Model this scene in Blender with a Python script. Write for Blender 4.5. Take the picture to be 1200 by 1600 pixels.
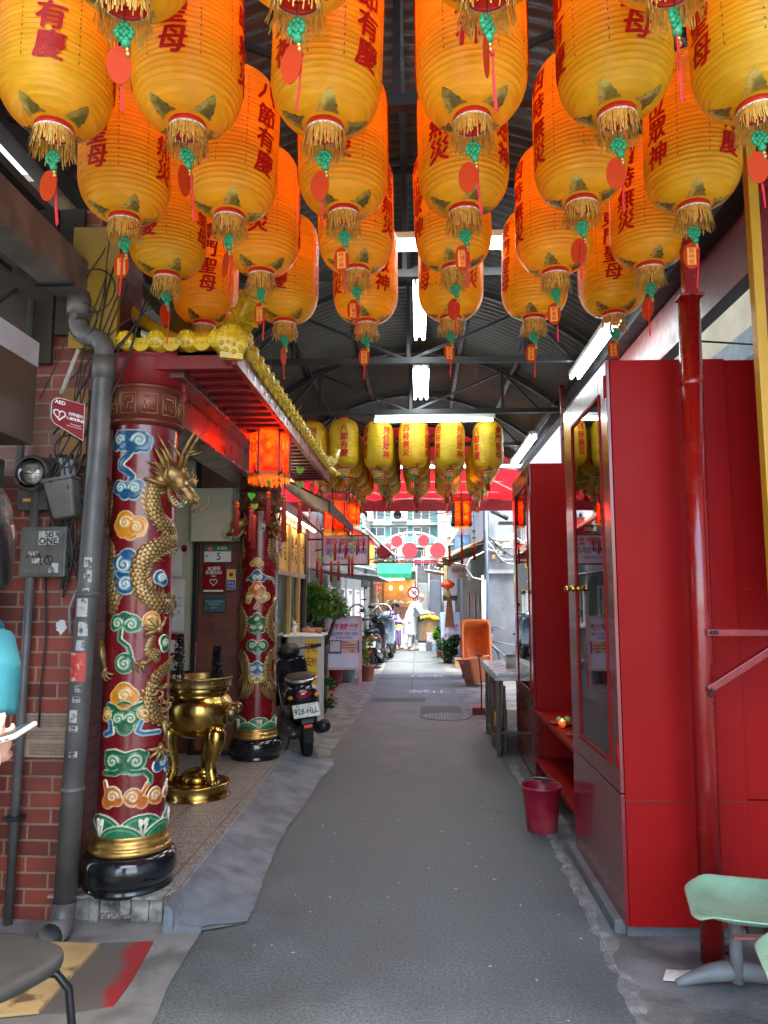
import bpy, math, random
import numpy as np
from mathutils import Vector, Matrix, noise
R = math.radians; PI = math.pi
rnd = random.Random(7)
for o in list(bpy.data.objects): bpy.data.objects.remove(o)
sc = bpy.context.scene; COL = sc.collection
# ------------------------------------------------------------------ camera
PITCH, YAW, EYE, FPX = R(6.6954), R(2.7195), 1.6, 1150.0
cam = bpy.data.cameras.new('camera'); co = bpy.data.objects.new('camera', cam); COL.objects.link(co)
cam.sensor_fit = 'VERTICAL'; cam.sensor_height = 36; cam.lens = FPX*36/1600
cam.clip_start = .02; cam.clip_end = 500
co.location = (0, 0, EYE); co.rotation_euler = (PI/2+PITCH, 0, YAW)
sc.camera = co
# ------------------------------------------------------------------ sky, sun, exposure
w = bpy.data.worlds.new('World'); sc.world = w; w.use_nodes = True
nt = w.node_tree; bg = nt.nodes['Background']
sk = nt.nodes.new('ShaderNodeTexSky'); sk.sky_type = 'NISHITA'; sk.sun_disc = False
SUN_EL, SUN_AZ = R(72), R(165)
sk.sun_elevation = SUN_EL; sk.sun_rotation = SUN_AZ; sk.air_density = 1.2; sk.dust_density = 2.5
nt.links.new(sk.outputs[0], bg.inputs[0]); bg.inputs[1].default_value = .15
sl = bpy.data.lights.new('sun', 'SUN'); sl.energy = 2.5; sl.angle = R(22); sl.color = (1, .96, .9)
so = bpy.data.objects.new('sun', sl); COL.objects.link(so)
so.rotation_euler = (PI/2-SUN_EL, 0, PI-SUN_AZ)
sc.view_settings.view_transform = 'Standard'; sc.view_settings.look = 'None'
sc.view_settings.gamma = 1; sc.view_settings.exposure = 2.95
try:
    sc.cycles.use_denoising = True; sc.cycles.max_bounces = 8; sc.cycles.transparent_max_bounces = 12
    sc.cycles.sample_clamp_indirect = 6
except Exception: pass

# ------------------------------------------------------------------ geometry helpers
_r = Vector((math.cos(YAW), math.sin(YAW), 0))
_f = Vector((-math.sin(YAW)*math.cos(PITCH), math.cos(YAW)*math.cos(PITCH), math.sin(PITCH)))
_u = _r.cross(_f)
def ray(px, py): return _r*((px-600)/FPX)+_u*((800-py)/FPX)+_f
def AY(px, py, Y):
    d = ray(px, py); return Vector((0, 0, EYE))+d*(Y/d.y)
def AX(px, py, x):
    d = ray(px, py); return Vector((0, 0, EYE))+d*(x/d.x)
def GZ(px, py, z=0.0):
    d = ray(px, py); return Vector((0, 0, EYE))+d*((z-EYE)/d.z)

def orient(d, up=Vector((0, 0, 1))):
    """matrix whose z axis is d"""
    z = Vector(d).normalized()
    x = up.cross(z)
    if x.length < 1e-4: x = Vector((1, 0, 0)).cross(z)
    x.normalize(); y = z.cross(x)
    return Matrix((x, y, z)).transposed().to_4x4()

class MB:
    def __init__(s): s.v = []; s.f = []; s.sm = []; s.mi = []; s.M = Matrix.Identity(4); s.m = 0
    def add(s, vs, fs, smooth=False, M=None):
        n = len(s.v); T = s.M @ M if M is not None else s.M
        s.v += [tuple(T @ Vector(p)) for p in vs]
        for f in fs: s.f.append(tuple(i+n for i in f)); s.sm.append(smooth); s.mi.append(s.m)
        return s
    def box(s, lo, hi, M=None):
        (a, b, c), (d, e, f) = lo, hi
        return s.add([(a,b,c),(d,b,c),(d,e,c),(a,e,c),(a,b,f),(d,b,f),(d,e,f),(a,e,f)],
              [(3,2,1,0),(4,5,6,7),(0,1,5,4),(1,2,6,5),(2,3,7,6),(3,0,4,7)], False, M)
    def cbox(s, c, size, M=None):
        h = [x/2 for x in size]
        return s.box([c[i]-h[i] for i in range(3)], [c[i]+h[i] for i in range(3)], M)
    def bar(s, a, b, wx, wy, up=Vector((0,0,1))):
        a = Vector(a); b = Vector(b); L = (b-a).length
        return s.box((-wx/2,-wy/2,0),(wx/2,wy/2,L), Matrix.Translation(a) @ orient(b-a, up))
    def lathe(s, prof, n=32, M=None, smooth=True, cap=True, a0=0, a1=2*PI):
        full = abs(a1-a0-2*PI) < 1e-6; m = n if full else n+1
        vs = []
        for (r, z) in prof:
            for k in range(m):
                t = a0+(a1-a0)*k/n; vs.append((r*math.cos(t), r*math.sin(t), z))
        fs = []
        for i in range(len(prof)-1):
            for k in range(n):
                k2 = (k+1) % m
                fs.append((i*m+k, i*m+k2, (i+1)*m+k2, (i+1)*m+k))
        if cap and full:
            if prof[0][0] > 1e-6: fs.append(tuple(reversed(range(m))))
            if prof[-1][0] > 1e-6: fs.append(tuple((len(prof)-1)*m+k for k in range(m)))
        return s.add(vs, fs, smooth, M)
    def cyl(s, a, b, r, n=16, r2=None, smooth=True):
        a = Vector(a); b = Vector(b); r2 = r if r2 is None else r2
        return s.lathe([(r,0),(r2,(b-a).length)], n, Matrix.Translation(a) @ orient(b-a), smooth)
    def tube(s, pts, r, n=10, cap=True, flat=1.0, up=None):
        pts = [Vector(p) for p in pts]; N = len(pts)
        rr = r if isinstance(r, (list, tuple)) else [r]*N
        vs = []; px = None
        for i, p in enumerate(pts):
            t = (pts[min(i+1,N-1)]-pts[max(i-1,0)])
            t = t.normalized() if t.length > 1e-9 else Vector((0,0,1))
            if px is None:
                q = up or (Vector((0,0,1)) if abs(t.z) < .9 else Vector((1,0,0)))
                px = q.cross(t).normalized()
            px = (px-t*px.dot(t))
            px = px.normalized() if px.length > 1e-6 else Vector((1,0,0)).cross(t).normalized()
            py = t.cross(px)
            for k in range(n):
                a = 2*PI*k/n; vs.append(tuple(p+px*(math.cos(a)*rr[i])+py*(math.sin(a)*rr[i]*flat)))
        fs = []
        for i in range(N-1):
            for k in range(n): fs.append((i*n+k, i*n+(k+1)%n, (i+1)*n+(k+1)%n, (i+1)*n+k))
        if cap: fs.append(tuple(reversed(range(n)))); fs.append(tuple((N-1)*n+k for k in range(n)))
        return s.add(vs, fs, True)
    def ball(s, c, r, n=12, m=8, M=None):
        rx, ry, rz = (r, r, r) if not isinstance(r, (tuple, list)) else r
        vs = []; fs = []
        for i in range(m+1):
            p = PI*i/m
            for k in range(n):
                t = 2*PI*k/n; vs.append((c[0]+rx*math.sin(p)*math.cos(t), c[1]+ry*math.sin(p)*math.sin(t), c[2]-rz*math.cos(p)))
        for i in range(m):
            for k in range(n): fs.append((i*n+k, i*n+(k+1)%n, (i+1)*n+(k+1)%n, (i+1)*n+k))
        return s.add(vs, fs, True, M)
    def prism(s, poly, z0, z1, M=None, smooth=False):
        n = len(poly)
        vs = [(x,y,z0) for x,y in poly]+[(x,y,z1) for x,y in poly]
        fs = [tuple(reversed(range(n))), tuple(range(n,2*n))]+[(i,(i+1)%n,(i+1)%n+n,i+n) for i in range(n)]
        return s.add(vs, fs, smooth, M)
    def quad(s, *p): return s.add(p, [tuple(range(len(p)))])
    def build(s, name, mat, parent=None, world=False, bev=0, seg=2, sub=0, label=None):
        me = bpy.data.meshes.new(name)
        vs = s.v
        if world and parent is not None:
            M = wmat(parent).inverted(); vs = [tuple(M @ Vector(p)) for p in vs]
        me.from_pydata(vs, [], s.f)
        me.polygons.foreach_set('use_smooth', s.sm)
        if any(s.mi): me.polygons.foreach_set('material_index', s.mi)
        for m in (mat if isinstance(mat, (list, tuple)) else [mat]): me.materials.append(m)
        me.update()
        return link(name, me, parent, bev, seg, sub, label)
def wmat(o):
    M = Matrix.LocRotScale(o.location, o.rotation_euler, o.scale)
    return wmat(o.parent) @ M if o.parent else M
def link(name, me, parent=None, bev=0, seg=2, sub=0, label=None):
    o = bpy.data.objects.new(name, me); COL.objects.link(o)
    if parent is not None: o.parent = parent
    if bev:
        b = o.modifiers.new('b', 'BEVEL'); b.width = bev; b.segments = seg; b.limit_method = 'ANGLE'; b.angle_limit = R(40)
    if sub:
        b = o.modifiers.new('s', 'SUBSURF'); b.levels = sub; b.render_levels = sub
    if label: o['label'] = label
    return o
def tag(o, label, cat, group=None, kind='thing'):
    o['label'] = label; o['category'] = cat
    if group: o['group'] = group
    if kind: o['kind'] = kind
    return o
def thing(name, label, cat, loc=(0,0,0), rz=0, group=None):
    o = bpy.data.objects.new(name, None); COL.objects.link(o); o.empty_display_size = .1
    o.location = loc; o.rotation_euler = (0, 0, rz)
    return tag(o, label, cat, group)
def copy_tree(o, parent=None):
    c = o.copy(); COL.objects.link(c)
    if parent is not None: c.parent = parent
    for ch in list(KIDS(o)): copy_tree(ch, c)
    return c
def KIDS(o): return [x for x in bpy.data.objects if x.parent == o]
def struct(o): o['kind'] = 'structure'; return o

# ------------------------------------------------------------------ text
_tc = {}
def glyphs(txt, size=1.0, bold=0.0, fine=0):
    """flat text mesh centred on the origin in the xy plane -> verts, faces"""
    key = (txt, bold, fine)
    if key not in _tc:
        cu = bpy.data.curves.new('t', 'FONT'); cu.body = txt; cu.size = 1; cu.offset = bold; cu.resolution_u = 2
        cu.align_x = 'CENTER'; cu.align_y = 'CENTER'
        ob = bpy.data.objects.new('t', cu); COL.objects.link(ob)
        bpy.context.view_layer.update()
        me = ob.evaluated_get(bpy.context.evaluated_depsgraph_get()).to_mesh()
        import bmesh
        b = bmesh.new(); b.from_mesh(me)
        if fine:
            bmesh.ops.triangulate(b, faces=b.faces[:])
            for _ in range(4):
                es = [e for e in b.edges if e.calc_length() > fine]
                if not es: break
                bmesh.ops.subdivide_edges(b, edges=es, cuts=1)
                bmesh.ops.triangulate(b, faces=[f for f in b.faces if len(f.verts) > 3])
        vs = [(v.co.x, v.co.y) for v in b.verts]; b.verts.index_update()
        fs = [tuple(v.index for v in f.verts) for f in b.faces]
        b.free(); COL.objects.unlink(ob); bpy.data.objects.remove(ob); bpy.data.curves.remove(cu)
        if vs:
            cx = (min(v[0] for v in vs)+max(v[0] for v in vs))/2; cy = (min(v[1] for v in vs)+max(v[1] for v in vs))/2
            vs = [(x-cx, y-cy) for x, y in vs]
        _tc[key] = (vs, fs)
    vs, fs = _tc[key]
    return [(x*size, y*size) for x, y in vs], fs
def put_text(mb, txt, c, size, X=(1,0,0), Z=(0,0,1), bold=0.0, vertical=False, pitch=None, sx=1.0, width=None):
    """write txt centred at c on the plane spanned by X (reading direction) and Z (up)"""
    c = Vector(c); X = Vector(X).normalized(); Z = Vector(Z).normalized()
    if vertical:
        p = pitch or size*1.1; n = len(txt)
        for i, ch in enumerate(txt):
            put_text(mb, ch, c+Z*(((n-1)/2-i)*p), size, X, Z, bold, sx=sx)
        return
    vs, fs = glyphs(txt, size, bold)
    if not vs: return
    if width:
        w_ = max(v[0] for v in vs)-min(v[0] for v in vs); sx = width/w_
    mb.add([tuple(c+X*(x*sx)+Z*y) for x, y in vs], fs)

# ------------------------------------------------------------------ materials
_mats = {}
def mat(name, col, rough=.6, metal=0.0, var=.12, scale=6.0, bump=0.0, bscale=40.0, spec=.5, trans=0.0, coat=0.0, detail=4, dirt=None, dscale=2.0, dlo=.45, dhi=.7, alpha=None, attr=False, rvar=.1):
    if name in _mats: return _mats[name]
    m = bpy.data.materials.new(name); m.use_nodes = True; _mats[name] = m
    nt = m.node_tree; N = nt.nodes; L = nt.links; b = N['Principled BSDF']
    b.inputs['Metallic'].default_value = metal; b.inputs['Specular IOR Level'].default_value = spec
    if coat: b.inputs['Coat Weight'].default_value = coat; b.inputs['Coat Roughness'].default_value = .08
    tc = N.new('ShaderNodeTexCoord')
    def nz(s, d=4.0):
        n = N.new('ShaderNodeTexNoise'); n.inputs['Scale'].default_value = s; n.inputs['Detail'].default_value = d
        L.new(tc.outputs['Object'], n.inputs['Vector']); return n
    n1 = nz(scale, detail)
    if attr:
        at = N.new('ShaderNodeAttribute'); at.attribute_name = 'col'; csrc = at.outputs['Color']
    else:
        rg = N.new('ShaderNodeRGB'); rg.outputs[0].default_value = (*col, 1); csrc = rg.outputs[0]
    hs = N.new('ShaderNodeHueSaturation'); L.new(csrc, hs.inputs['Color'])
    mr = N.new('ShaderNodeMapRange'); L.new(n1.outputs['Fac'], mr.inputs[0])
    mr.inputs[1].default_value = .3; mr.inputs[2].default_value = .7
    mr.inputs[3].default_value = 1-var; mr.inputs[4].default_value = 1+var; L.new(mr.outputs[0], hs.inputs['Value'])
    out = hs.outputs[0]
    if dirt:
        n2 = nz(dscale, 8); cr = N.new('ShaderNodeMapRange'); L.new(n2.outputs['Fac'], cr.inputs[0])
        cr.inputs[1].default_value = dlo; cr.inputs[2].default_value = dhi
        mx = N.new('ShaderNodeMix'); mx.data_type = 'RGBA'; L.new(cr.outputs[0], mx.inputs[0])
        L.new(out, mx.inputs[6]); mx.inputs[7].default_value = (*dirt, 1); out = mx.outputs[2]
    L.new(out, b.inputs['Base Color'])
    r2 = N.new('ShaderNodeMapRange'); L.new(nz(scale*2.3).outputs['Fac'], r2.inputs[0])
    r2.inputs[1].default_value = .3; r2.inputs[2].default_value = .7
    r2.inputs[3].default_value = max(.02, rough-rvar); r2.inputs[4].default_value = min(1, rough+rvar); L.new(r2.outputs[0], b.inputs['Roughness'])
    if bump:
        bp = N.new('ShaderNodeBump'); bp.inputs['Strength'].default_value = bump; bp.inputs['Distance'].default_value = .01
        L.new(nz(bscale, 6).outputs['Fac'], bp.inputs['Height']); L.new(bp.outputs[0], b.inputs['Normal'])
    if trans:
        t = N.new('ShaderNodeBsdfTranslucent'); L.new(out, t.inputs['Color']); ms = N.new('ShaderNodeMixShader')
        ms.inputs[0].default_value = trans; L.new(b.outputs[0], ms.inputs[1]); L.new(t.outputs[0], ms.inputs[2])
        L.new(ms.outputs[0], N['Material Output'].inputs['Surface'])
    if alpha is not None: b.inputs['Alpha'].default_value = alpha
    return m
def emis(name, col, strength):
    if name in _mats: return _mats[name]
    m = bpy.data.materials.new(name); m.use_nodes = True; _mats[name] = m
    b = m.node_tree.nodes['Principled BSDF']; b.inputs['Base Color'].default_value = (*col, 1)
    b.inputs['Emission Color'].default_value = (*col, 1); b.inputs['Emission Strength'].default_value = strength
    return m
def glass_mat(name, col=(.8,.9,.9), rough=.02, t=.75):
    """thin window glass: mirror-like sheen over see-through"""
    if name in _mats: return _mats[name]
    m = bpy.data.materials.new(name); m.use_nodes = True; _mats[name] = m
    nt = m.node_tree; N = nt.nodes; L = nt.links; N.remove(N['Principled BSDF'])
    g = N.new('ShaderNodeBsdfGlossy'); g.inputs['Roughness'].default_value = rough
    tr = N.new('ShaderNodeBsdfTransparent'); tr.inputs['Color'].default_value = (*col, 1)
    fr = N.new('ShaderNodeFresnel'); fr.inputs['IOR'].default_value = 1.9
    ad = N.new('ShaderNodeMath'); ad.operation = 'MAXIMUM'; ad.inputs[1].default_value = 1-t; L.new(fr.outputs[0], ad.inputs[0])
    ms = N.new('ShaderNodeMixShader'); L.new(ad.outputs[0], ms.inputs[0]); L.new(tr.outputs[0], ms.inputs[1]); L.new(g.outputs[0], ms.inputs[2])
    L.new(ms.outputs[0], N['Material Output'].inputs['Surface'])
    return m
def brick_mat(name, c1, c2, mortar, bw=.22, bh=.07, axis='XZ', msize=.006, dirt=(.03,.025,.02)):
    if name in _mats: return _mats[name]
    m = bpy.data.materials.new(name); m.use_nodes = True; _mats[name] = m
    nt = m.node_tree; N = nt.nodes; L = nt.links; b = N['Principled BSDF']
    tc = N.new('ShaderNodeTexCoord'); sp = N.new('ShaderNodeSeparateXYZ'); cb = N.new('ShaderNodeCombineXYZ')
    L.new(tc.outputs['Object'], sp.inputs[0])
    L.new(sp.outputs[0 if axis[0] == 'X' else 1], cb.inputs[0]); L.new(sp.outputs[2 if axis[1] == 'Z' else 1], cb.inputs[1])
    br = N.new('ShaderNodeTexBrick'); L.new(cb.outputs[0], br.inputs['Vector'])
    br.inputs['Scale'].default_value = 1; br.inputs['Brick Width'].default_value = bw; br.inputs['Row Height'].default_value = bh
    br.inputs['Mortar Size'].default_value = msize; br.inputs['Mortar Smooth'].default_value = .2
    br.inputs['Color1'].default_value = (*c1, 1); br.inputs['Color2'].default_value = (*c2, 1); br.inputs['Mortar'].default_value = (*mortar, 1)
    wn = N.new('ShaderNodeTexNoise'); wn.inputs['Scale'].default_value = 26; wn.inputs['Detail'].default_value = 3; L.new(tc.outputs['Object'], wn.inputs['Vector']); wa = N.new('ShaderNodeVectorMath'); wa.operation = 'MULTIPLY_ADD'; L.new(wn.outputs['Color'], wa.inputs[0]); wa.inputs[1].default_value = (.007,.007,.007); L.new(cb.outputs[0], wa.inputs[2]); L.new(wa.outputs[0], br.inputs['Vector'])
    n = N.new('ShaderNodeTexNoise'); n.inputs['Scale'].default_value = 3; n.inputs['Detail'].default_value = 8; L.new(tc.outputs['Object'], n.inputs['Vector'])
    cr = N.new('ShaderNodeMapRange'); L.new(n.outputs['Fac'], cr.inputs[0]); cr.inputs[1].default_value = .45; cr.inputs[2].default_value = .8; cr.inputs[4].default_value = .8
    mx = N.new('ShaderNodeMix'); mx.data_type = 'RGBA'; L.new(cr.outputs[0], mx.inputs[0]); L.new(br.outputs['Color'], mx.inputs[6]); mx.inputs[7].default_value = (*dirt, 1)
    L.new(mx.outputs[2], b.inputs['Base Color']); b.inputs['Roughness'].default_value = .45
    bp = N.new('ShaderNodeBump'); bp.inputs['Strength'].default_value = .6; bp.inputs['Distance'].default_value = .006; bp.invert = True
    L.new(br.outputs['Fac'], bp.inputs['Height']); L.new(bp.outputs[0], b.inputs['Normal'])
    return m
RED = mat('red_gloss_paint', (.255,.0032,.0036), .5, var=.10, scale=1.3, spec=.14, bump=.15, bscale=4, dirt=(.30,.07,.05), dscale=38, dlo=.715, dhi=.75)
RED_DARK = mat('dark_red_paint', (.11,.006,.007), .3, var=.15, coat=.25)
BLACK = mat('black_plastic', (.012,.012,.014), .38)
RUBBER = mat('rubber', (.015,.015,.015), .85, bump=.2)
STEEL = mat('worn_steel', (.32,.32,.33), .35, 1.0, dirt=(.12,.09,.07))
GREYPAINT = mat('grey_paint', (.22,.23,.24), .5, dirt=(.08,.07,.06))
WHITE = mat('white_paint', (.78,.78,.76), .5, dirt=(.5,.48,.42), dlo=.5, dhi=.85)
GOLD = mat('old_gold', (.62,.36,.10), .34, .85, var=.2, scale=9, dirt=(.22,.10,.03), dscale=14, dlo=.5, dhi=.75)
BRASS = mat('polished_brass', (.58,.38,.09), .22, 1.0, var=.2, scale=5, dirt=(.20,.11,.03), dscale=7, dlo=.45, dhi=.8, bump=.08, bscale=20)
CONCRETE = mat('concrete', (.27,.27,.26), .8, var=.15, scale=5, bump=.35, bscale=30, dirt=(.14,.13,.12))
DARKMETAL = mat('dark_steel', (.025,.025,.028), .5, .3)
IVORY_M = mat('ivory_enamel', (.72,.68,.52), .25)
CABLE = mat('black_cable', (.015,.014,.013), .6)
# ================================================================== SETTING: ground, road, roof
g = MB(); g.add([(-150,-60,-.02),(150,-60,-.02),(150,200,-.02),(-150,200,-.02)], [(0,1,2,3)])
o = g.build('ground', CONCRETE); struct(o)

def asphalt():
    m = bpy.data.materials.new('asphalt'); m.use_nodes = True; nt = m.node_tree; N = nt.nodes; L = nt.links; b = N['Principled BSDF']
    tc = N.new('ShaderNodeTexCoord')
    def nz(s, d, r=.55):
        n = N.new('ShaderNodeTexNoise'); n.inputs['Scale'].default_value = s; n.inputs['Detail'].default_value = d; n.inputs['Roughness'].default_value = r
        L.new(tc.outputs['Object'], n.inputs['Vector']); return n
    fine = nz(75, 5, .8); mid = nz(2.3, 9, .65); v = N.new('ShaderNodeTexVoronoi'); v.inputs['Scale'].default_value = 190; L.new(tc.outputs['Object'], v.inputs['Vector'])
    r1 = N.new('ShaderNodeValToRGB'); L.new(fine.outputs['Fac'], r1.inputs[0])
    e = r1.color_ramp.elements; e[0].position = .33; e[0].color = (.036,.041,.045,1); e[1].position = .72; e[1].color = (.21,.22,.225,1)
    x = e.new(.52); x.color = (.100,.115,.117,1)
    r2 = N.new('ShaderNodeMapRange'); L.new(mid.outputs['Fac'], r2.inputs[0]); r2.inputs[1].default_value = .3; r2.inputs[2].default_value = .7; r2.inputs[3].default_value = .70; r2.inputs[4].default_value = 1.34
    mx = N.new('ShaderNodeMix'); mx.data_type = 'RGBA'; mx.blend_type = 'MULTIPLY'; mx.inputs[0].default_value = 1; L.new(r1.outputs[0], mx.inputs[6]); L.new(r2.outputs[0], mx.inputs[7])
    # light specks: pale aggregate and litter
    r3 = N.new('ShaderNodeValToRGB'); n3 = nz(38, 2); L.new(n3.outputs['Fac'], r3.inputs[0]); r3.color_ramp.elements[0].position = .745; r3.color_ramp.elements[1].position = .77
    m2 = N.new('ShaderNodeMix'); m2.data_type = 'RGBA'; L.new(r3.outputs[0], m2.inputs[0]); L.new(mx.outputs[2], m2.inputs[6]); m2.inputs[7].default_value = (.26,.26,.25,1)
    L.new(m2.outputs[2], b.inputs['Base Color'])
    r4 = N.new('ShaderNodeMapRange'); L.new(mid.outputs['Fac'], r4.inputs[0]); r4.inputs[1].default_value = .3; r4.inputs[2].default_value = .7; r4.inputs[3].default_value = .42; r4.inputs[4].default_value = .72
    L.new(r4.outputs[0], b.inputs['Roughness'])
    bp = N.new('ShaderNodeBump'); bp.inputs['Strength'].default_value = .5; bp.inputs['Distance'].default_value = .003
    L.new(v.outputs['Distance'], bp.inputs['Height']); L.new(bp.outputs[0], b.inputs['Normal'])
    return m
ASPH = asphalt()
def strip(name, left, right, z, m, ny=None, zl=None, zr=None):
    """sheet between two polylines with the same number of points"""
    g = MB(); vs = []
    n = len(left)
    for i in range(n):
        a = left[i]; b = right[i]
        za = zl[i] if zl else z; zb = zr[i] if zr else z
        vs += [(a[0],a[1],za),(b[0],b[1],zb)]
    g.add(vs, [(2*i,2*i+1,2*i+3,2*i+2) for i in range(n-1)], True)
    return g.build(name, m)
def resamp(pts, ys, jit=0.0, seed=1):
    rr = random.Random(seed); out = []
    for y in ys:
        for (x0,y0),(x1,y1) in zip(pts, pts[1:]):
            if y0 <= y <= y1: out.append((x0+(x1-x0)*(y-y0)/(y1-y0)+rr.uniform(-jit,jit), y)); break
        else: out.append((pts[0] if y < pts[0][1] else pts[-1])[0:1]+(y,))
    return out
# left edge of the asphalt follows the ragged concrete apron
LE = [(-1.75,-6)]+[tuple(GZ(x,y)[:2]) for x,y in [(238,1600),(262,1540),(300,1478),(318,1450)]]
APR = [(318,1450),(388,1444),(404,1400),(420,1352),(448,1296),(480,1255),(498,1222),(522,1196)]
AP = [tuple(GZ(x,y)[:2]) for x,y in APR]
ys = [-6+i*.09 for i in range(int(50/.09))]
roadL = [(-1.75,-6)]+LE[1:4]+[(AP[0][0],AP[0][1]-.02)]+AP+[(-.93,7.8),(-.83,11),(-.82,16),(-.95,30),(-1.0,44)]
roadL = sorted(roadL, key=lambda p: p[1])
roadR = [(1.0,-6)]+[tuple(GZ(x,y)[:2]) for x,y in [(1000,1600),(968,1530),(925,1440),(890,1370),(845,1280),(800,1200),(768,1160)]]+[(.72,9.5),(.62,12.0),(.60,16),(.42,24),(.4,44)]
L_ = resamp(roadL, ys, .003, 3); R_ = resamp(roadR, ys, .003, 4)
struct(strip('road', L_, R_, .0, ASPH))
# raised old concrete verge on the left and right of the asphalt
PAVE = mat('worn_concrete_pavement', (.21,.205,.19), .75, var=.22, scale=3.2, bump=.5, bscale=45, dirt=(.13,.12,.11), dscale=4.5, dlo=.48, dhi=.62)
struct(strip('pavement', [(-8,y) for x,y in L_], [(x+.004,y) for x,y in L_], .0, PAVE, zl=[.012]*len(ys), zr=[.006]*len(ys)))
PAVR = mat('worn_concrete_verge', (.17,.17,.165), .75, var=.25, scale=4, bump=.5, bscale=45, dirt=(.10,.10,.095), dscale=3.5, dlo=.45, dhi=.6)
struct(strip('pavement', [(x-.004,y) for x,y in R_], [(8,y) for x,y in R_], .0, PAVR, zl=[.006]*len(ys), zr=[.012]*len(ys)))
# broken pale mortar edge along the right side of the asphalt
g = MB(); rr = random.Random(5)
e0 = resamp(roadR, [1.9+i*.02 for i in range(275)], .0015, 8)
vs = []
for i,(x,y) in enumerate(e0):
    w1 = max(.002,.018+.03*noise.noise(Vector((y*9,0,0)))+.014*noise.noise(Vector((y*31,0,0)))); w2 = .04+.07*noise.noise(Vector((y*5,5,0)))+.02*noise.noise(Vector((y*27,5,0)))
    vs += [(x-w1,y,.0022),(x+.01,y,.0085+.004*noise.noise(Vector((y*14,9,0)))),(x+max(.015,w2),y,.0062)]
g.add(vs, [q for i in range(len(e0)-1) for q in ((3*i,3*i+1,3*i+4,3*i+3),(3*i+1,3*i+2,3*i+5,3*i+4))], False)
o = g.build('kerb', mat('broken_mortar', (.22,.22,.21), .85, var=.35, scale=14, bump=.8, bscale=50, dirt=(.12,.12,.11), dscale=9)); struct(o)
# smooth screeded apron ramp from the road up to the temple porch
APM = mat('trowelled_apron', (.150,.172,.20), .52, var=.16, scale=2.6, bump=.55, bscale=48, dirt=(.075,.08,.085), dscale=6, dlo=.42, dhi=.75, rvar=.14)
def PEDGE(y): return -1.225-.013*(y-3.95)
N_ = 200; g = MB(); vs = []; M_ = 14
y0, y1 = AP[0][1]-.05, AP[-1][1]+.02
for i in range(N_+1):
    y = y0+(y1-y0)*i/N_
    xr = resamp(sorted(AP,key=lambda p:p[1]), [min(max(y,AP[0][1]+.001),AP[-1][1]-.001)], .0, 40+i)[0][0]+.018*noise.noise(Vector((y*4,1,0)))+.014*noise.noise(Vector((y*13,1,0)))+.011*noise.noise(Vector((y*38,1,0)))
    xl = PEDGE(y)-.02
    for k in range(M_+1):
        t = k/M_; x = xl+(xr-xl)*t
        vs.append((x, y+ (0 if k else 0), max(.004,.112*(1-t)**1.1*(.30+.70*min(1,(y-y0)/.45)**.8 if x > -1.20 else 1)+.012+.004*noise.noise(Vector((x*3,y*3,0)))*(1-t)*t*4)))
W_ = M_+1
g.add(vs, [(i*W_+k,i*W_+k+1,(i+1)*W_+k+1,(i+1)*W_+k) for i in range(N_) for k in range(M_)], True)
nb = len(g.v)
# ramp's front lip
lip = [g.v[k] for k in range(W_)]
g.add([p for q in lip for p in (q,(q[0],q[1]-.03,.006))], [(2*i,2*i+1,2*i+3,2*i+2) for i in range(W_-1)])
lip = [g.v[N_*W_+k] for k in range(W_)]
g.add([p for q in lip for p in (q,(q[0],q[1]+.03,.0))], [(2*i+2,2*i+3,2*i+1,2*i) for i in range(W_-1)])
struct(g.build('apron', APM))
# porch floor of speckled terrazzo tiles on a low plinth
def tile_mat(name, c, tile, spk=(.55,.5,.45), off=(0,0)):
    m = bpy.data.materials.new(name); m.use_nodes = True; nt = m.node_tree; N = nt.nodes; L = nt.links; b = N['Principled BSDF']
    tc = N.new('ShaderNodeTexCoord')
    br = N.new('ShaderNodeTexBrick'); br.offset = 0; br.inputs['Scale'].default_value = 1; br.inputs['Brick Width'].default_value = tile; br.inputs['Row Height'].default_value = tile
    br.inputs['Mortar Size'].default_value = .004; L.new(tc.outputs['Object'], br.inputs['Vector'])
    n = N.new('ShaderNodeTexNoise'); n.inputs['Scale'].default_value = 120; n.inputs['Detail'].default_value = 2; L.new(tc.outputs['Object'], n.inputs['Vector'])
    r1 = N.new('ShaderNodeValToRGB'); L.new(n.outputs['Fac'], r1.inputs[0]); e = r1.color_ramp.elements
    e[0].position = .38; e[0].color = (c[0]*.45,c[1]*.45,c[2]*.45,1); e[1].position = .66; e[1].color = (*spk,1); x = e.new(.5); x.color = (*c,1)
    mx = N.new('ShaderNodeMix'); mx.data_type = 'RGBA'; L.new(br.outputs['Fac'], mx.inputs[0]); L.new(r1.outputs[0], mx.inputs[6]); mx.inputs[7].default_value = (.05,.045,.04,1)
    L.new(mx.outputs[2], b.inputs['Base Color']); b.inputs['Roughness'].default_value = .38
    return m
TERR = tile_mat('terrazzo_tiles', (.25,.20,.165), .33)
g = MB(); g.add([(-4.2,3.83,.12),(-1.28,3.83,.12),(-1.225,3.95,.12),(-1.265,6.85,.12),(-1.27,7.40,.12),(-1.65,7.42,.12),(-4.2,8.2,.12),(-4.2,3.83,0),(-1.28,3.83,0),(-1.225,3.95,0),(-1.265,6.85,0),(-1.27,7.40,0),(-1.65,7.42,0),(-4.2,8.2,0)],[(0,1,2,3,4,5,6)]+[(i,i+7,i+8,i+1) for i in range(6)])
struct(g.build('floor', TERR, bev=.006))
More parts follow.
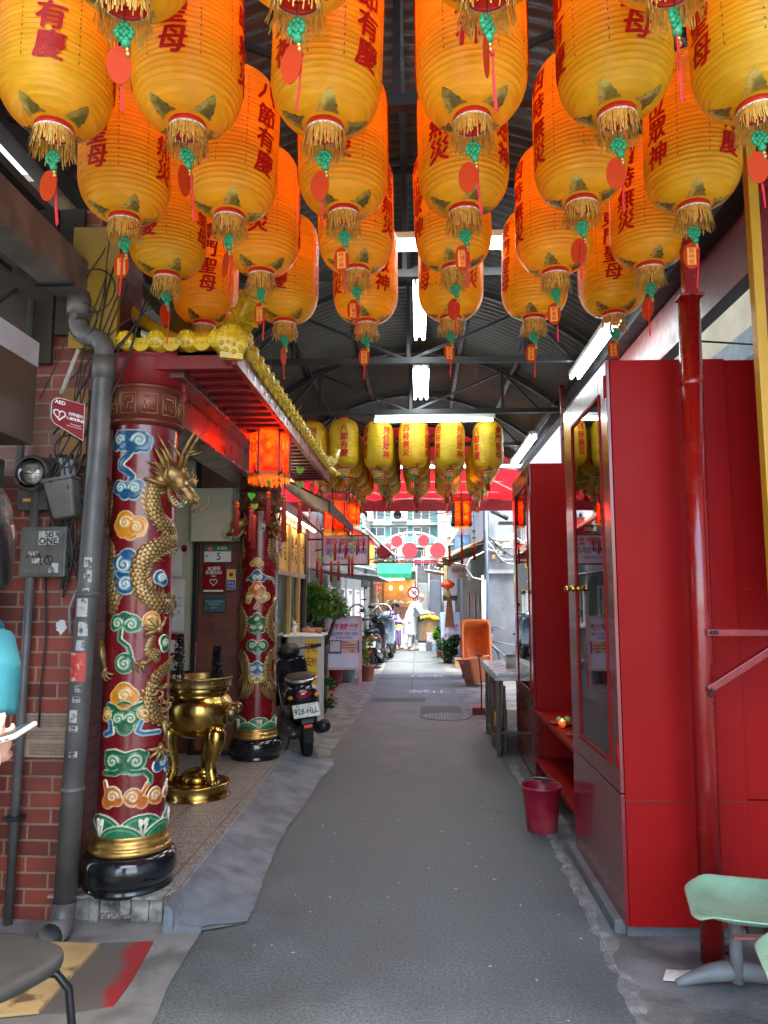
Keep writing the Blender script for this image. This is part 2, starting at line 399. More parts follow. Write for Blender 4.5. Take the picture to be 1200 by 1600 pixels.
# chipped stone edging of the plinth in front of the near pillar
g = MB(); rr = random.Random(2)
x = -1.86
for wd in (.09,.12,.05,.10,.06,.09,.07):
    h0 = rr.uniform(.0,.05) if x > -1.7 and x < -1.45 else 0
    g.box((x,3.79+rr.uniform(0,.02),h0),(x+wd-.004,3.86,.116)); x += wd
g.box((-1.86,3.775,.116),(-1.28,4.0,.13))
tag(g.build('stone_edging', mat('chipped_stone', (.30,.28,.25), .7, var=.35, scale=22, bump=.7, dirt=(.06,.05,.045), dscale=14), bev=.006), 'chipped pale stone edging under the nearer dragon pillar', 'edging')
# small kerb stones under the right-hand cabinet
g = MB(); g.box((.925,3.78,0),(1.02,4.95,.07)); struct(g.build('kerb', mat('dark_kerb', (.12,.125,.13), .8, var=.25, bump=.4), bev=.01))
# painted road writing and patch seams, far down the alley
PAINT = mat('worn_road_paint', (.55,.57,.58), .7, var=.3, scale=30)
g = MB(); rr = random.Random(11)
for (cx,cy,s) in ((-.02,15.6,.42),(.33,15.6,.42),(-.0,13.0,.42),(.36,13.0,.42)):
    put_text(g, {15.6:'停車',13.0:'禁止'}[cy][0 if cx < .2 else 1], (cx,cy,.005), s, (1,0,0), (0,1,0))
o = g.build('road_marking', PAINT); struct(o)
g = MB()
for k in range(26):
    t = k/25; g.box((-.80+.2*t,15+20*t,.003),(.4-.05*t,15.02+20*t+.012,.0045)) if k % 5 == 0 else None
g.box((-.15,12,.003),(-.135,30,.0045))
struct(g.build('road_marking', mat('tar_seam', (.03,.03,.03), .6)))
CRK = mat('dark_crack', (.022,.022,.024), .8)
g = MB(); rr = random.Random(44)
def crack(x, y, a, L, w0):
    pts = [(x,y)]
    for i in range(int(L/.05)): a += rr.uniform(-.5,.5); x += .05*math.cos(a); y += .05*math.sin(a); pts.append((x,y))
    for i,(p,q) in enumerate(zip(pts,pts[1:])):
        d = Vector((q[0]-p[0],q[1]-p[1])).normalized(); n_ = Vector((-d.y,d.x)); w1 = w0*(1-i/len(pts)); w2 = w0*(1-(i+1)/len(pts))
        g.add([(p[0]-n_.x*w1,p[1]-n_.y*w1,.0035),(q[0]-n_.x*w2,q[1]-n_.y*w2,.0035),(q[0]+n_.x*w2,q[1]+n_.y*w2,.0035),(p[0]+n_.x*w1,p[1]+n_.y*w1,.0035)],[(0,1,2,3)])
for q in ((.62,5.8,2.6,.5,.004),(-.3,6.9,.6,.9,.005),(.2,9.2,2.9,1.2,.008),(-.4,10.6,.2,1.4,.009),(-.1,12.3,.1,1.0,.010)): crack(*q)
struct(g.build('road_crack', CRK))
PATCH = mat('asphalt_patch', (.070,.076,.080), .75, var=.35, scale=60, bump=.5, bscale=120)
g = MB()
for (x0,y0,x1,y1) in ((.0,10.2,.62,11.3),(-.78,11.7,.1,12.2)): g.quad((x0,y0,.0022),(x1,y0+.04,.0022),(x1-.03,y1,.0022),(x0+.02,y1-.03,.0022))
struct(g.build('road_patch', PATCH))
g = MB(); rr = random.Random(70)     # small litter and pale chips trodden into the asphalt
for i in range(70):
    x, y, s = rr.uniform(-.8,.85), rr.uniform(1.9,9), rr.uniform(.003,.009); a = rr.uniform(0,3); g.box((-s,-s*.5,0),(s,s*.5,.002),Matrix.Translation((x,y,.004)) @ Matrix.Rotation(a,4,'Z'))
o = g.build('litter_chips', mat('pale_chip', (.42,.41,.38), .8)); tag(o, 'pale litter specks scattered over the asphalt', 'litter', kind='stuff')
# red painted stripe on the left pavement near the board
g = MB(); p = [GZ(x,y,.02) for x,y in [(500,1098),(516,1098),(532,1064),(522,1064)]]
g.quad(*[(q.x,q.y,.0165) for q in p]); struct(g.build('road_marking', mat('red_stripe_paint', (.35,.06,.05), .7, var=.25)))
# manhole cover
c = GZ(697,1120)
m = thing('manhole_cover', 'round cast iron manhole cover set in the asphalt', 'manhole cover', (c.x,c.y,0))
g = MB(); g.lathe([(.33,.002),(.33,.006),(.30,.008),(.29,.008),(.28,.004)], 40, cap=False)
g.build('rim', mat('cast_iron', (.13,.13,.13), .5, .6, bump=.3), m)
g = MB(); g.lathe([(.0,.004),(.28,.004)], 40, cap=False)
for k in range(-6,7):
    for j in range(-6,7):
        if (k*k+j*j)*.0016 < .066: g.box((k*.04-.012,j*.04-.012,.004),(k*.04+.012,j*.04+.012,.008))
g.build('lid', mat('cast_iron', (.1,)*3), m)

# ------------------------------------------------------------------ canopy roof
XL, XR, YA, YB, ZS, ZC = -2.05, 1.86, .7, 13.4, 3.98, 4.78
def arch(x): t = (x-(XL+XR)/2)/((XR-XL)/2); return ZS+(ZC-ZS)*(1-t*t)
canopy = thing('canopy', 'dark arched corrugated metal canopy on steel trusses over the alley', 'canopy', (0,0,0))
nx, ny = 26, int((YB-YA)/.0125)
g = MB(); vs = []
xs = [XL+(XR-XL)*i/nx for i in range(nx+1)]
for j in range(ny+1):
    y = YA+(YB-YA)*j/ny; c = .010*math.sin(2*PI*y/.10)
    vs += [(x,y,arch(x)+.06+c) for x in xs]
g.add(vs, [(j*(nx+1)+i,j*(nx+1)+i+1,(j+1)*(nx+1)+i+1,(j+1)*(nx+1)+i) for j in range(ny) for i in range(nx)], True)
ROOF = mat('corrugated_underside', (.048,.045,.040), .55, .2, var=.2, scale=1.2, dirt=(.05,.04,.035), dscale=2)
g.build('corrugated_roof', ROOF, canopy)
for Y in (3.3,5.2,7.2,9.25,11.3,13.3):
    g = MB()
    for i in range(nx): g.bar((xs[i],Y,arch(xs[i])+.0),(xs[i+1],Y,arch(xs[i+1])+.0),.05,.05,Vector((0,1,0)))
    g.box((XL,Y-.025,ZS-.03),(XR,Y+.025,ZS+.03))
    for t in (.2,.5,.8):
        x = XL+(XR-XL)*t; g.bar((x,Y,ZS),(x,Y,arch(x)),.035,.035)
    for a,b_ in ((.08,.2),(.5,.2),(.5,.8),(.92,.8)):
        xa, xb = XL+(XR-XL)*a, XL+(XR-XL)*b_
        g.bar((xa,Y,ZS),(xb,Y,arch(xb)),.028,.028,Vector((0,1,0)))
    g.build('truss', DARKMETAL, canopy)
for t in (.03,.17,.34,.5,.66,.83,.97):
    x = XL+(XR-XL)*t; g = MB(); g.box((x-.025,YA,arch(x)+.0),(x+.025,YB,arch(x)+.045)); g.build('purlin', DARKMETAL, canopy)
g = MB(); g.box((1.80,YA,3.90),(1.90,YB,4.06)); g.build('eave_beam', DARKMETAL, canopy)
g = MB(); g.box((-2.12,YA,3.90),(-2.02,YB,4.06)); g.build('eave_beam', DARKMETAL, canopy)
# red fascia on the right above the gap
g = MB(); g.box((1.96,1.2,3.52),(1.99,8.2,3.92)); g.build('fascia', mat('maroon_fascia', (.14,.02,.018), .5, var=.2), canopy)
g = MB(); g.box((1.90,.3,3.92),(2.5,9,3.95)); g.build('side_soffit', ROOF, canopy)
# ceiling panels on the left side above the brick shop (keeps the sky out)
g = MB(); g.box((-6,-1.5,3.75),(-2.06,4.4,3.8)); g.box((-6,4.4,4.3),(-2.06,14,4.35))
g.build('lean_to_roof', mat('stained_ceiling', (.085,.07,.055), .8, var=.3, scale=2), canopy)

# fluorescent tubes
TUBE = emis('fluorescent_tube', (.86,.97,1.0), 6)
def fixture(label, a, b, n, w=.05):
    a = Vector(a); b = Vector(b); d = (b-a).normalized(); side = d.cross(Vector((0,0,1))).normalized(); L = (b-a).length
    f = thing('fluorescent_light', label, 'ceiling light', tuple((a+b)/2), 0, 'fluorescent lights under the canopy')
    g = MB(); W = .06+.06*(n-1)
    g.bar(a+Vector((0,0,.05)), b+Vector((0,0,.05)), W, .05) if abs(d.x) < .5 else g.box((a.x,a.y-W/2,a.z+.03),(b.x,a.y+W/2,a.z+.08))
    g.build('housing', WHITE, f, world=True, bev=.006)
    for k in range(n):
        off = side*((k-(n-1)/2)*.075)
        g = MB(); g.cyl(a+off+d*.03, b+off-d*.03, .014, 12); g.build('tube', TUBE, f, world=True)
        g = MB()
        for q in (a+off, b+off-d*.03): g.box((q.x-.012,q.y-.012,q.z-.018),(q.x+.012,q.y+.012,q.z+.05))
        g.build('tube_holder', WHITE, f, world=True)
    g = MB()
    for q in (a+d*.2,b-d*.2): g = MB(); g.cyl(q+Vector((0,0,.06)),(q.x,q.y,min(arch(q.x),q.z+.9)),.004,6); g.build('hanger', DARKMETAL, f, world=True)
    return f
fixture('bright tube light running along the alley above the middle lanterns', (.02,5.75,4.16),(.02,7.1,4.16),2)
fixture('shorter looking tube light along the alley just past the first one', (.035,8.0,4.16),(.035,9.3,4.16),3)
fixture('crosswise tube light right above the far row of lanterns', (-.56,9.25,3.86),(.98,9.25,3.86),1)
fixture('crosswise tube light glimpsed between the near lanterns', (-.45,4.85,4.02),(.95,4.85,4.02),2)
fixture('slanting tube light over the top of the nearer red cabinet', (1.62,5.7,3.86),(1.62,7.5,3.86),2)
fixture('slanting tube light above the farther red cabinet', (1.62,10.2,3.86),(1.62,12.4,3.86),2)
fixture('far crosswise tube light seen through gaps between the small lanterns', (-.6,13.0,3.93),(1.9,13.0,3.93),1)

# red fabric tent and gable closing the canopy's far end
FAB = mat('red_tent_fabric', (.42,.008,.014), .6, var=.12, scale=3, trans=.36)
t = thing('red_tent', 'red fabric tent with dark red valance at the far end of the canopy', 'tent', (0,13.5,0))
g = MB(); poly = [(x, arch(x)+.02) for x in xs]; n = len(poly)
g.add([(x,13.42,z) for x,z in poly]+[(x,13.42,4.02) for x,z in poly], [(i,i+1,n+i+1,n+i) for i in range(n-1)])
g.build('gable_cloth', FAB, t, world=True)
g = MB(); seg = 14; vs = []
for j in range(9):
    y = 13.45+j*.22
    for i in range(seg+1):
        x = -2.9+5.7*i/seg; sag = .05*math.sin(PI*(i%3.5)/3.5)
        vs.append((x,y,4.02-.33*(j/8)**1.2-sag*.5-.05*abs(x)/2))
g.add(vs, [(j*(seg+1)+i,j*(seg+1)+i+1,(j+1)*(seg+1)+i+1,(j+1)*(seg+1)+i) for j in range(8) for i in range(seg)], True)
g.build('roof_cloth', FAB, t, world=True)
g = MB(); vs = []
for i in range(61):
    x = -2.9+5.7*i/60; z = .012*math.sin(i*1.3); vs += [(x,15.22+z,3.66),(x,15.22-z,3.40)]
g.add(vs, [(2*i,2*i+1,2*i+3,2*i+2) for i in range(60)], True)
g.build('valance', mat('maroon_valance', (.20,.012,.02), .6, trans=.12), t, world=True)
g = MB()
for x in (-2.8,-1.4,0,1.4,2.6): g.cyl((x,13.5,3.98),(x,15.2,3.66),.014,8)
for y,z in ((14.2,3.86),(14.8,3.74),(15.2,3.66)): g.cyl((-2.85,y,z),(2.75,y,z),.014,8)
for x in (-1.4,1.4): g.cyl((x,13.5,3.75),(x+.9,15.2,3.64),.012,8)
g.build('tube_frame', WHITE, t, world=True)
for x in (-2.28,2.75): g = MB(); g.cyl((x,15.2,0),(x,15.2,3.66),.02); g.build('leg', WHITE, t, world=True)
# ================================================================== PAPER LANTERNS
LR = .192; LH = .66    # radius, shell height;  z=0 at the bottom ring
def lprof(t):
    """shell radius at 0..1 height"""
    e = .27
    if t < e: q = 1-t/e; return .058+(LR-.058)*math.sqrt(max(0,1-q**2.3))
    if t > 1-e: q = (t-1+e)/e; return .058+(LR-.058)*math.sqrt(max(0,1-q**2.3))
    return LR
def rad_at(z): return lprof(min(1,max(0,(z-.03)/LH)))
def lantern_mat():
    m = bpy.data.materials.new('yellow_lantern_paper'); m.use_nodes = True; nt = m.node_tree; N = nt.nodes; L = nt.links; b = N['Principled BSDF']
    tc = N.new('ShaderNodeTexCoord')
    n = N.new('ShaderNodeTexNoise'); n.inputs['Scale'].default_value = 7; n.inputs['Detail'].default_value = 5
    mp = N.new('ShaderNodeMapping'); mp.inputs['Scale'].default_value = (1,1,5); L.new(tc.outputs['Object'], mp.inputs[0]); L.new(mp.outputs[0], n.inputs['Vector'])
    r = N.new('ShaderNodeValToRGB'); L.new(n.outputs['Fac'], r.inputs[0]); e = r.color_ramp.elements
    e[0].position = .3; e[0].color = (.70,.47,.010,1); e[1].position = .7; e[1].color = (.86,.61,.028,1)
    oi = N.new('ShaderNodeObjectInfo'); hs = N.new('ShaderNodeHueSaturation'); q1 = N.new('ShaderNodeMapRange'); L.new(oi.outputs['Random'], q1.inputs[0]); q1.inputs[3].default_value = .490; q1.inputs[4].default_value = .510; L.new(q1.outputs[0], hs.inputs['Hue'])
    q2 = N.new('ShaderNodeMapRange'); L.new(oi.outputs['Random'], q2.inputs[0]); q2.inputs[3].default_value = 1.10; q2.inputs[4].default_value = .90; L.new(q2.outputs[0], hs.inputs['Value'])
    nd = N.new('ShaderNodeTexNoise'); nd.inputs['Scale'].default_value = 3.5; nd.inputs['Detail'].default_value = 7; L.new(tc.outputs['Object'], nd.inputs['Vector']); qd = N.new('ShaderNodeMapRange'); L.new(nd.outputs['Fac'], qd.inputs[0]); qd.inputs[1].default_value = .52; qd.inputs[2].default_value = .75; qd.inputs[4].default_value = .45
    mxd = N.new('ShaderNodeMix'); mxd.data_type = 'RGBA'; L.new(qd.outputs[0], mxd.inputs[0]); L.new(r.outputs[0], mxd.inputs[6]); mxd.inputs[7].default_value = (.50,.28,.02,1); L.new(mxd.outputs[2], hs.inputs['Color']); r = hs
    L.new(r.outputs[0], b.inputs['Base Color']); b.inputs['Roughness'].default_value = .33; b.inputs['Specular IOR Level'].default_value = .45
    bp = N.new('ShaderNodeBump'); bp.inputs['Strength'].default_value = .5; bp.inputs['Distance'].default_value = .004
    n2 = N.new('ShaderNodeTexNoise'); n2.inputs['Scale'].default_value = 60; n2.inputs['Detail'].default_value = 3; L.new(mp.outputs[0], n2.inputs['Vector'])
    L.new(n2.outputs['Fac'], bp.inputs['Height']); L.new(bp.outputs[0], b.inputs['Normal'])
    t = N.new('ShaderNodeBsdfTranslucent'); L.new(r.outputs[0], t.inputs['Color']); ms = N.new('ShaderNodeMixShader'); ms.inputs[0].default_value = .42
    L.new(b.outputs[0], ms.inputs[1]); L.new(t.outputs[0], ms.inputs[2]); L.new(ms.outputs[0], N['Material Output'].inputs['Surface'])
    return m
PAPER = lantern_mat()
INK = mat('red_lantern_ink', (.55,.008,.006), .5, var=.15, scale=30, trans=.25)
RINGRED = mat('lantern_ring_red', (.60,.02,.015), .35, trans=.1)
FRINGE = mat('gold_fringe_thread', (.62,.36,.06), .5, var=.3, scale=60)
FOIL = mat('gold_foil', (.72,.50,.10), .3, .6, var=.35, scale=25, dirt=(.30,.22,.05), dscale=9, dlo=.5, dhi=.6)
JADE = mat('green_beads', (.02,.30,.13), .35, var=.25, scale=60)
TAGRED = mat('orange_red_tag', (.52,.045,.006), .6, var=.05, trans=.2, spec=.15)
TAGYEL = mat('yellow_name_slip', (.85,.42,.04), .5, trans=.2)
TASSEL = mat('red_tassel_thread', (.62,.015,.02), .6, var=.3, scale=80)
DOT = mat('black_thread', (.03,.02,.01), .5)
NR = 34
g = MB(); prof = []
for i in range(NR*3+1):
    t = i/(NR*3); r = lprof(t); z = .03+LH*t
    k = (i % 3); bul = (0,.0065,.0065)[k]
    prof.append((r+bul*(.5+.5*min(1,(r-.05)/.1)), z))
g.lathe(prof, 44, cap=False)
me_shell = None
def mesh_of(mb, name, m):
    o = mb.build(name, m); me = o.data; bpy.data.objects.remove(o); return me
ME = {}
ME['paper_shade'] = mesh_of(g, 'paper_shade', PAPER)
WORDS = ['四時無災','列位眾神','八節有慶','東門聖母']
def wrap(mb, vs, fs, th, z0, off, thick=0):
    out = []
    for x, y in vs:
        z = z0+y; r = rad_at(z)+off; a = th+x/LR; out.append((r*math.cos(a), r*math.sin(a), z))
    mb.add(out, fs)
for k, wd in enumerate(WORDS):
    g = MB(); th = 0
    for i, ch in enumerate(wd):
        vs, fs = glyphs(ch, .108, 0, .16)
        vs = [(x*.92+y*.10, y) for x, y in vs]
        for q,(ox,oy) in enumerate(((0,0),(.0022,.0012),(-.0022,-.0012),(.0012,-.0024),(-.0012,.0024),(.0036,0),(-.0036,0))): wrap(g, [(x+ox,y+oy) for x,y in vs], fs, th, .53-i*.108, .0080+q*.00035)
    ME['lettering%d' % k] = mesh_of(g, 'lettering', INK)
g = MB()
for k in range(1):   # dashed gold thread between the columns of writing
    for off in (.5,):
        th = PI/4
        for s in (0,):
            for i in range(26):
                z = .17+i*.0165; g.m = 0 if i % 2 else 1
                wrap(g, [(-.0018,-.0045),(.0018,-.0045),(.0018,.0045),(-.0018,.0045)], [(0,1,2,3)], th+s*1.4, z, .0085)
ME['dashed_thread'] = mesh_of(g, 'gilt_thread', [FOIL, DOT])
g = MB()
for k in range(1):   # foil corner ornament on the shoulder
    th = k*PI/2+PI/4+.1; N2 = 8; vs = []; fs = []
    for j in range(N2+1):
        t = j/N2; z = .0315+.038*t**1.6; wd = .040*(1-t)**.62*(1+.12*math.sin(j*2.4))+.002
        for s in (-1,-.33,.33,1):
            r = rad_at(z)+.008; a = th+s*wd/max(r,.08); vs.append((r*math.cos(a), r*math.sin(a), z))
    for j in range(N2):
        for q in range(3): fs.append((j*4+q,j*4+q+1,(j+1)*4+q+1,(j+1)*4+q))
    g.add(vs, fs, False)
ME['foil_ornament'] = mesh_of(g, 'foil_ornament', FOIL)
g = MB(); g.lathe([(.050,.036),(.066,.034),(.068,.012),(.066,.006),(.060,.004),(.056,.01),(.052,.03)], 32, cap=False); g.m = 1
g.lathe([(.0685,.010),(.0695,.007),(.0685,.003),(.066,.003)], 32, cap=False)
ME['bottom_ring'] = mesh_of(g, 'bottom_ring', [RINGRED, WHITE])
g = MB(); g.lathe([(.055,LH+.026),(.066,LH+.028),(.067,LH+.055),(.05,LH+.058)], 28, cap=False)
g.tube([(-.06,0,LH+.05),(-.045,0,LH+.13),(0,0,LH+.17),(.045,0,LH+.13),(.06,0,LH+.05)], .0022, 6)
ME['top_ring'] = mesh_of(g, 'top_ring', RINGRED)
def fringe_mesh(seed, n, seg=3):
    rr = random.Random(seed); g = MB()
    for i in range(n):
        a = 2*PI*i/n+rr.uniform(-.05,.05); L = rr.uniform(.055,.092); r = .068; out = rr.uniform(-.01,.022)
        w_ = .004; pts = []
        for j in range(seg+1):
            t = j/seg; rj = r+out*t**1.5+rr.uniform(-.002,.002); aj = a+rr.uniform(-.035,.035)*t
            pts.append((rj,aj,.008-L*t+.004*math.sin(t*3)))
        vs = []
        for (rj,aj,z) in pts:
            for s in (-1,1): vs.append((rj*math.cos(aj+s*w_/rj/2), rj*math.sin(aj+s*w_/rj/2), z))
        g.add(vs, [(2*j,2*j+1,2*j+3,2*j+2) for j in range(seg)])
    return mesh_of(g, 'fringe', FRINGE)
FR = [fringe_mesh(s, 150) for s in (1,2)]
FRS = fringe_mesh(3, 60, 2)
# pendant: cord, jade knot, bead
g = MB(); g.cyl((0,0,.05),(0,0,-.10),.0018,5)
g.m = 1
for k in range(10):
    a = k*2*PI/10; g.ball((.021*math.cos(a),.002*math.sin(a*3),-.088+.023*math.sin(a)),.0085,7,5)
for k in range(4): g.ball((.008*math.cos(k*1.57),0,-.088+.009*math.sin(k*1.57)),.0085,7,5)
g.ball((.006,0,-.124),.0135,12,8); g.m = 2; g.ball((.010,0,-.143),.0085,8,6); g.ball((.012,0,-.156),.0085,8,6)
ME['bead_cord'] = mesh_of(g, 'bead_cord', [DOT, JADE, GOLD])
def tagmesh():
    g = MB(); poly = [(.034*math.cos(2*PI*i/28), .058*math.sin(2*PI*i/28)) for i in range(28)]
    g.prism(poly, -.0011, .0011, Matrix.Translation((-.014,0,-.192)) @ Matrix.Rotation(PI/2,4,'X'))
    return mesh_of(g, 'name_tag', TAGRED)
ME['name_tag'] = tagmesh()
NAMES = ['郭文台','林淑卿','陳慧芳','許文婕','郭林桂','陳秀枝','楊素卿']
SLIP = []
for nm in NAMES:
    g = MB()
    for s in (-1,1):
        g.m = 0; y = -.0016*(-s)*-1
        yy = s*.0016
        pts = [(-.014-.018,yy*1.2,-.192-.040),(-.014+.018,yy*1.2,-.192-.040),(-.014+.018,yy*1.2,-.192+.036),(-.014-.018,yy*1.2,-.192+.036)]
        g.quad(*pts); g.m = 1
        put_text(g, nm, (-.014,s*.0030,-.194), .0235, (1 if s < 0 else -1,0,0), (0,0,1), .01, True, .0245)
    SLIP.append(mesh_of(g, 'name_slip', [TAGYEL, TASSEL]))
def tassel_mesh(seed):
    rr = random.Random(seed); g = MB(); g.cyl((.012,0,-.160),(.012,0,-.172),.006,8)
    bend = rr.uniform(-.012,.012)
    for i in range(16):
        a = rr.uniform(0,6.28); r0 = rr.uniform(0,.003); L = rr.uniform(.145,.17)
        p = [(.013+r0*math.cos(a)+bend*t*t, r0*math.sin(a)+rr.uniform(-.003,.003)*t, -.168-L*t) for t in (0,.33,.66,1)]
        g.tube(p, .0015, 4, False)
    return mesh_of(g, 'tassel', TASSEL)
TS = [tassel_mesh(s) for s in (1,2,3)]
g = MB(); g.lathe([(.0,LH-.30),(.018,LH-.30),(.026,LH-.27),(.02,LH-.235),(.012,LH-.22),(.012,LH-.18)],12); g.cyl((0,0,LH-.18),(0,0,LH+.04),.003,5)
ME['glow_core'] = mesh_of(g, 'glow_core', emis('added_red_glow', (1,.16,.02), 3))  # red emitter added inside each near lantern to imitate light from above
def lantern(x, y, z, rot, tagrot, label, group, slip=None, full=True, glow=1.0, tilt=0):
    t = thing('paper_lantern', label, 'lantern', (x,y,z), 0, group)
    if full:
        parts = ['paper_shade','bottom_ring','top_ring']
        for q in range(8): o = link('gilt_thread', ME['dashed_thread'], t); o.rotation_euler = (0,0,rot+(q//2)*PI/2+(-.31 if q%2 else .31))
    else: parts = ['paper_shade','bottom_ring','top_ring']
    for p in parts:
        o = link(p, ME[p], t); o.rotation_euler = (0,0,rot)
    for q in range(4):
        o = link('lettering', ME['lettering%d' % q], t); o.rotation_euler = (0,0,rot+q*PI/2)
        o = link('foil_ornament', ME['foil_ornament'], t); o.rotation_euler = (0,0,rot+q*PI/2)
    o = link('fringe', rnd.choice(FR) if full else FRS, t); o.rotation_euler = (0,0,rnd.uniform(0,6))
    c = link('bead_cord', ME['bead_cord'], t); c.rotation_euler = (0,0,tagrot*.6)
    n = link('name_tag', ME['name_tag'], t); n.rotation_euler = (0,rnd.uniform(-.03,.03),tagrot)
    if slip is not None: link('name_slip', SLIP[slip % len(SLIP)], n)
    ts = link('tassel', rnd.choice(TS), t); ts.rotation_euler = (0,0,rnd.uniform(0,6)); ts.location = (.004,0,0)
    g = MB(); zt = arch(x)+.02-z; g.cyl((0,0,LH+.17),(0,0,max(zt,LH+.18)),.0016,5); g.build('hanging_wire', DARKMETAL, t)
    if glow:
        b = link('glow_core', ME['glow_core'], t)
        l = bpy.data.lights.new('glow_light','POINT'); l.energy = .24*glow; l.color = (1,.10,.0); l.shadow_soft_size = .03  # added red-orange light that gives the paper its orange top
        lo = bpy.data.objects.new('glow_light', l); COL.objects.link(lo); lo.parent = t; lo.location = (0,0,LH-.14)
    t.rotation_euler.x = tilt; t.rotation_euler.y = rnd.uniform(-.028,.028)
    return t
XS = [-1.31,-.81,-.32,.20,.70,1.175]
ROWS = [(1.86,3.25),(2.42,3.25),(3.03,3.25),(3.64,3.25),(4.30,3.25)]
ON = ['nearest','second','third','fourth','fifth']
CN = ['first','second','third','fourth','fifth','sixth']
# which way each lantern is turned: angle of the first column of writing, per (row, column)
SHOW = {(1,0):(2,-8),(1,1):(3,-16),(1,2):(2,44),(1,3):(1,0),(1,4):(3,24),(1,5):(3,-50),(2,0):(3,-36),(2,1):(2,43),(2,2):(0,-4),(2,3):(0,-30),(2,4):(0,-58),(2,5):(1,-42),
        (3,0):(2,-30),(3,1):(0,-5),(3,2):(0,56),(3,3):(2,28),(3,4):(0,-62),(3,5):(0,-33),(4,0):(3,3),(4,1):(2,-12),(4,2):(1,30),(4,3):(0,38),(4,4):(3,-60),(4,5):(3,3)}
def turn(k, phi, x, y): return math.atan2(-y,-x)+R(phi)-k*PI/2
ROT = {q: math.degrees(turn(*SHOW[q], XS[q[1]], ROWS[q[0]][0])) for q in SHOW}
SLIPS = {(2,0):0,(2,2):1,(2,3):2,(3,1):3,(2,5):4,(3,4):6,(4,2):5,(4,3):3,(4,4):1,(4,5):6,(3,2):2}
k = 0
for ri,(ry,rz) in enumerate(ROWS):
    for ci, cx in enumerate(XS):
        if ri == 0 and ci in (0,5): continue
        k += 1
        slip = SLIPS.get((ri,ci))
        gl = (.22,.45,.75,.95,.75,.35)[ci]*(.9,.8,1.05,1.05,.9)[ri]
        lab = 'yellow paper lantern in the %s row of big lanterns, %s from the left%s' % (ON[ri], CN[ci], ', tag with yellow slip' if slip is not None else '')
        if len(lab.split()) > 16: lab = lab.replace(', tag with yellow slip','')
        lantern(cx+rnd.uniform(-.012,.012), ry+rnd.uniform(-.02,.02), rz+rnd.uniform(-.015,.015), R(ROT.get((ri,ci), rnd.uniform(0,360))+0), R(rnd.choice((-50,-25,-10,8,20,45,70))) if slip is None else R(rnd.uniform(-22,22)),
                lab, 'big yellow lanterns overhead', slip, True, gl, rnd.uniform(-.03,.03))
XF = [-1.40,-.99,-.53,-.06,.415,.92]
for ri in range(5):
    for ci, cx in enumerate(XF):
        if ri == 0:
            lab = 'small yellow paper lantern in the front row below the crosswise tube, %s from the left' % CN[ci]
        else:
            lab = 'shaded lantern %s behind the front one, %s string from the left' % (('directly','second','third','fourth','fifth')[ri-1], CN[ci])
        lantern(cx+rnd.uniform(-.01,.01)+.012*ri, 9.6+.62*ri, 3.25+(.04 if ci in (1,3) and ri == 0 else 0)+rnd.uniform(-.01,.01),
                (turn(*((1,0),(2,0),(1,30),(0,-30),(1,40),(3,42))[ci],cx,9.6) if ri == 0 else rnd.uniform(0,6.28)), R(rnd.uniform(-80,80)), lab, 'far yellow lanterns under the canopy',
                rnd.choice((None,1,2,3)), False, 0)
# ================================================================== RIGHT SIDE: red cabinets, shelf, post, chairs
GLASS = glass_mat('cabinet_glass', (.55,.5,.5), .015, .55)
INSIDE = mat('cabinet_inside', (.10,.02,.02), .7)
def cabinet(name, label, x, y0, y1, depth, z0, z1, glass, knobs, hinge=True):
    """red lacquered display cabinet whose door faces -x (the alley)"""
    c = thing(name, label, 'cabinet', (x,y0,z0), 0, 'red cabinets along the right side')
    H = z1-z0; D = y1-y0; g0, g1, h0, h1 = glass
    g = MB(); w_ = .02
    g.box((.022,0,0),(depth,w_,H)); g.box((.022,D-w_,0),(depth,D,H)); g.box((depth-w_,w_,0),(depth,D-w_,H)); g.box((.022,w_,H-w_),(depth-w_,D-w_,H)); g.box((.022,w_,0),(depth-w_,D-w_,w_))
    g.box((.05,w_,.56),(depth-w_,D-w_,.58))
    g.build('carcass', RED, c, bev=.003)
    g = MB(); g.box((.020,-.0015,.572),(depth,-.0002,.577)); g.build('panel_joint', mat('dark_joint', (.10,.005,.005), .6), c)
    # front: lower panel, door frame round the glass
    g = MB(); g.box((0,0,.0),(.02,D,.60)); g.build('lower_panel', RED_DARK2, c, bev=.003)
    d = MB(); d.box((0,0,.606),(.02,g0,H)); d.box((0,g1,.606),(.02,D,H)); d.box((0,g0,.606),(.02,g1,h0)); d.box((0,g0,h1),(.02,g1,H))
    dr = d.build('door', RED_DARK2, c, bev=.004)
    g = MB(); q = .022
    for (a,b) in (((-.006,g0-q,h0-q),(.012,g0,h1+q)),((-.006,g1,h0-q),(.012,g1+q,h1+q)),((-.006,g0,h0-q),(.012,g1,h0)),((-.006,g0,h1),(.012,g1,h1+q))): g.box(a,b)
    g.build('glazing_bead', RED, dr, bev=.004)
    g = MB(); g.box((.004,g0,h0),(.008,g1,h1)); g.build('pane', GLASS, dr)
    for ky in knobs:
        g = MB(); g.lathe([(.0,-.052),(.012,-.05),(.019,-.04),(.020,-.03),(.012,-.016),(.007,-.01),(.014,-.002),(.014,0)], 18, Matrix.Translation((0,ky,1.66-z0)) @ Matrix.Rotation(-PI/2,4,'Y').inverted() if False else Matrix.Translation((-.001,ky,1.66-z0)) @ Matrix.Rotation(PI/2,4,'Y'))
        g.build('knob', BRASS, dr)
    if hinge:
        for hz in (.72, H-.2):
            g = MB(); g.cyl((-.006,.004,hz),(-.006,.004,hz+.12),.007,8); g.box((-.003,.0,hz+.01),(.0,.05,hz+.11)); g.build('hinge', RED, dr)
    return c
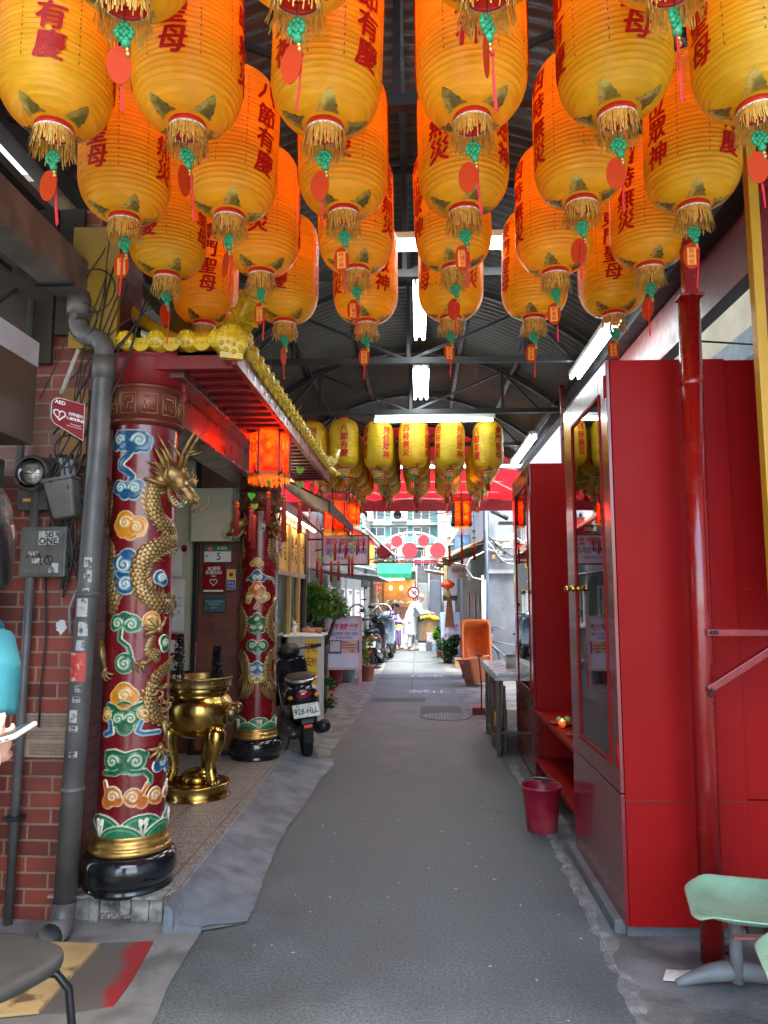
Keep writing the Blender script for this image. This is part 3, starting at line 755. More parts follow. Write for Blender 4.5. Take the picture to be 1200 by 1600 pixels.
RED_DARK2 = mat('lacquered_front', (.17,.010,.012), .22, var=.05, coat=.5, scale=1.5, rvar=.03)
c1 = cabinet('display_cabinet', 'nearer tall red cabinet with a glass door and brass knobs', .965, 3.73, 4.84, .60, .06, 2.82, (.17,.86,.73,2.60), (.97,.80))
c2 = cabinet('display_cabinet', 'farther tall red cabinet with a narrow glass door, beyond the open shelf', 1.0, 6.65, 7.86, .60, .05, 2.82, (.17,1.0,.73,2.60), (.30,))
# things kept behind the glass
for (nm,lab,x,y,z,h,r,col) in (('vase','small green vase behind the glass of the nearer cabinet',1.25,4.2,.64,.30,.07,(.05,.25,.08)),):
    t = thing(nm, lab, 'vase', (x,y,z)); g = MB(); g.lathe([(r*.6,0),(r,.08),(r*.9,.16),(r*.35,.22),(r*.5,h)], 20, cap=False); g.build('body', mat('green_glaze', col, .2), t)
    g = MB(); g.lathe([(r*.5,h),(r*.56,h+.008),(r*.5,h+.014)], 20, cap=False); g.build('rim', GOLD, t)
# plinth blocks under the cabinets
g = MB(); g.box((.98,3.76,0),(1.55,4.8,.058)); tag(g.build('plinth', mat('dark_stone', (.10,.10,.11), .7, var=.3), bev=.006), 'low dark stone plinth under the nearer red cabinet', 'plinth')
g = MB(); g.box((1.02,6.68,0),(1.58,7.8,.048)); tag(g.build('plinth', mat('dark_stone', (0,)*3), bev=.006), 'low dark stone plinth under the farther red cabinet', 'plinth')
# open shelf unit between the cabinets
s = thing('open_shelf', 'red open shelf unit between the two tall red cabinets', 'shelf', (1.0,4.85,0))
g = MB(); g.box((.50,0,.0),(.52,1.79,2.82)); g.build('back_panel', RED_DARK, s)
g = MB(); g.box((0,.0,.60),(.50,1.79,.635)); g.build('shelf_board', RED, s, bev=.004)
g = MB(); g.box((0,.0,.20),(.50,1.79,.232)); g.build('shelf_board', RED, s, bev=.004)
for y in (.02,1.755):
    g = MB(); g.box((.01,y-.0,0),(.04,y+.018,.60)); g.build('leg', RED_DARK, s)
# offerings on the shelf
def plate_of_fruit(x, y, z, lab, cols):
    t = thing('offering_plate', lab, 'plate', (x,y,z), 0, 'offerings on the red shelf')
    g = MB(); g.lathe([(.0,.004),(.05,.004),(.055,.0),(.06,.004),(.10,.022),(.102,.026),(.06,.010),(0,.008)], 24, cap=False); g.build('plate', mat('red_plastic', (.5,.03,.03), .35), t)
    for i,(c,dx,dy,r) in enumerate(cols):
        g = MB(); g.ball((0,0,0),(r,r,r*.92),14,10); o = g.build('fruit', c, t); o.location = (dx,dy,.012+r*.9)
FR_A = mat('pale_fruit', (.75,.35,.25), .5, var=.3); FR_B = mat('green_fruit', (.20,.30,.06), .5, var=.3)
plate_of_fruit(1.13, 5.35, .636, 'red plate of pale round buns on the upper red shelf', [(FR_A,-.03,-.03,.032),(FR_A,.035,-.02,.032),(FR_A,0,.035,.032),(FR_A,0,0,.03)])
plate_of_fruit(1.10, 5.85, .636, 'red plate with green fruit farther along the red shelf', [(FR_B,-.03,0,.03),(FR_B,.03,.01,.03)])
t = thing('offering_vase', 'dark round pot with green leaves on the upper red shelf', 'vase', (1.17,5.08,.636))
g = MB(); g.lathe([(.03,0),(.055,.03),(.06,.06),(.04,.10),(.03,.115),(.04,.13)], 20, cap=False); g.build('pot', mat('dark_glaze', (.03,.035,.02), .25), t)
g = MB(); rr = random.Random(4)
for i in range(50):
    a = rr.uniform(0,6.28); p = Vector((.05*math.cos(a)*rr.random(), .05*math.sin(a)*rr.random(), .13+rr.uniform(0,.06))); d = Vector((math.cos(a),math.sin(a),rr.uniform(-.2,.8))).normalized()*.035; n_ = d.cross(Vector((0,0,1)))*.35
    g.quad(p, p+d*.5+n_, p+d, p+d*.5-n_)
LEAF = mat('leaf_green', (.05,.14,.025), .5, var=.4, scale=9, trans=.25)
g.build('leaf_spray', LEAF, t)
t = thing('candle_cup', 'small lit candle in a glass cup on the upper red shelf', 'candle', (1.07,5.75,.636))
g = MB(); g.lathe([(.02,0),(.024,.002),(.028,.05),(.026,.05),(.022,.006),(0,.006)], 18, cap=False); g.build('cup', mat('amber_cup', (.6,.3,.08), .2, trans=.5), t)
g = MB(); g.lathe([(0,.03),(.006,.036),(.005,.048),(0,.062)], 10, cap=False); g.build('flame', emis('flame', (1,.45,.1), 14), t)
t = thing('black_jar', 'glossy black jar on the lower red shelf', 'jar', (1.15,5.1,.233))
g = MB(); g.lathe([(.04,0),(.07,.05),(.072,.11),(.045,.17),(.03,.18),(.032,.20)], 24); g.build('body', mat('black_glaze', (.01,.01,.012), .12), t)
g = MB(); g.lathe([(.034,.20),(.036,.21),(.012,.225),(.01,.24),(0,.245)], 20); g.build('lid', mat('black_glaze', (0,0,0)), t)
# red bucket
c = GZ(855,1285)
b = thing('bucket', 'red plastic bucket on the ground in front of the open red shelf', 'bucket', (.845,5.38,0))
PL_RED = mat('red_plastic_worn', (.25,.006,.022), .38, var=.1, dirt=(.35,.05,.06), dscale=5)
g = MB(); g.lathe([(0,.008),(.098,.008),(.100,0),(.104,.004),(.110,.08),(.122,.20),(.132,.285),(.141,.29),(.143,.298),(.138,.304),(.131,.300),(.118,.20),(.104,.02),(0,.016)], 40, cap=False); g.build('body', PL_RED, b)
g = MB(); g.tube([(.139*math.cos(a),.139*math.sin(a)*.96,.30+.02*math.sin(a)+.004) for a in [PI*i/16 for i in range(17)]], .0035, 6); g.build('handle', STEEL, b)
g = MB(); g.box((.02,.10,.30),(.07,.14,.315)); g.build('handle_grip', BLACK, b)
# screen panel of painted sheet beside the cabinet, standing in its plane
p = thing('painted_screen', 'wide red painted panel to the right of the red post', 'panel', (1.35,3.76,0))
g = MB(); g.box((1.566,3.755,.64),(2.6,3.775,2.82)); g.build('upper_sheet', RED, p, world=True, bev=.002)
g = MB(); g.box((1.566,3.755,.20),(2.6,3.775,.634)); g.build('lower_sheet', RED, p, world=True, bev=.002)
g = MB(); g.box((1.70,3.753,.20),(1.76,3.757,.26)); g.build('floor_slot', BLACK, p, world=True)
# dark plinth wall below
g = MB(); g.box((1.0,3.80,.0),(2.6,3.84,.2)); tag(g.build('low_wall', mat('dark_rendered', (.05,.05,.055), .8, var=.3, bump=.4)), 'dark low rendered wall showing under the red panel', 'wall')
# round red post with welded braces
p = thing('steel_post', 'round red steel post with braces in front of the red panel', 'post', (1.285,3.52,0))
PR = mat('red_post_paint', (.22,.004,.004), .25, var=.12, scale=6, coat=.5, dirt=(.2,.01,.008), dscale=3, dlo=.5, dhi=.8)
g = MB(); g.cyl((1.285,3.52,0),(1.325,3.52,3.06),.051,28); g.lathe([(.052,0),(.054,.01),(.052,.02)],24,Matrix.Translation((1.317,3.52,2.62)),cap=False); g.build('tube', PR, p, world=True)
g = MB(); g.box((1.30,3.495,3.07),(1.365,3.545,3.98)); g.box((1.27,3.47,3.055),(1.385,3.57,3.068)); g.build('upper_post', PR, p, world=True, bev=.003)
g = MB(); g.box((1.305,3.44,1.43),(2.4,3.48,1.462)); g.build('brace', PR, p, world=True, bev=.003)
g = MB(); g.bar((1.30,3.462,1.19),(2.05,3.462,1.66),.04,.034); g.build('brace', PR, p, world=True, bev=.003)
g = MB()
for (x,z) in ((1.322,1.446),(1.312,1.19),(1.34,1.446),(1.30,1.17)): g.cyl((x,3.445,z),(x,3.428,z),.009,8)
g.build('bolt', DARKMETAL, p, world=True)
# shadow-side small post of the canopy
p = thing('canopy_post', 'thin maroon canopy post above the farther red cabinet', 'post', (1.62,8.15,0))
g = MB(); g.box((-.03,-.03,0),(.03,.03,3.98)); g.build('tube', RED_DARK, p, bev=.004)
g = MB(); g.box((-.07,-.07,0),(.07,.07,.01)); g.build('foot_plate', RED_DARK, p)
# yellow-edged hanging board
b = thing('hanging_board', 'dark red board with a yellow edge strip hanging at the right', 'board', (1.55,3.3,1.5))
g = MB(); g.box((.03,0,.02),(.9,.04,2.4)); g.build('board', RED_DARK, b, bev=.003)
g = MB(); g.box((-.012,-.005,0),(.034,.05,2.4)); g.build('edge_strip', mat('yellow_edge', (.50,.27,.015), .4, var=.1), b, bev=.004)
# green bucket chairs on a beam
GREEN = mat('pale_green_plastic', (.24,.42,.28), .3, var=.06, coat=.25, dirt=(.14,.30,.18), dscale=6, dlo=.5, dhi=.8)
def seat_shell(g):
    """scooped seat pan, front edge towards -x, rising to a backrest at +x"""
    nu, nv = 22, 18; top = []; 
    def P_(u, v):   # u 0 front .. 1 top of back ; v -1..1
        if u < .55: t = u/.55; x = -.24+.40*t; z = .03-.050*math.sin(PI*min(1,t*1.0))**.7*(1-abs(v)**3)
        else: t = (u-.55)/.45; x = .16+.10*t; z = .01+.36*t
        wd = .235*(1-.16*max(0,(.18-u)/.18)**2-.25*max(0,(u-.85)/.15)**2)
        edge = abs(v)**4*.008
        return (x+ (.0 if u<.55 else -.03*abs(v)**2), wd*v, z+edge*(1 if u < .6 else .2)-.03*max(0,(.1-u)/.1)**2)
    vs = [P_(i/nu, -1+2*j/nv) for i in range(nu+1) for j in range(nv+1)]; W = nv+1
    # round the front corners
    vs2 = []
    for (x,y,z) in vs:
        if x < -.14: k = max(0,abs(y)-.12)/.115; x = x+.07*k**2.2*(min(1,(-.14-x)/.10))
        vs2.append((x,y,z))
    g.add(vs2, [(i*W+j,i*W+j+1,(i+1)*W+j+1,(i+1)*W+j) for i in range(nu) for j in range(nv)], True)
def bench_chair(x, y, rz, label):
    t = thing('beam_chair', label, 'chair', (x,y,.40), rz, 'green plastic chairs at the right')
    g = MB(); seat_shell(g); o = g.build('seat_shell', GREEN, t); so_ = o.modifiers.new('t','SOLIDIFY'); so_.thickness = .009; o.modifiers.new('s','SUBSURF').levels = 1
    g = MB(); g.box((-.03,-.05,-.09),(.09,.05,-.045)); g.build('bracket', DARKMETAL, t)
bench_chair(1.29, 3.08, R(-14), 'pale green plastic seat nearer the red post, farther of the pair')
bench_chair(1.345, 2.56, R(-14), 'pale green plastic seat cut by the frame, nearer of the pair')
b = thing('chair_beam', 'steel beam with curved grey feet carrying the green plastic seats', 'chair base', (1.33,2.6,0))
g = MB(); g.bar((1.28,3.4,.33),(1.44,1.9,.33),.05,.04); g.build('beam', mat('brown_beam', (.14,.05,.04), .4), b, world=True, bev=.004)
for (x,y) in ((1.30,3.30),(1.41,2.05)):
    g = MB(); g.cyl((x,y,.03),(x,y,.31),.025,14); g.build('leg', GREYPAINT, b, world=True)
    g = MB(); pts = [(x-.24+.48*i/12, y+.02, .012+.055*math.sin(PI*i/12)) for i in range(13)]; g.tube(pts, [.014+.026*math.sin(PI*i/12) for i in range(13)], 12); g.build('foot', GREYPAINT, b, world=True)
g = MB(); g.box((1.10,2.80,.405),(1.30,2.835,.415)); g.build('link_strip', mat('brown_beam', (0,0,0)), b, world=True, bev=.003)
# paper litter
c = GZ(1085,1520)
g = MB(); g.add([(-.09,-.03,.010),(.04,-.05,.012),(.08,.03,.024),(-.05,.05,.014)],[(0,1,2,3)]); o = g.build('paper_scrap', mat('paper', (.7,.68,.6), .8, dirt=(.4,.25,.2), dscale=20)); o.location = (1.10,3.37,.004); o.modifiers.new('t','SOLIDIFY').thickness = .002
tag(o, 'crumpled paper scrap on the ground beside the red post', 'paper')
g = MB(); g.lathe([(.0,.018),(.03,.018),(.033,.012),(.03,0)],20); o = g.build('tin_lid', STEEL); o.location = (1.42,3.70,.42) if False else (1.40,3.6,.012); tag(o, 'small round tin lid lying below the red panel', 'lid')
# table with stools stacked, beyond the farther cabinet
t = thing('work_table', 'grey topped metal table piled with odds and ends beyond the farther cabinet', 'table', (.80,8.2,0))
DB = mat('dark_bronze_tube', (.07,.055,.04), .4, .4)
g = MB(); g.box((.78,7.75,.80),(1.45,9.5,.83)); g.build('tabletop', mat('brushed_grey_top', (.42,.43,.45), .3, .3), t, world=True, bev=.004)
g = MB()
g.box((.77,7.74,.76),(.80,9.5,.80)); g.box((.80,7.74,.76),(1.45,7.77,.80)); g.build('apron_rail', STEEL, t, world=True, bev=.002)
for (x,y) in ((.80,7.78),(.80,8.35),(.80,9.0),(1.4,7.8)):
    g = MB(); g.box((x-.018,y-.018,0),(x+.018,y+.018,.80)); g.build('leg', DB, t, world=True)
g = MB(); g.box((.80,7.8,.22),(1.4,9.3,.245)); g.build('lower_shelf', DB, t, world=True)
for (nm,lab,x,y,z,r,h,c_) in (('paint_tin','small orange tin under the grey topped table',.86,8.1,.245,.07,.16,(.6,.25,.05)),('paint_tin','red can standing low under the grey topped table',.9,8.6,.245,.08,.2,(.5,.04,.03)),('paint_tin','yellow pail beneath the grey topped table',.87,9.1,.245,.09,.2,(.55,.4,.1)),('steel_pot','dented steel pot standing on the grey table top',1.1,8.5,.83,.13,.12,(.4,.4,.42))):
    q = thing(nm, lab, 'tin' if 'tin' in nm else 'pot', (x,y,z)); g = MB(); g.lathe([(0,.0),(r*.95,0),(r,.01),(r,h),(r*.96,h),(r*.94,.02),(0,.02)],24,cap=False); g.build('body', mat('tin_%d' % int(x*100), c_, .4, .2), q)
    g = MB(); g.lathe([(r,h),(r*1.05,h+.004),(r,h+.01)],24,cap=False); g.build('rim', STEEL, q)
g = MB(); g.box((0,0,0),(.02,.35,.5)); o = g.build('board_sheet', mat('pinkish_board', (.40,.22,.18), .6, var=.3), bev=.003); o.location = (.83,7.9,.26); o.rotation_euler = (0,.05,0); tag(o, 'pinkish board slotted upright under the grey topped table', 'board')
for i,(y,x,c_,lab) in enumerate(((7.82,.815,(.045,.035,.028),'dark brown folded frame leaning under the near end of the grey topped table'),(8.12,.80,(.10,.055,.035),'reddish brown board standing under the grey topped table'),(8.62,.81,(.05,.05,.05),'blackish tray propped under the far half of the grey topped table'))):
    q = thing('folded_stool', lab, 'folded stool', (x,y,0)); g = MB()
    for dx in (0,.05): g.box((dx,0,.02),(dx+.022,.03,.70)); g.box((dx,.20,.02),(dx+.022,.23,.70))
    g.build('leg_frame', mat('folded_%d'%i, c_, .45), q, bev=.003); g = MB(); g.box((-.012,-.01,.42),(.0,.24,.68)); g.box((-.012,-.01,.10),(.0,.24,.16)); g.build('seat_board', mat('folded_%d'%i, (0,)*3), q, bev=.003)
# red dustpan with long handle
c = GZ(750,1118)
d = thing('dustpan', 'long-handled red dustpan standing on the right verge', 'dustpan', (c.x+.02,c.y,0))
g = MB(); g.tube([(0,0,.06),(.01,.03,.40),(-.02,.05,.80)], .011, 8); g.box((-.05,.03,.79),(.03,.07,.82)); g.build('handle', PL_RED, d)
g = MB(); g.add([(-.12,-.11,.004),(.12,-.11,.004),(.12,.08,.004),(-.12,.08,.004),(-.12,.08,.12),(.12,.08,.12),(-.12,.0,.10),(.12,.0,.10)],[(0,1,2,3),(3,2,5,4),(0,3,4,6),(1,7,5,2),(4,5,7,6)]); o = g.build('pan', PL_RED, d); o.modifiers.new('t','SOLIDIFY').thickness = .004
# building to the right, seen over the cabinets
nb = thing('neighbor_building', 'pale building seen through the gap above the red panel', 'building', (3.2,2,0))
g = MB(); g.box((3.2,-2,4.0),(3.5,12,8.5)); g.build('wall', mat('cream_plaster', (.34,.25,.13), .8, var=.22, scale=2.5), nb, world=True)  # the wall's own cream colour
g = MB(); g.box((3.12,-2,3.86),(3.2,12,4.14)); g.build('ledge', mat('grey_ledge', (.17,.165,.13), .8, var=.2), nb, world=True)
g = MB(); g.box((3.0,-2,3.62),(3.15,12,3.76)); g.build('awning_rail', mat('brown_rail', (.07,.05,.045), .6), nb, world=True)
g = MB(); g.box((3.25,-2,0),(3.5,12,3.62)); g.build('shopfront', mat('bluish_glass', (.35,.45,.5), .3), nb, world=True)
g = MB()
for y in (1,2.5,4,5.5,7): g.cyl((1.97,y,3.55),(3.0,y+.5,3.66),.008,6)
g.build('stay_wire', CABLE, nb, world=True)
# back wall behind cabinets
g = MB(); g.box((2.05,3.9,0),(2.15,12.5,2.75)); tag(g.build('partition_wall', mat('maroon_partition', (.13,.02,.02), .6, var=.2)), 'dark red partition wall standing behind the cabinets', 'wall')
# ================================================================== LEFT SIDE: brick shop, pipe, temple porch
BRICK = brick_mat('glazed_red_brick', (.27,.052,.030), (.13,.028,.020), (.26,.17,.11), .235, .078, 'XZ')
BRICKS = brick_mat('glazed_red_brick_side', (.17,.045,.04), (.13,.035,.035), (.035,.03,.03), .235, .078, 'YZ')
BRICKB = brick_mat('porch_brick', (.20,.055,.035), (.16,.045,.03), (.12,.07,.05), .235, .062, 'XZ', .004)
w_ = thing('brick_wall', 'red glazed brick wall behind the drain pipe at the left', 'wall', (-1.75,3.8,0))
g = MB(); g.box((-4.2,3.80,0),(-1.75,3.86,3.75)); g.build('front_face', BRICK, w_, world=True)
g = MB(); g.box((-1.80,3.862,0.0),(-1.752,4.42,3.75)); g.build('side_face', BRICKS, w_, world=True)
# plaque with engraved rows of characters
pl = thing('stone_plaque', 'brown engraved donor plaque set in the brick wall', 'plaque', (-1.9,3.80,.9))
g = MB(); g.box((-.17,-.022,-.105),(.125,-.001,.115)); g.build('slab', mat('plaque_stone', (.28,.19,.13), .6, var=.2, scale=18), pl, bev=.003)
g = MB(); rr = random.Random(3); CH = '信士弟子林陳李王張黃吳劉蔡楊許鄭謝洪郭邱曾廖賴徐'
for c_ in range(19):
    for r_ in range(13):
        if r_ in (4,8) or (r_ > 8 and c_ < 5): continue
        put_text(g, rr.choice(CH), (-.155+c_*.0145, -.0235, .10-r_*.0155), .0125)
g.build('engraving', mat('plaque_ink', (.11,.065,.04), .7), pl)
g = MB()
for a,b in (((-.165,-.024,.108),(.12,-.021,.111)),((-.165,-.024,-.100),(.12,-.021,-.097)),((-.166,-.024,-.1),(-.163,-.021,.111)),((.118,-.024,-.1),(.121,-.021,.111))): g.box(a,b)
g.build('border', mat('plaque_edge', (.36,.27,.19), .6), pl)
# drain pipe
PIPE = mat('grey_pvc_pipe', (.085,.082,.078), .42, var=.25, scale=5, dirt=(.17,.15,.13), dscale=3.5, dlo=.5, dhi=.75)
dp = thing('drain_pipe', 'grey plastic drain pipe with stickers down the brick wall', 'pipe', (-1.70,3.66,0))
g = MB(); pts = [(-1.80,3.68,3.22),(-1.80,3.68,3.06)]
for i in range(9): a = i/8*PI/2; pts.append((-1.80+.09*(1-math.cos(a)),3.68,3.06-.09*math.sin(a)-.0))
pts += [(-1.70,3.68,2.965)]
for i in range(1,9): a = i/8*PI/2; pts.append((-1.71+.05+.0+ .06*math.sin(a)-.05,3.68,2.965-.08*(1-math.cos(a))-.0))
pts += [(-1.648,3.68,2.80),(-1.672,3.66,1.6),(-1.700,3.63,.10)]
g.tube(pts, .052, 20); g.build('tube', PIPE, dp, world=True)
def ring(g, c, d, r, h): g.cyl(Vector(c)-Vector(d)*h/2, Vector(c)+Vector(d)*h/2, r, 22)
for q in (((-1.80,3.68,3.14),.060,.10),((-1.648,3.68,2.80),.060,.12),((-1.672,3.662,1.62),.058,.025),((-1.69,3.64,.68),.057,.02)): g = MB(); ring(g,q[0],(0,0,1),q[1],q[2]); g.build('socket', PIPE, dp, world=True)
g = MB(); pts = [(-1.700,3.63,.16),(-1.700,3.62,.09),(-1.703,3.59,.055),(-1.708,3.53,.05)]; g.tube(pts, [.055,.057,.060,.062], 22, cap=False); o = g.build('outlet_elbow', PIPE, dp, world=True); o.modifiers.new('t','SOLIDIFY').thickness = .006
def sticker(g, z, h, a0, a1, r=.0545):
    t = (2.80-z)/1.2; t2 = max(0,min(1,t)); x = -1.648-.024*t2-(.028*max(0,t-1)); y = 3.68-.02*t2-(.03*max(0,t-1)*.83)
    g.lathe([(r,-h/2),(r,h/2)], 8, Matrix.Translation((x,y,z)), cap=False, a0=R(a0), a1=R(a1))
for nm,m_,lst in (('paper_sticker', mat('sticker_paper', (.48,.46,.42), .7, var=.35, scale=30, dirt=(.10,.09,.08), dscale=30, dlo=.48, dhi=.6), [(1.78,.05,-95,-55),(1.71,.06,-90,-50),(1.63,.045,-92,-58),(1.555,.09,-120,-60),(1.45,.07,-100,-50),(1.37,.05,-105,-60),(1.16,.03,-90,-55),(1.11,.03,-100,-60),(1.03,.06,-110,-70),(.97,.028,-105,-62),(.85,.028,-95,-55)]),
                  ('red_sticker', mat('sticker_red', (.5,.05,.03), .5, dirt=(.5,.4,.35), dscale=25, dlo=.55, dhi=.65), [(1.265,.14,-140,-45)])):
    for z,h,a,b in lst:
        g = MB(); sticker(g,z,h,a,b); g.build(nm, m_, dp, world=True)
g = MB()
for z,a in ((1.78,-76),(1.71,-70),(1.63,-75),(1.16,-72),(1.11,-80),(.97,-84),(.85,-75)):
    t = (2.80-z)/1.2; t2 = max(0,min(1,t)); x = -1.648-.024*t2-(.028*max(0,t-1)); y = 3.68-.02*t2-(.03*max(0,t-1)*.83)
    c = Vector((x+.0562*math.cos(R(a)), y+.0562*math.sin(R(a)), z)); tx = Vector((-math.sin(R(a)),math.cos(R(a)),0))
    put_text(g, '開鎖', c+Vector((0,0,.006)), .013, tx, (0,0,1), .02); put_text(g, '2834-5', c-Vector((0,0,.008)), .010, tx, (0,0,1), .02)
g.build('sticker_print', BLACK, dp, world=True)
# thin conduits at the far left
for i,(x,y,z0,z1,r) in enumerate(((-2.03,3.74,0,2.2,.022),(-2.10,3.72,2.2,3.2,.02))):
    t = thing('conduit', ('grey conduit pipe down the brick wall behind the standing person','grey conduit rising above the electricity meter')[i], 'pipe', (x,y,z0))
    g = MB(); g.cyl((0,0,0),(0.02,0,z1-z0),r,14); g.build('tube', PIPE, t)
    g = MB(); g.box((-.04,-.03,.5),(.04,.04,.52)); g.build('clamp', DARKMETAL, t)
# electricity meter
GM = mat('meter_dark', (.045,.042,.038), .6, var=.3, scale=12, dirt=(.10,.08,.06), dscale=8)
t = thing('electricity_meter', 'round glass electricity meter on the brick wall', 'meter', (-2.02,3.79,2.22))
g = MB(); g.box((-.09,-.05,-.16),(.09,.0,.12)); g.build('backbox', GM, t, bev=.006)
RX = Matrix.Rotation(PI/2,4,'X')
g = MB(); g.lathe([(.095,0),(.095,.04),(.085,.05),(.08,.05)],32,Matrix.Translation((0,-.05,.03)) @ RX,cap=False); g.build('rim', GM, t)
g = MB(); g.lathe([(0,.03),(.07,.03)],28,Matrix.Translation((0,-.05,.03)) @ RX,cap=False); g.build('dial', mat('meter_dial', (.42,.40,.35), .5, var=.25, scale=40), t)
g = MB(); put_text(g,'1 9 7 0 4',(0,-.0825,.055),.022); g.box((-.05,-.083,.028),(.05,-.081,.031)); put_text(g,'kWh',(0,-.0825,.0),.02); g.build('dial_print', BLACK, t)
g = MB(); g.box((-.055,-.054,-.115),(.02,-.05,-.10)); g.build('yellow_label', mat('amber_label', (.5,.28,.03), .5), t)
g = MB(); g.ball((0,0,0),(.078,.078,.05),24,12,Matrix.Translation((0,-.08,.03)) @ RX); g.build('glass_dome', glass_mat('dome_glass', (.9,.9,.88), .03, .85), t)
t = thing('current_transformer', 'grey lopsided junction hood hanging beside the meter', 'junction box', (-1.84,3.72,2.13))
t.rotation_euler = (0,R(-10),0)
g = MB(); g.add([(-.08,-.07,.08),(.075,-.07,.08),(.06,-.06,-.12),(-.055,-.06,-.12),(-.08,.05,.08),(.075,.05,.08),(.06,.05,-.12),(-.055,.05,-.12)],[(0,3,2,1),(4,5,6,7),(0,1,5,4),(3,7,6,2),(0,4,7,3),(1,2,6,5)]); g.build('hood', mat('hood_grey', (.15,.135,.115), .6, var=.25, dirt=(.07,.06,.05)), t, bev=.014, seg=3)
g = MB(); g.box((-.085,-.078,.075),(.08,.055,.092)); g.build('lid', mat('hood_grey', (0,)*3), t, bev=.004)
g = MB()
for i in range(3): g.box((0+i*.028,-.03,.095),(.02+i*.028,.0,.20-.01*i))
g.build('terminal', GREYPAINT, t, bev=.004)
t = thing('distribution_box', 'graffitied grey electrical box with torn stickers under the meter', 'electrical box', (-1.93,3.79,1.84))
g = MB(); g.box((-.13,-.08,-.13),(.11,.0,.13)); g.build('case', mat('box_grey', (.11,.10,.085), .55, var=.3, scale=9, dirt=(.05,.045,.04), dscale=8), t, bev=.006)
g = MB(); g.box((-.115,-.088,-.115),(.095,-.080,.115)); dd = g.build('door', mat('box_grey', (0,)*3), t, bev=.004)
g = MB(); g.box((-.03,-.0905,.035),(.075,-.0885,.105)); g.box((-.08,-.0905,-.02),(-.03,-.0885,.0)); g.box((.03,-.0905,-.11),(.08,-.0885,-.06)); g.box((-.06,-.0905,-.06),(.0,-.0885,-.035)); g.build('torn_sticker', mat('sticker_paper', (0,)*3), dd)
g = MB(); put_text(g,'..IS',(.028,-.092,.088),.040,bold=.03); put_text(g,'ONE',(.022,-.092,.054),.046,bold=.03,width=.098)
g.tube([(-.09,-.092,-.03),(-.06,-.092,.0),(-.05,-.092,-.05),(-.02,-.092,-.01),(-.01,-.092,-.07),(.02,-.092,-.02),(.045,-.092,-.075)],.0028,5)
g.tube([(.03+.022*math.cos(a),-.092,-.045+.022*math.sin(a)) for a in [i*.5 for i in range(13)]],.0025,5)
g.build('marker_writing', BLACK, dd)
# AED sign
DR = mat('aed_red', (.20,.003,.004), .5, var=.08, spec=.2)
t = thing('first_aid_sign', 'red heart-shaped AED sign sticking out above the meter', 'sign', (-1.70,3.42,2.475), R(18)); t.scale = (.74,.74,.74)
g = MB(); W, H_ = .105, .135; poly = [(.105,-.135),(.105,.115)]
for i in range(9): a = PI/2+i/8*PI/2; poly.append((-.045+.06*math.cos(a), .055+.06*math.sin(a)))
for i in range(9): a = PI+i/8*PI/3; poly.append((-.045+.06*math.cos(a), -.02+.06*math.sin(a)))
SH = Matrix(((1,0,0,0),(0,1,0,0),(0,0,1,0),(0,0,0,1))); 
def shear(g): g.v = [(x,y,z-.24*x) for x,y,z in g.v]; return g
PM = RX
g.prism(poly,-.004,.004,PM); shear(g).build('panel', DR, t)
g = MB(); n = len(poly)
g.tube([(x*.96,-.006,y*.96) for x,y in poly]+[(poly[0][0]*.96,-.006,poly[0][1]*.96)],.0022,5); shear(g).build('white_border', WHITE, t)
g = MB(); put_text(g,'AED',(-.05,-.0065,.082),.034,bold=.02); put_text(g,'自動體外',(.052,-.0065,.025),.024,bold=.01); put_text(g,'心臟電擊器',(.045,-.0065,-.005),.022,bold=.01); put_text(g,'Automated',(.05,-.0065,-.04),.014); put_text(g,'External Defibrillator',(.045,-.0065,-.056),.011)
def heart(g, c, s, y, r, n=28):
    pts = []
    for i in range(n+1):
        a = 2*PI*i/n; x = 16*math.sin(a)**3; z = 13*math.cos(a)-5*math.cos(2*a)-2*math.cos(3*a)-math.cos(4*a); pts.append((c[0]+x*s/16, y, c[1]+z*s/16))
    g.tube(pts, r, 6)
heart(g,(-.05,.0),.036,-.007,.005); g.tube([(-.042,-.008,.018),(-.056,-.008,.0),(-.045,-.008,-.002),(-.06,-.008,-.022)],.0028,5)
shear(g).build('lettering', WHITE, t)
g = MB(); g.bar((-.0,.01,.0),(-.1,.30,.10),.012,.012); g.build('bracket', DARKMETAL, t)
# wooden board behind it, white cable tray, dark roof box gutter, etc
g = MB(); g.box((-.09,0,0),(.05,.018,.42)); o = g.build('wood_board', mat('orange_ply', (.30,.13,.04), .6, var=.25, scale=7)); o.location = (-1.82,3.775,2.30); tag(o, 'orange-brown plywood board on the wall behind the red AED sign', 'board')
t = thing('box_gutter', 'dirty grey box gutter running overhead at the upper left', 'gutter', (-1.85,-.5,3.2))
g = MB(); g.box((-1.93,-.5,3.20),(-1.77,3.84,3.215)); g.box((-1.93,-.5,3.215),(-1.92,3.84,3.40)); g.box((-1.78,-.5,3.215),(-1.77,3.84,3.40)); g.build('trough', mat('galvanised_dirty', (.17,.15,.13), .5, .2, var=.25, scale=4, dirt=(.08,.065,.05), dscale=5), t, world=True)
g = MB(); g.box((-1.93,3.84,3.20),(-1.77,3.85,3.40)); g.build('end_cap', GREYPAINT, t, world=True)
g = MB()
for y in (0,.9,1.8,2.7,3.5): g.box((-1.95,y,3.19),(-1.75,y+.03,3.20))
g.build('strap', DARKMETAL, t, world=True)
t = thing('shop_signbox', 'long brown sign box with a white top strip at the left edge', 'sign box', (-1.82,.4,2.3))
g = MB(); g.box((-2.1,.2,2.32),(-1.82,3.34,2.70)); g.build('lower_panel', mat('brown_laminate', (.085,.055,.035), .5, var=.2, scale=3), t, world=True, bev=.004)
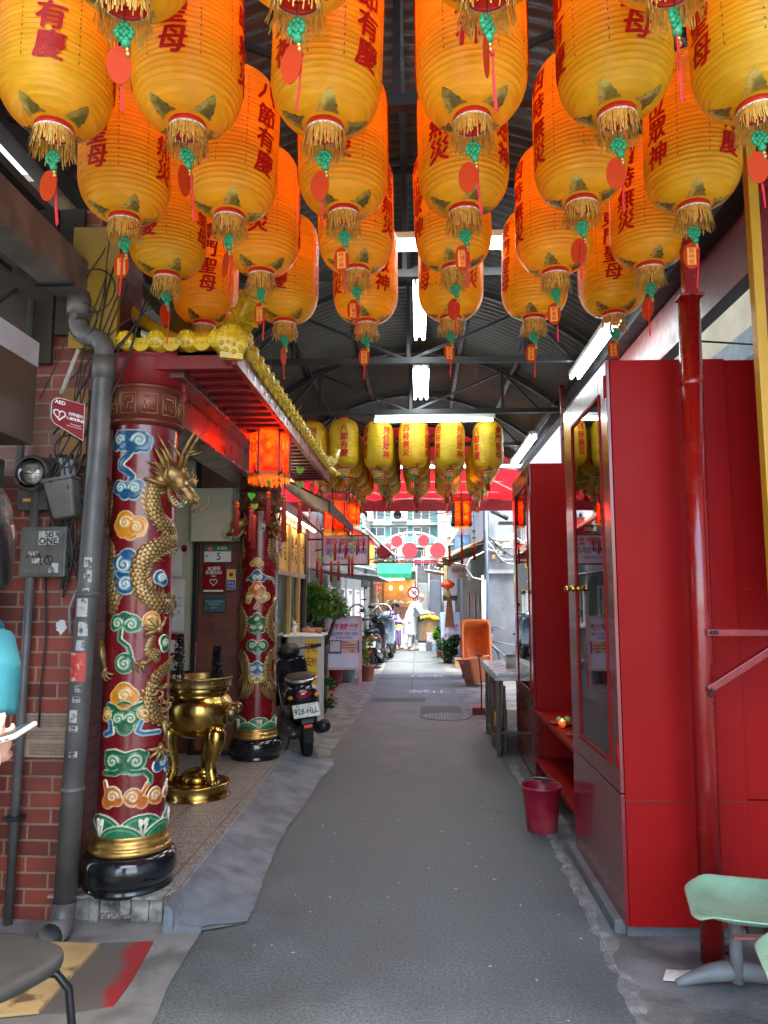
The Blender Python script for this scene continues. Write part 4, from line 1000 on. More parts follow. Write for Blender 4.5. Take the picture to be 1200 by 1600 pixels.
g = MB(); g.box((-2.1,.2,2.70),(-1.816,3.34,2.82)); g.build('white_strip', mat('greyed_white', (.42,.42,.42), .6, var=.15), t, world=True, bev=.004)
t = thing('roof_frame', 'dark rusty lattice frame beneath the gutter at the upper left', 'roof frame', (-2.3,2,2.9))
RUST = mat('rusty_dark', (.07,.05,.035), .8, var=.3)
g = MB(); 
for z in (2.95,3.35): g.box((-2.22,-.4,z),(-2.19,3.7,z+.03))
for k in range(9): y = -.2+k*.45; g.bar((-2.2,y,2.96),(-2.2,y+.45,3.36),.018,.018); g.bar((-2.2,y+.45,2.96),(-2.2,y+.45,3.36),.018,.018)
g.build('lattice', RUST, t, world=True)
g = MB(); g.box((-4.0,-.5,3.42),(-1.9,4.0,3.45)); g.build('deck', mat('stained_ceiling', (0,)*3), t, world=True)
g = MB(); g.box((-2.9,.2,0),(-2.1,3.6,2.3)); tag(g.build('dark_shop', mat('dark_shop', (.05,.045,.04), .4, var=.3, scale=3), bev=.01), 'dark shop front behind the person at the left edge', 'shop front')
g = MB(); g.box((-4.0,3.755,2.86),(-1.98,3.785,3.74)); g.box((-1.97,3.76,3.02),(-1.83,3.785,3.74)); tag(g.build('dark_panel', mat('dark_panel_brown', (.035,.026,.018), .8, var=.4, scale=3), bev=.003), 'dark panel added over the top of the brick wall', 'dark panel')  # dark panel added over the brick to darken the upper left
# loose cables around the meter and the pipe
cab = thing('cable_bundle', 'tangle of black cables looping around the drain pipe top', 'cables', (-1.8,3.7,2.6))
rr = random.Random(21)
def sag(a, b, s, n=14, wob=.02):
    a = Vector(a); b = Vector(b); ph = rr.uniform(0,6)
    return [a.lerp(b,i/n)+Vector((wob*math.sin(i*.7+ph),wob*.5*math.cos(i*.9+ph),-s*math.sin(PI*i/n))) for i in range(n+1)]
for i in range(11):
    a = (-1.45+rr.uniform(-.25,.1),3.70,3.05+rr.uniform(0,.6)); b = (-1.86+rr.uniform(-.12,.12),3.66,2.25+rr.uniform(-.1,.5))
    g = MB(); g.tube(sag(a,b,rr.uniform(-.05,.15)), rr.choice((.004,.006,.003)), 6); g.build('cable', CABLE, cab, world=True)
for i in range(12):
    x = -1.86+rr.uniform(-.1,.12); g = MB(); g.tube(sag((x,3.72,2.35),(x+rr.uniform(-.05,.07),3.74,1.70+rr.uniform(-.1,.1)),0,14,.03), rr.choice((.005,.007,.004)), 6); g.build('cable', CABLE, cab, world=True)
for c_,r_ in (((-1.70,3.66,3.22),.10),((-1.76,3.64,3.05),.08),((-1.80,3.64,2.35),.07)):
    g = MB(); g.tube([(c_[0]+r_*math.cos(a),c_[1]+.01*math.sin(2*a),c_[2]+r_*1.2*math.sin(a)) for a in [i*.35 for i in range(19)]], .004, 6); g.build('cable', CABLE, cab, world=True)
g = MB(); g.tube([(-1.78,3.66,2.90),(-1.86,3.66,2.66)],.012,8); g.build('white_conduit', mat('ivory_tube', (.4,.36,.3), .6, var=.3, scale=20), cab, world=True)
g = MB(); g.tube([(-1.73,3.73,1.72),(-1.80,3.74,1.55),(-1.79,3.74,1.42)],.008,8); g.build('bent_rod', GREYPAINT, cab, world=True)
g = MB(); g.tube([(-1.95,3.77,1.75),(-1.93,3.77,1.4),(-1.945,3.77,1.1),(-1.93,3.75,.95)],.005,6); g.build('cable', CABLE, cab, world=True)
# torn white poster remains
g = MB(); rr = random.Random(9); n = 22; poly = [((.030+rr.uniform(-.008,.006))*math.cos(2*PI*i/n),(.038+rr.uniform(-.010,.006))*math.sin(2*PI*i/n)) for i in range(n)]
g.prism(poly,0,.001,RX); o = g.build('poster_scrap', mat('torn_paper', (.55,.52,.48), .8, var=.2)); o.location = (-1.865,3.797,1.455); tag(o, 'torn scrap of white poster stuck on the brick wall', 'poster scrap')

# ---------------- temple porch
temple = thing('temple_porch', 'temple porch with dark carved ceiling and yellow tiled eaves', 'temple', (-1.5,4,0))
DW = mat('dark_carved_wood', (.035,.017,.014), .35, var=.2, coat=.3)
BW = mat('brown_lacquer_board', (.115,.035,.03), .3, var=.15, scale=2.5, coat=.3)
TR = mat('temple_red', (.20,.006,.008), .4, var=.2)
YT = mat('yellow_glazed_tile', (.62,.42,.012), .28, var=.25, scale=12, coat=.4, dirt=(.45,.28,.01), dscale=16, dlo=.5, dhi=.7)
g = MB(); g.box((-3.6,4.4,3.0),(-1.2,7.25,3.06)); g.build('ceiling', DW, temple, world=True)
g = MB()
for i in range(8):
    for j in range(9):
        x = -3.3+i*.26; y = 4.55+j*.3
        for s in (0,.018,.036):
            g.box((x+s,y+s,2.975-s*.4),(x+.22-s,y+.008+s,3.0)); g.box((x+s,y+.24-s,2.975-s*.4),(x+.22-s,y+.248-s,3.0)); g.box((x+s,y+s,2.975-s*.4),(x+.008+s,y+.248-s,3.0)); g.box((x+.212-s,y+s,2.975-s*.4),(x+.22-s,y+.248-s,3.0))
        g.ball((x+.11,y+.124,2.99),(.03,.03,.015),8,5)
g.build('carved_coffer', mat('carved_dark_bronze', (.06,.035,.025), .25, .3, var=.3), temple, world=True)
g = MB(); g.box((-1.74,3.86,2.80),(-1.28,7.5,2.86)); g.build('beam_board', BW, temple, world=True, bev=.004)
g = MB(); g.box((-1.76,3.86,2.60),(-1.70,4.0,2.80)) ; g.box((-1.66,4.15,2.62),(-1.40,6.9,2.80)); g.build('architrave', BW, temple, world=True, bev=.01)
g = MB(); g.box((-1.665,4.15,2.64),(-1.66,6.9,2.66)); g.box((-1.665,4.15,2.755),(-1.66,6.9,2.775)); g.build('gilt_line', GOLD, temple, world=True)
# eave: soffit, rafters, fascia, tile rows
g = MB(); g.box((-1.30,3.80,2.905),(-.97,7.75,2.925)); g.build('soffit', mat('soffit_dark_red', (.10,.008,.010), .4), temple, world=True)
for i in range(24):
    y = 3.95+i*.16
    g = MB(); g.box((-1.30,y,2.845),(-.99,y+.06,2.905)); g.build('rafter', TR, temple, world=True, bev=.004)
g = MB(); g.box((-.99,3.74,2.83),(-.955,7.78,2.93)); g.build('fascia', TR, temple, world=True, bev=.004)
g = MB()
for i in range(24):
    y = 3.97+i*.16; g.box((-.953,y,2.86),(-.949,y+.012,2.885))
g.build('glint_dash', mat('glint_dash', (.4,.4,.42), .3, .6), temple, world=True)  # silver dashes standing in for white reflections on the fascia
g = MB(); g.box((-1.60,3.80,2.83),(-.99,3.835,2.93)); g.build('front_fascia', TR, temple, world=True, bev=.004)
def dripcaps(g, fn, L, step=.155, r=.055):
    """round cap tiles with leaf drip tiles between, fn(s) -> point, outward dir"""
    k = 0; s = 0
    while s < L:
        p, d, tng = fn(s)
        M = Matrix.Translation(p) @ orient(d)
        g.lathe([(0,.040),(r*.25,.040),(r*.45,.030),(r*.6,.034),(r*.8,.018),(r*.92,.018),(r,.004),(r,-.30)], 20, M, cap=False)
        for q in range(6): g.ball((r*.62*math.cos(q*PI/3),r*.62*math.sin(q*PI/3),.030),.012,6,4,M)
        if s+step < L+.001:
            p2 = p+tng*(step/2); M2 = Matrix((tng,Vector((0,0,1)),d)).transposed().to_4x4(); M2.translation = p2
            poly = [(-.052,.03),(.052,.03)]+[(.052*math.cos(-a),.03-.075*math.sin(a)**.8) for a in [PI*i/8 for i in range(1,8)]]
            g.prism([(x,y-.02) for x,y in poly], -.006,.006,M2)
            for q in range(3): g.ball((-.025+q*.025,-.02,.007),.009,6,4,M2)
        s += step
g = MB(); dripcaps(g, lambda s: (Vector((-.945,3.86+s,2.975+.10*max(0,(s-3.4)/.5)**2+.03*max(0,(.25-s)/.25)**2)), Vector((1,0,0)), Vector((0,1,0))), 3.9, .155, .052); g.build('side_eave_tiles', YT, temple, world=True)
g = MB(); dripcaps(g, lambda s: (Vector((-1.56+s,3.735,2.972)), Vector((0,-1,0)), Vector((1,0,0))), .56, .165, .052); g.build('front_eave_tiles', YT, temple, world=True)
# corner cap: big flower boss
g = MB(); M = Matrix.Translation((-.985,3.72,2.955)) @ orient((.35,-1,-.1))
g.lathe([(0,.05),(.02,.05),(.035,.035),(.05,.042),(.065,.03),(.078,.034),(.088,.01),(.088,-.08)],28,M,cap=False)
for q in range(9): g.ball((.058*math.cos(q*.698),.058*math.sin(q*.698)*1.15,.036),.014,8,5,M)
for q in range(5): g.ball((.028*math.cos(q*1.256),.028*math.sin(q*1.256),.045),.010,8,5,M)
g.box((-.06,-.10,-.02),(.06,-.07,.035),M); g.build('corner_boss', YT, temple, world=True, bev=0)
# roof planes rising from the eaves
YP = mat('yellow_glazed_surface', (.30,.185,.010), .4, var=.2, scale=3, dirt=(.22,.13,.02), dscale=3)
g = MB(); vs = []; n = 16
for i in range(n+1):
    t = i/n; y = 3.80+1.0*t; z = 2.99+.72*t**1.0-.16*math.sin(PI*t)
    vs += [(-1.62,y,z),(-1.02-.25*t,y,z+.0)]
g.add(vs,[(2*i,2*i+1,2*i+3,2*i+2) for i in range(n)],True)
vs = []
for i in range(n+1):
    t = i/n; x = -.99-1.3*t; z = 2.99+.85*t-.18*math.sin(PI*t); vs += [(x,3.9+.8*t,z),(x,7.75,z)]
g.add(vs,[(2*i,2*i+1,2*i+3,2*i+2) for i in range(n)],True); o = g.build('roof_slope', YP, temple, world=True); o.modifiers.new('t','SOLIDIFY').thickness = .02
g = MB()
for i in range(11): g.tube([(-1.0-1.3*t, 4.3+i*.31, 3.02+.85*t-.18*math.sin(PI*t)) for t in [k/10 for k in range(11)]], .045, 10)
g.build('roof_tile_row', YT, temple, world=True)
g = MB(); g.box((-1.86,3.70,2.92),(-1.60,3.74,3.60)); g.build('gable_board', YP, temple, world=True, bev=.004)
g = MB(); pts = [(-1.22,4.35,3.14),(-1.12,4.28,3.20),(-1.04,4.22,3.28),(-.98,4.17,3.38)]
for i,(a,b) in enumerate(zip(pts,pts[1:])):
    g.bar(a,b,.13-.0*i,.10); g.bar(Vector(b)-(Vector(b)-Vector(a))*.12, Vector(b)+(Vector(b)-Vector(a))*.1, .155,.13)
g.ball((-.965,4.16,3.40),(.08,.06,.045),14,8); g.build('hip_ridge', YT, temple, world=True, bev=.012)
# upturned tail at the far end of the eave
g = MB(); g.tube([(-1.1,7.5,3.0),(-.98,7.75,3.02),(-.92,7.85,3.10),(-.88,7.9,3.22)],[.06,.055,.05,.03],10); g.tube([(-1.0,7.7,3.0),(-.92,7.85,2.95),(-.86,7.95,2.96)],[.05,.04,.02],10); g.build('eave_tail', YT, temple, world=True)
# porch back and side walls
wl = thing('porch_wall', 'porch wall with dark brick pier and cream plaster behind the censer', 'wall', (-2,7.15,.12))
CREAM = mat('cream_wall', (.50,.48,.36), .6, var=.1, scale=2)
g = MB(); g.box((-2.16,7.16,.12),(-1.62,7.4,3.0)); g.build('brick_pier', BRICKB, wl, world=True)
g = MB(); g.box((-2.21,7.12,.12),(-2.162,7.4,3.0)); g.build('door_jamb', BLACK, wl, world=True, bev=.004)
g = MB(); g.box((-3.7,7.22,.9),(-2.212,7.4,3.0)); g.build('plaster_wall', CREAM, wl, world=True)
g = MB(); g.box((-3.7,7.22,.12),(-2.212,7.4,.896)); g.build('wainscot', BRICKB, wl, world=True)
g = MB(); g.box((-3.7,4.42,.12),(-3.6,7.22,3.0)); g.build('side_wall', mat('dim_brown_wall', (.12,.09,.06), .7), wl, world=True)
g = MB(); g.box((-2.16,7.13,.12),(-1.62,7.158,.16)); g.build('skirting', BLACK, wl, world=True)
t = thing('service_cabinet', 'cream service box high on the porch wall', 'cabinet', (-1.98,7.16,2.15))
g = MB(); g.box((-.235,-.14,0),(.17,.0,.52)); g.build('case', CREAM, t, bev=.006)
g = MB(); g.box((.171,-.135,.0),(.25,.0,.52)); g.build('side_return', mat('grey_cream', (.26,.25,.21), .6), t, bev=.004)
# framed notices
def notice(name, lab, cat, px0, py0, px1, py1, Y, m_):
    a = AY(px0,py0,Y); b = AY(px1,py1,Y); c = (a+b)/2
    t = thing(name, lab, cat, (c.x,Y,c.z)); W = (b.x-a.x)/2; H = (a.z-b.z)/2
    g = MB(); g.box((-W,-.012,-H),(W,0,H)); g.build('board', m_, t, bev=.002); return t, W, H
GP = mat('sign_green', (.02,.16,.07), .4); SW = mat('sign_white', (.68,.70,.66), .5)
t,W,H = notice('house_number_plate','white and green house number plate 5 on the brick pier','number plate',320,852,361,878,7.13,SW)
g = MB(); g.box((-W,-.014,H*.25),(W,-.0125,H)); g.build('green_header', GP, t)
g = MB(); put_text(g,'民權街',(W*.35,-.0155,H*.62),.035); g.build('street_name', SW, t)
g = MB(); put_text(g,'5',(W*.1,-.0145,-H*.35),.10,bold=.01); put_text(g,'巷',(-W*.8,-.0145,-H*.3),.03); g.build('number', BLACK, t)
g = MB(); 
for k in range(5): g.ball((-W*.55+.017*math.cos(k*1.256+.3),-.017,H*.5+.017*math.sin(k*1.256+.3)),(.012,.002,.012),8,5)
g.build('flower_emblem', mat('emblem_pink', (.7,.15,.12), .5), t)
t,W,H = notice('aed_notice','red notice with white heart on the brick pier','notice',318,882,351,925,7.13,DR)
g = MB(); put_text(g,'本場所',(0,-.014,H*.70),.045,bold=.012); put_text(g,'設置AED',(0,-.014,H*.42),.042,bold=.012,width=W*1.5); put_text(g,'AED',(0,-.014,H*.16),.026,bold=.015); heart(g,(0,-H*.28),.036,-.015,.004); g.box((-W*.9,-.0135,-H*.98),(W*.9,-.0125,-H*.85)); g.build('lettering', WHITE, t)
t,W,H = notice('small_sticker_sign','small yellow and blue sticker beside the red notice','sticker',355,890,368,921,7.13,SW)
g = MB(); g.box((-W*.9,-.014,H*.05),(W*.9,-.0125,H*.95)); g.build('yellow_half', mat('sign_yellow', (.75,.45,.03), .5), t)
g = MB(); g.box((-W*.9,-.014,-H*.95),(W*.9,-.0125,-H*.02)); g.build('blue_half', mat('sign_blue', (.03,.06,.25), .5), t)
g = MB(); put_text(g,'安全',(0,-.0155,-H*.3),.03); put_text(g,'守望',(0,-.0155,-H*.7),.03); g.build('lettering', SW, t)
g = MB(); g.ball((0,-.015,H*.5),(.022,.003,.02),10,6); g.build('emblem', DR, t)
t,W,H = notice('mail_box','dark teal letter box with faded writing on the pier','letter box',319,931,352,956,7.10,mat('teal_paint', (.03,.09,.11), .45))
g = MB(); g.box((-W*1.03,-.03,H*.72),(W*1.03,.02,H*1.02)); g.build('lid', mat('teal_paint', (0,)*3), t, bev=.003)
g = MB(); put_text(g,'請勿投遞廣告信函',(0,-.014,H*.3),.022); put_text(g,'服務專線電話',(0,-.014,-H*.05),.02); put_text(g,'里辦公',(0,-.014,-H*.5),.022); g.build('lettering', mat('faded_white', (.35,.4,.38), .6), t)
# white notices on the plaster wall
t,W,H = notice('paper_calendar','white paper calendar on the cream wall right of the dragon pillar','calendar',266,905,287,987,7.20,SW)
g = MB(); put_text(g,'林內堂',(W*.35,-.014,0),.035,vertical=True,pitch=.07); put_text(g,'祈福法會',(-W*.3,-.014,0),.03,vertical=True,pitch=.06); g.build('lettering', mat('print_green', (.15,.22,.12), .6), t)
t,W,H = notice('electric_switch_box','white control box with a red lamp on the cream wall','control box',266,855,284,900,7.20,SW)
g = MB(); g.ball((W*1.4,-.03,H*.9),(.03,.03,.035),12,8); g.build('red_lamp', DR, t)
t,W,H = notice('red_framed_notice','red framed notice low on the cream wall behind incense','notice',262,990,287,1030,7.20,DR)
g = MB(); g.box((-W*.8,-.014,-H*.5),(W*.8,-.0125,H*.5)); g.build('paper', SW, t)
# porch ceiling lamp
t = thing('ceiling_lamp', 'glowing white dome lamp on the dark porch ceiling', 'ceiling light', (-1.86,5.6,2.90))
g = MB(); g.lathe([(.02,.08),(.13,.08),(.13,.045),(.10,.04)],28); g.build('mount', DW, t)
g = MB(); g.lathe([(.115,.045),(.12,.02),(.10,-.03),(.06,-.06),(0,-.07)],28); g.build('lamp_shade', emis('lamp_dome', (.85,1,.93), 2.6), t)
# ================================================================== DRAGON PILLARS
SR = .172
def attr_mesh(name, V, F, C, m, smooth=True):
    """V (n,3) float, F (m,4) int, C (n,3)"""
    me = bpy.data.meshes.new(name); nv, nf = len(V), len(F)
    me.vertices.add(nv); me.vertices.foreach_set('co', np.ascontiguousarray(V, dtype=np.float32).ravel())
    me.loops.add(nf*4); me.loops.foreach_set('vertex_index', np.ascontiguousarray(F, dtype=np.int32).ravel())
    me.polygons.add(nf); me.polygons.foreach_set('loop_start', np.arange(0, nf*4, 4, dtype=np.int32))
    try: me.polygons.foreach_set('loop_total', np.full(nf, 4, dtype=np.int32))
    except Exception: pass
    me.polygons.foreach_set('use_smooth', np.full(nf, smooth, dtype=bool))
    if C is not None:
        ca = me.color_attributes.new('col', 'FLOAT_COLOR', 'POINT'); a = np.ones((nv,4), np.float32); a[:,:3] = C; ca.data.foreach_set('color', a.ravel())
    me.materials.append(m); me.update(calc_edges=True); return me
ENAMEL = mat('painted_relief', (1,1,1), .28, var=.06, scale=30, coat=.4, attr=True)
PALETTE = {'blue': ((.015,.075,.17),(.20,.36,.42)), 'orange': ((.62,.22,.015),(.72,.36,.05)), 'green': ((.008,.10,.04),(.10,.27,.12)), 'rust': ((.50,.12,.015),(.66,.28,.08)), 'pblue': ((.03,.12,.24),(.3,.45,.5)), 'ochre': ((.45,.25,.03),(.6,.38,.08))}
IVORY = np.array((.66,.60,.42))
def seg_dist(U, V, pts):
    d = np.full(U.shape, 1e9)
    for (x0,y0),(x1,y1) in zip(pts, pts[1:]):
        dx, dy = x1-x0, y1-y0; L2 = dx*dx+dy*dy+1e-12
        t = np.clip(((U-x0)*dx+(V-y0)*dy)/L2, 0, 1)
        d = np.minimum(d, np.hypot(U-x0-t*dx, V-y0-t*dy))
    return d
def spiral(cx, cy, r, turns=1.6, d=1, a0=0.0):
    n = 34; return [(cx+r*(1-.9*i/n)*math.cos(a0+d*turns*2*PI*i/n), cy+r*(1-.9*i/n)*math.sin(a0+d*turns*2*PI*i/n)) for i in range(n+1)]
def smin(a, b, k): 
    h = np.clip(.5+.5*(b-a)/k, 0, 1); return b*(1-h)+a*h-k*h*(1-h)
def cloud(parent, name, col, blobs, strokes, spirals, step, line=.0052, h=.013, R0=SR, zoff=0):
    """relief cloud; blobs (u,v,r), strokes (pts, r), spirals (u,v,r,dir,a0); u = arc length round the shaft, v = height"""
    us = [b[0] for b in blobs]+[p[0] for s in strokes for p in s[0]]; vs_ = [b[1] for b in blobs]+[p[1] for s in strokes for p in s[0]]
    m_ = max([b[2] for b in blobs]+[s[1] for s in strokes])+.02
    u0, u1, v0, v1 = min(us)-m_, max(us)+m_, min(vs_)-m_, max(vs_)+m_
    nu, nv = int((u1-u0)/step)+1, int((v1-v0)/step)+1
    U, V = np.meshgrid(u0+np.arange(nu)*step, v0+np.arange(nv)*step)
    D = np.full(U.shape, 1e3)
    for (a,b,r) in blobs: D = smin(D, np.hypot(U-a, V-b)-r, .006)
    for pts, r in strokes: D = smin(D, seg_dist(U, V, pts)-r, .006)
    ink = np.full(U.shape, 1e3)
    for sp in spirals: ink = np.minimum(ink, seg_dist(U, V, spiral(sp[0],sp[1],sp[2],1.45,sp[3],sp[4])))
    edge = np.clip(-D/.006, 0, 1); H = h*(edge*(2-edge))-.004
    inner = np.minimum(-D, ink)            # distance from any cream line
    ln = np.where((-D < line) | (ink < line*.62), 1.0, 0.0)
    H = H+np.where(ink < line*.8, .004*(1-(ink/(line*.8))**2), 0)-np.where((inner > line) , np.clip((inner-line)/.012,0,1)*.004, 0)
    dark, lite = [np.array(c) for c in PALETTE[col]]
    t = np.clip((inner-line)/.0085, 0, 1)[...,None]
    t = (t > .55)*1.0*.85+t*.15
    C = lite*(1-t)+dark*t; C = np.where(ln[...,None] > .5, IVORY, C)
    TH = U/R0; Rr = R0+H
    P3 = np.stack([Rr*np.cos(TH), Rr*np.sin(TH), V+zoff], -1).reshape(-1,3)
    keep = D < .004
    idx = np.arange(nu*nv).reshape(nv,nu)
    q = keep[:-1,:-1] | keep[1:,:-1] | keep[:-1,1:] | keep[1:,1:]
    F = np.stack([idx[:-1,:-1][q], idx[:-1,1:][q], idx[1:,1:][q], idx[1:,:-1][q]], -1)
    used = np.unique(F); mp_ = np.zeros(nu*nv, int); mp_[used] = np.arange(len(used))
    me = attr_mesh(name, P3[used], mp_[F], C.reshape(-1,3)[used], ENAMEL)
    return link(name, me, parent)
GOLDC = mat('gilded_scales', (.40,.24,.08), .42, .6, var=.22, attr=False, dirt=(.12,.06,.025), dscale=16, dlo=.45, dhi=.68)
SCALEM = mat('scaly_gilding', (1,1,1), .38, .55, var=.12, attr=True)
def dragon_tube(parent, name, path, rad, R0=SR, lift=.30, flat=.62, scale_len=.021, step=.0035, belly=0):
    """scaly body hugging the shaft: path of (u,v), rad per point"""
    # resample with Catmull-Rom
    P = [np.array(p, float) for p in path]; out = []; rr_ = []
    n = len(P)
    for i in range(n-1):
        p0, p1, p2, p3 = P[max(i-1,0)], P[i], P[i+1], P[min(i+2,n-1)]; L = np.linalg.norm(p2-p1); k = max(2,int(L/step))
        for j in range(k):
            t = j/k; out.append(.5*((2*p1)+(-p0+p2)*t+(2*p0-5*p1+4*p2-p3)*t*t+(-p0+3*p1-3*p2+p3)*t**3)); rr_.append(rad[i]+(rad[i+1]-rad[i])*t)
    out.append(P[-1]); rr_.append(rad[-1])
    S = np.array(out); RR = np.array(rr_)*.90; T = np.gradient(S, axis=0); T /= np.linalg.norm(T,axis=1)[:,None]+1e-9; Nn = np.stack([-T[:,1],T[:,0]],-1)
    ds = np.r_[0, np.cumsum(np.linalg.norm(np.diff(S,axis=0),axis=1))]
    K = 40; ph = np.linspace(-.08*PI, 1.08*PI, K)
    A, B = np.meshgrid(ph, ds); RRg = RR[:,None]
    # scale pattern
    cell = scale_len; v_ = B/cell; nacross = 6; u_ = A/PI*nacross
    row = np.floor(v_); fu = (u_+.5*(row%2))%1-.5; fv = v_-row
    dd = np.sqrt((fu*1.9)**2+(fv-.15)**2*1.1); sc1 = np.clip(1-dd, 0, 1)
    Hs = .0085*np.clip(sc1*1.6,0,1)**.7*(1-.5*fv)
    rr2 = RRg+Hs*np.clip(RRg/.05,.35,1)
    off_n = np.cos(A)*rr2; off_h = np.sin(A)*rr2*flat*.62+RRg*lift*.1
    u = S[:,0][:,None]+Nn[:,0][:,None]*off_n; v = S[:,1][:,None]+Nn[:,1][:,None]*off_n
    th = u/R0; Rd = R0+off_h-.004
    P3 = np.stack([Rd*np.cos(th), Rd*np.sin(th), v], -1).reshape(-1,3)
    nS = len(S); idx = np.arange(nS*K).reshape(nS,K)
    F = np.stack([idx[:-1,:-1],idx[1:,:-1],idx[1:,1:],idx[:-1,1:]],-1).reshape(-1,4)
    cq = np.clip(sc1*2.2-.15,0,1)[...,None]; CC = np.array((.07,.035,.015))*(1-cq)+np.array((.50,.30,.095))*cq
    me = attr_mesh(name, P3, F, CC.reshape(-1,3), SCALEM); o = link(name, me, parent)
    return o, S, Nn, RR, T
def on(u, v, h, R0=SR): return Vector(((R0+h)*math.cos(u/R0), (R0+h)*math.sin(u/R0), v))
def fins(parent, S, Nn, RR, T, side, every=9, L=.035, name='spine_fin', R0=SR):
    g = MB()
    for i in range(6, len(S)-6, every):
        r = RR[i]; b0 = S[i-3]+Nn[i-3]*r*.92*side; b1 = S[min(i+4,len(S)-1)]+Nn[min(i+4,len(S)-1)]*r*.92*side
        tip = S[i]+Nn[i]*side*(r+L*min(1,r/.04)*(.8+.4*math.sin(i)))-T[i]*L*.55
        mid = (b0+b1)/2*.5+tip*.5
        g.add([on(*b0,.008),on(*b1,.008),on(*tip,.016),on(*mid,.026)],[(0,1,3),(1,2,3),(2,0,3)],True)
        w_ = S[i]+Nn[i]*side*(r+L*.25)-T[i]*L*.1
    return g.build(name, GOLDC, parent)
def claw(g, u, v, a, s=1.0, n=4):
    """foot with spread talons; a = pointing angle in the (u,v) chart"""
    g.tube([on(u-.02*s*math.cos(a),v-.02*s*math.sin(a),.012),on(u,v,.024),on(u+.015*s*math.cos(a),v+.015*s*math.sin(a),.02)],[.010*s,.016*s,.010*s],10)
    for k in range(n):
        b = a+(k-(n-1)/2)*.62; L = .060*s
        p0 = on(u,v,.02); p1 = on(u+L*.5*math.cos(b),v+L*.5*math.sin(b),.03); p2 = on(u+L*math.cos(b),v+L*math.sin(b),.018); p3 = on(u+L*1.15*math.cos(b+.2),v+L*1.15*math.sin(b+.2),.006)
        g.tube([p0,p1,p2,p3],[.008*s,.009*s,.007*s,.001],8)
def limb(g, pts, rads):
    g.tube([on(u,v,h) for u,v,h in pts], rads, 12, flat=.8)
def dragon_head(parent, u, v, s=1.0, name='dragon_head', down=.7, M=None):
    """head standing out from the shaft, snout forward, with horns, mane, jaw and whiskers"""
    th = u/SR
    Ro = Vector((math.cos(th), math.sin(th), 0)); Tn = Vector((-math.sin(th), math.cos(th), 0)); Up = Vector((0,0,1))
    O = on(u, v, .0)
    X = (Ro*.95+Up*(-.30)).normalized(); Z = (Up*.95+Ro*.30).normalized(); Y = Z.cross(X)
    B = Matrix((X,Y,Z)).transposed().to_4x4(); B.translation = O
    if M is not None: B = M
    h = MB(); h.M = B @ Matrix.Scale(s,4)
    # neck and skull
    h.tube([(-.05,0,-.05),(0,0,-.01),(.05,0,.02),(.09,0,.025)],[.055,.062,.058,.05],18)
    h.ball((.085,0,.02),(.060,.056,.050),18,12)
    h.tube([(.09,0,.01),(.14,0,.012),(.18,0,.012),(.205,0,.016)],[.046,.038,.033,.022],16,flat=1.0)     # muzzle
    h.ball((.205,.016,.03),(.017,.015,.014),12,8); h.ball((.205,-.016,.03),(.017,.015,.014),12,8); h.ball((.212,0,.022),(.016,.02,.014),12,8)
    h.tube([(.06,0,-.035),(.11,0,-.062),(.155,0,-.070),(.185,0,-.058)],[.034,.028,.022,.012],14,flat=.7)  # lower jaw
    for sg in (-1,1):
        h.ball((.115,.036*sg,.048),(.019,.015,.017),12,8)                                   # eye socket
        h.tube([(.095,.035*sg,.062),(.12,.045*sg,.070),(.145,.034*sg,.058)],[.006,.010,.004],8)  # brow
        for k in range(4): h.tube([(.13-.014*k,.05*sg,.07),(.12-.02*k,.062*sg,.085+.006*k)],[.007,.001],6)
        h.tube([(.13,.033*sg,.008),(.16,.036*sg,-.004),(.19,.028*sg,.004)],[.007,.010,.007],8)  # upper lip curl
        h.tube([(.06,.045*sg,-.01),(.03,.075*sg,0),(.015,.085*sg,.03)],[.020,.014,.002],8)       # ear
        for k in range(6):                                                                      # mane locks
            a = -1.25+k*.42; p = Vector((.03,.05*sg,0)); d = Vector((-.55,.75*sg*math.cos(a),.9*math.sin(a))).normalized(); L = .10-.008*abs(k-3)
            h.tube([p,p+d*L*.5+Vector((0,0,.012)),p+d*L+Vector((-.02,0,.02))],[.013,.011,.001],8,flat=.45)
        for k in range(3): h.tube([(.09-.02*k,.036*sg,-.055),(.075-.02*k,.05*sg,-.085-.008*k),(.05-.02*k,.055*sg,-.105-.01*k)],[.010,.008,.001],8)   # beard
        h.tube([(.045,.028*sg,.058),(.0,.040*sg,.12),(-.03,.046*sg,.19),(-.05,.05*sg,.26)],[.012,.010,.008,.003],10)    # horn
        h.tube([(.0,.040*sg,.12),(.015,.05*sg,.15),(.03,.055*sg,.19)],[.008,.006,.001],8)
        h.tube([(.21,.018*sg,.018),(.25,.05*sg,-.01),(.245,.085*sg,.04),(.20,.10*sg,.075)],[.004,.0035,.003,.001],6)        # whisker
    o = h.build(name, GOLDC, parent)
    tt = MB(); tt.M = h.M
    for sg in (-1,1):
        for k in range(5):
            x = .125+.015*k; tt.tube([(x,.024*sg,-.008),(x+.003,.024*sg,-.028)],[.0045,.0005],6); tt.tube([(x-.004,.020*sg,-.060),(x,.021*sg,-.042)],[.004,.0005],6)
        tt.ball((.122,.047*sg,.05),.0075,10,6)
    tt.build('teeth_and_eyes', IVORY_M, o)
    g = MB(); g.M = h.M; g.tube([(.08,0,-.04),(.13,0,-.045),(.165,0,-.040)],[.016,.014,.005],10,flat=.5); g.build('tongue', RED, o)
    # brow ridge, rolled cheeks
    return o
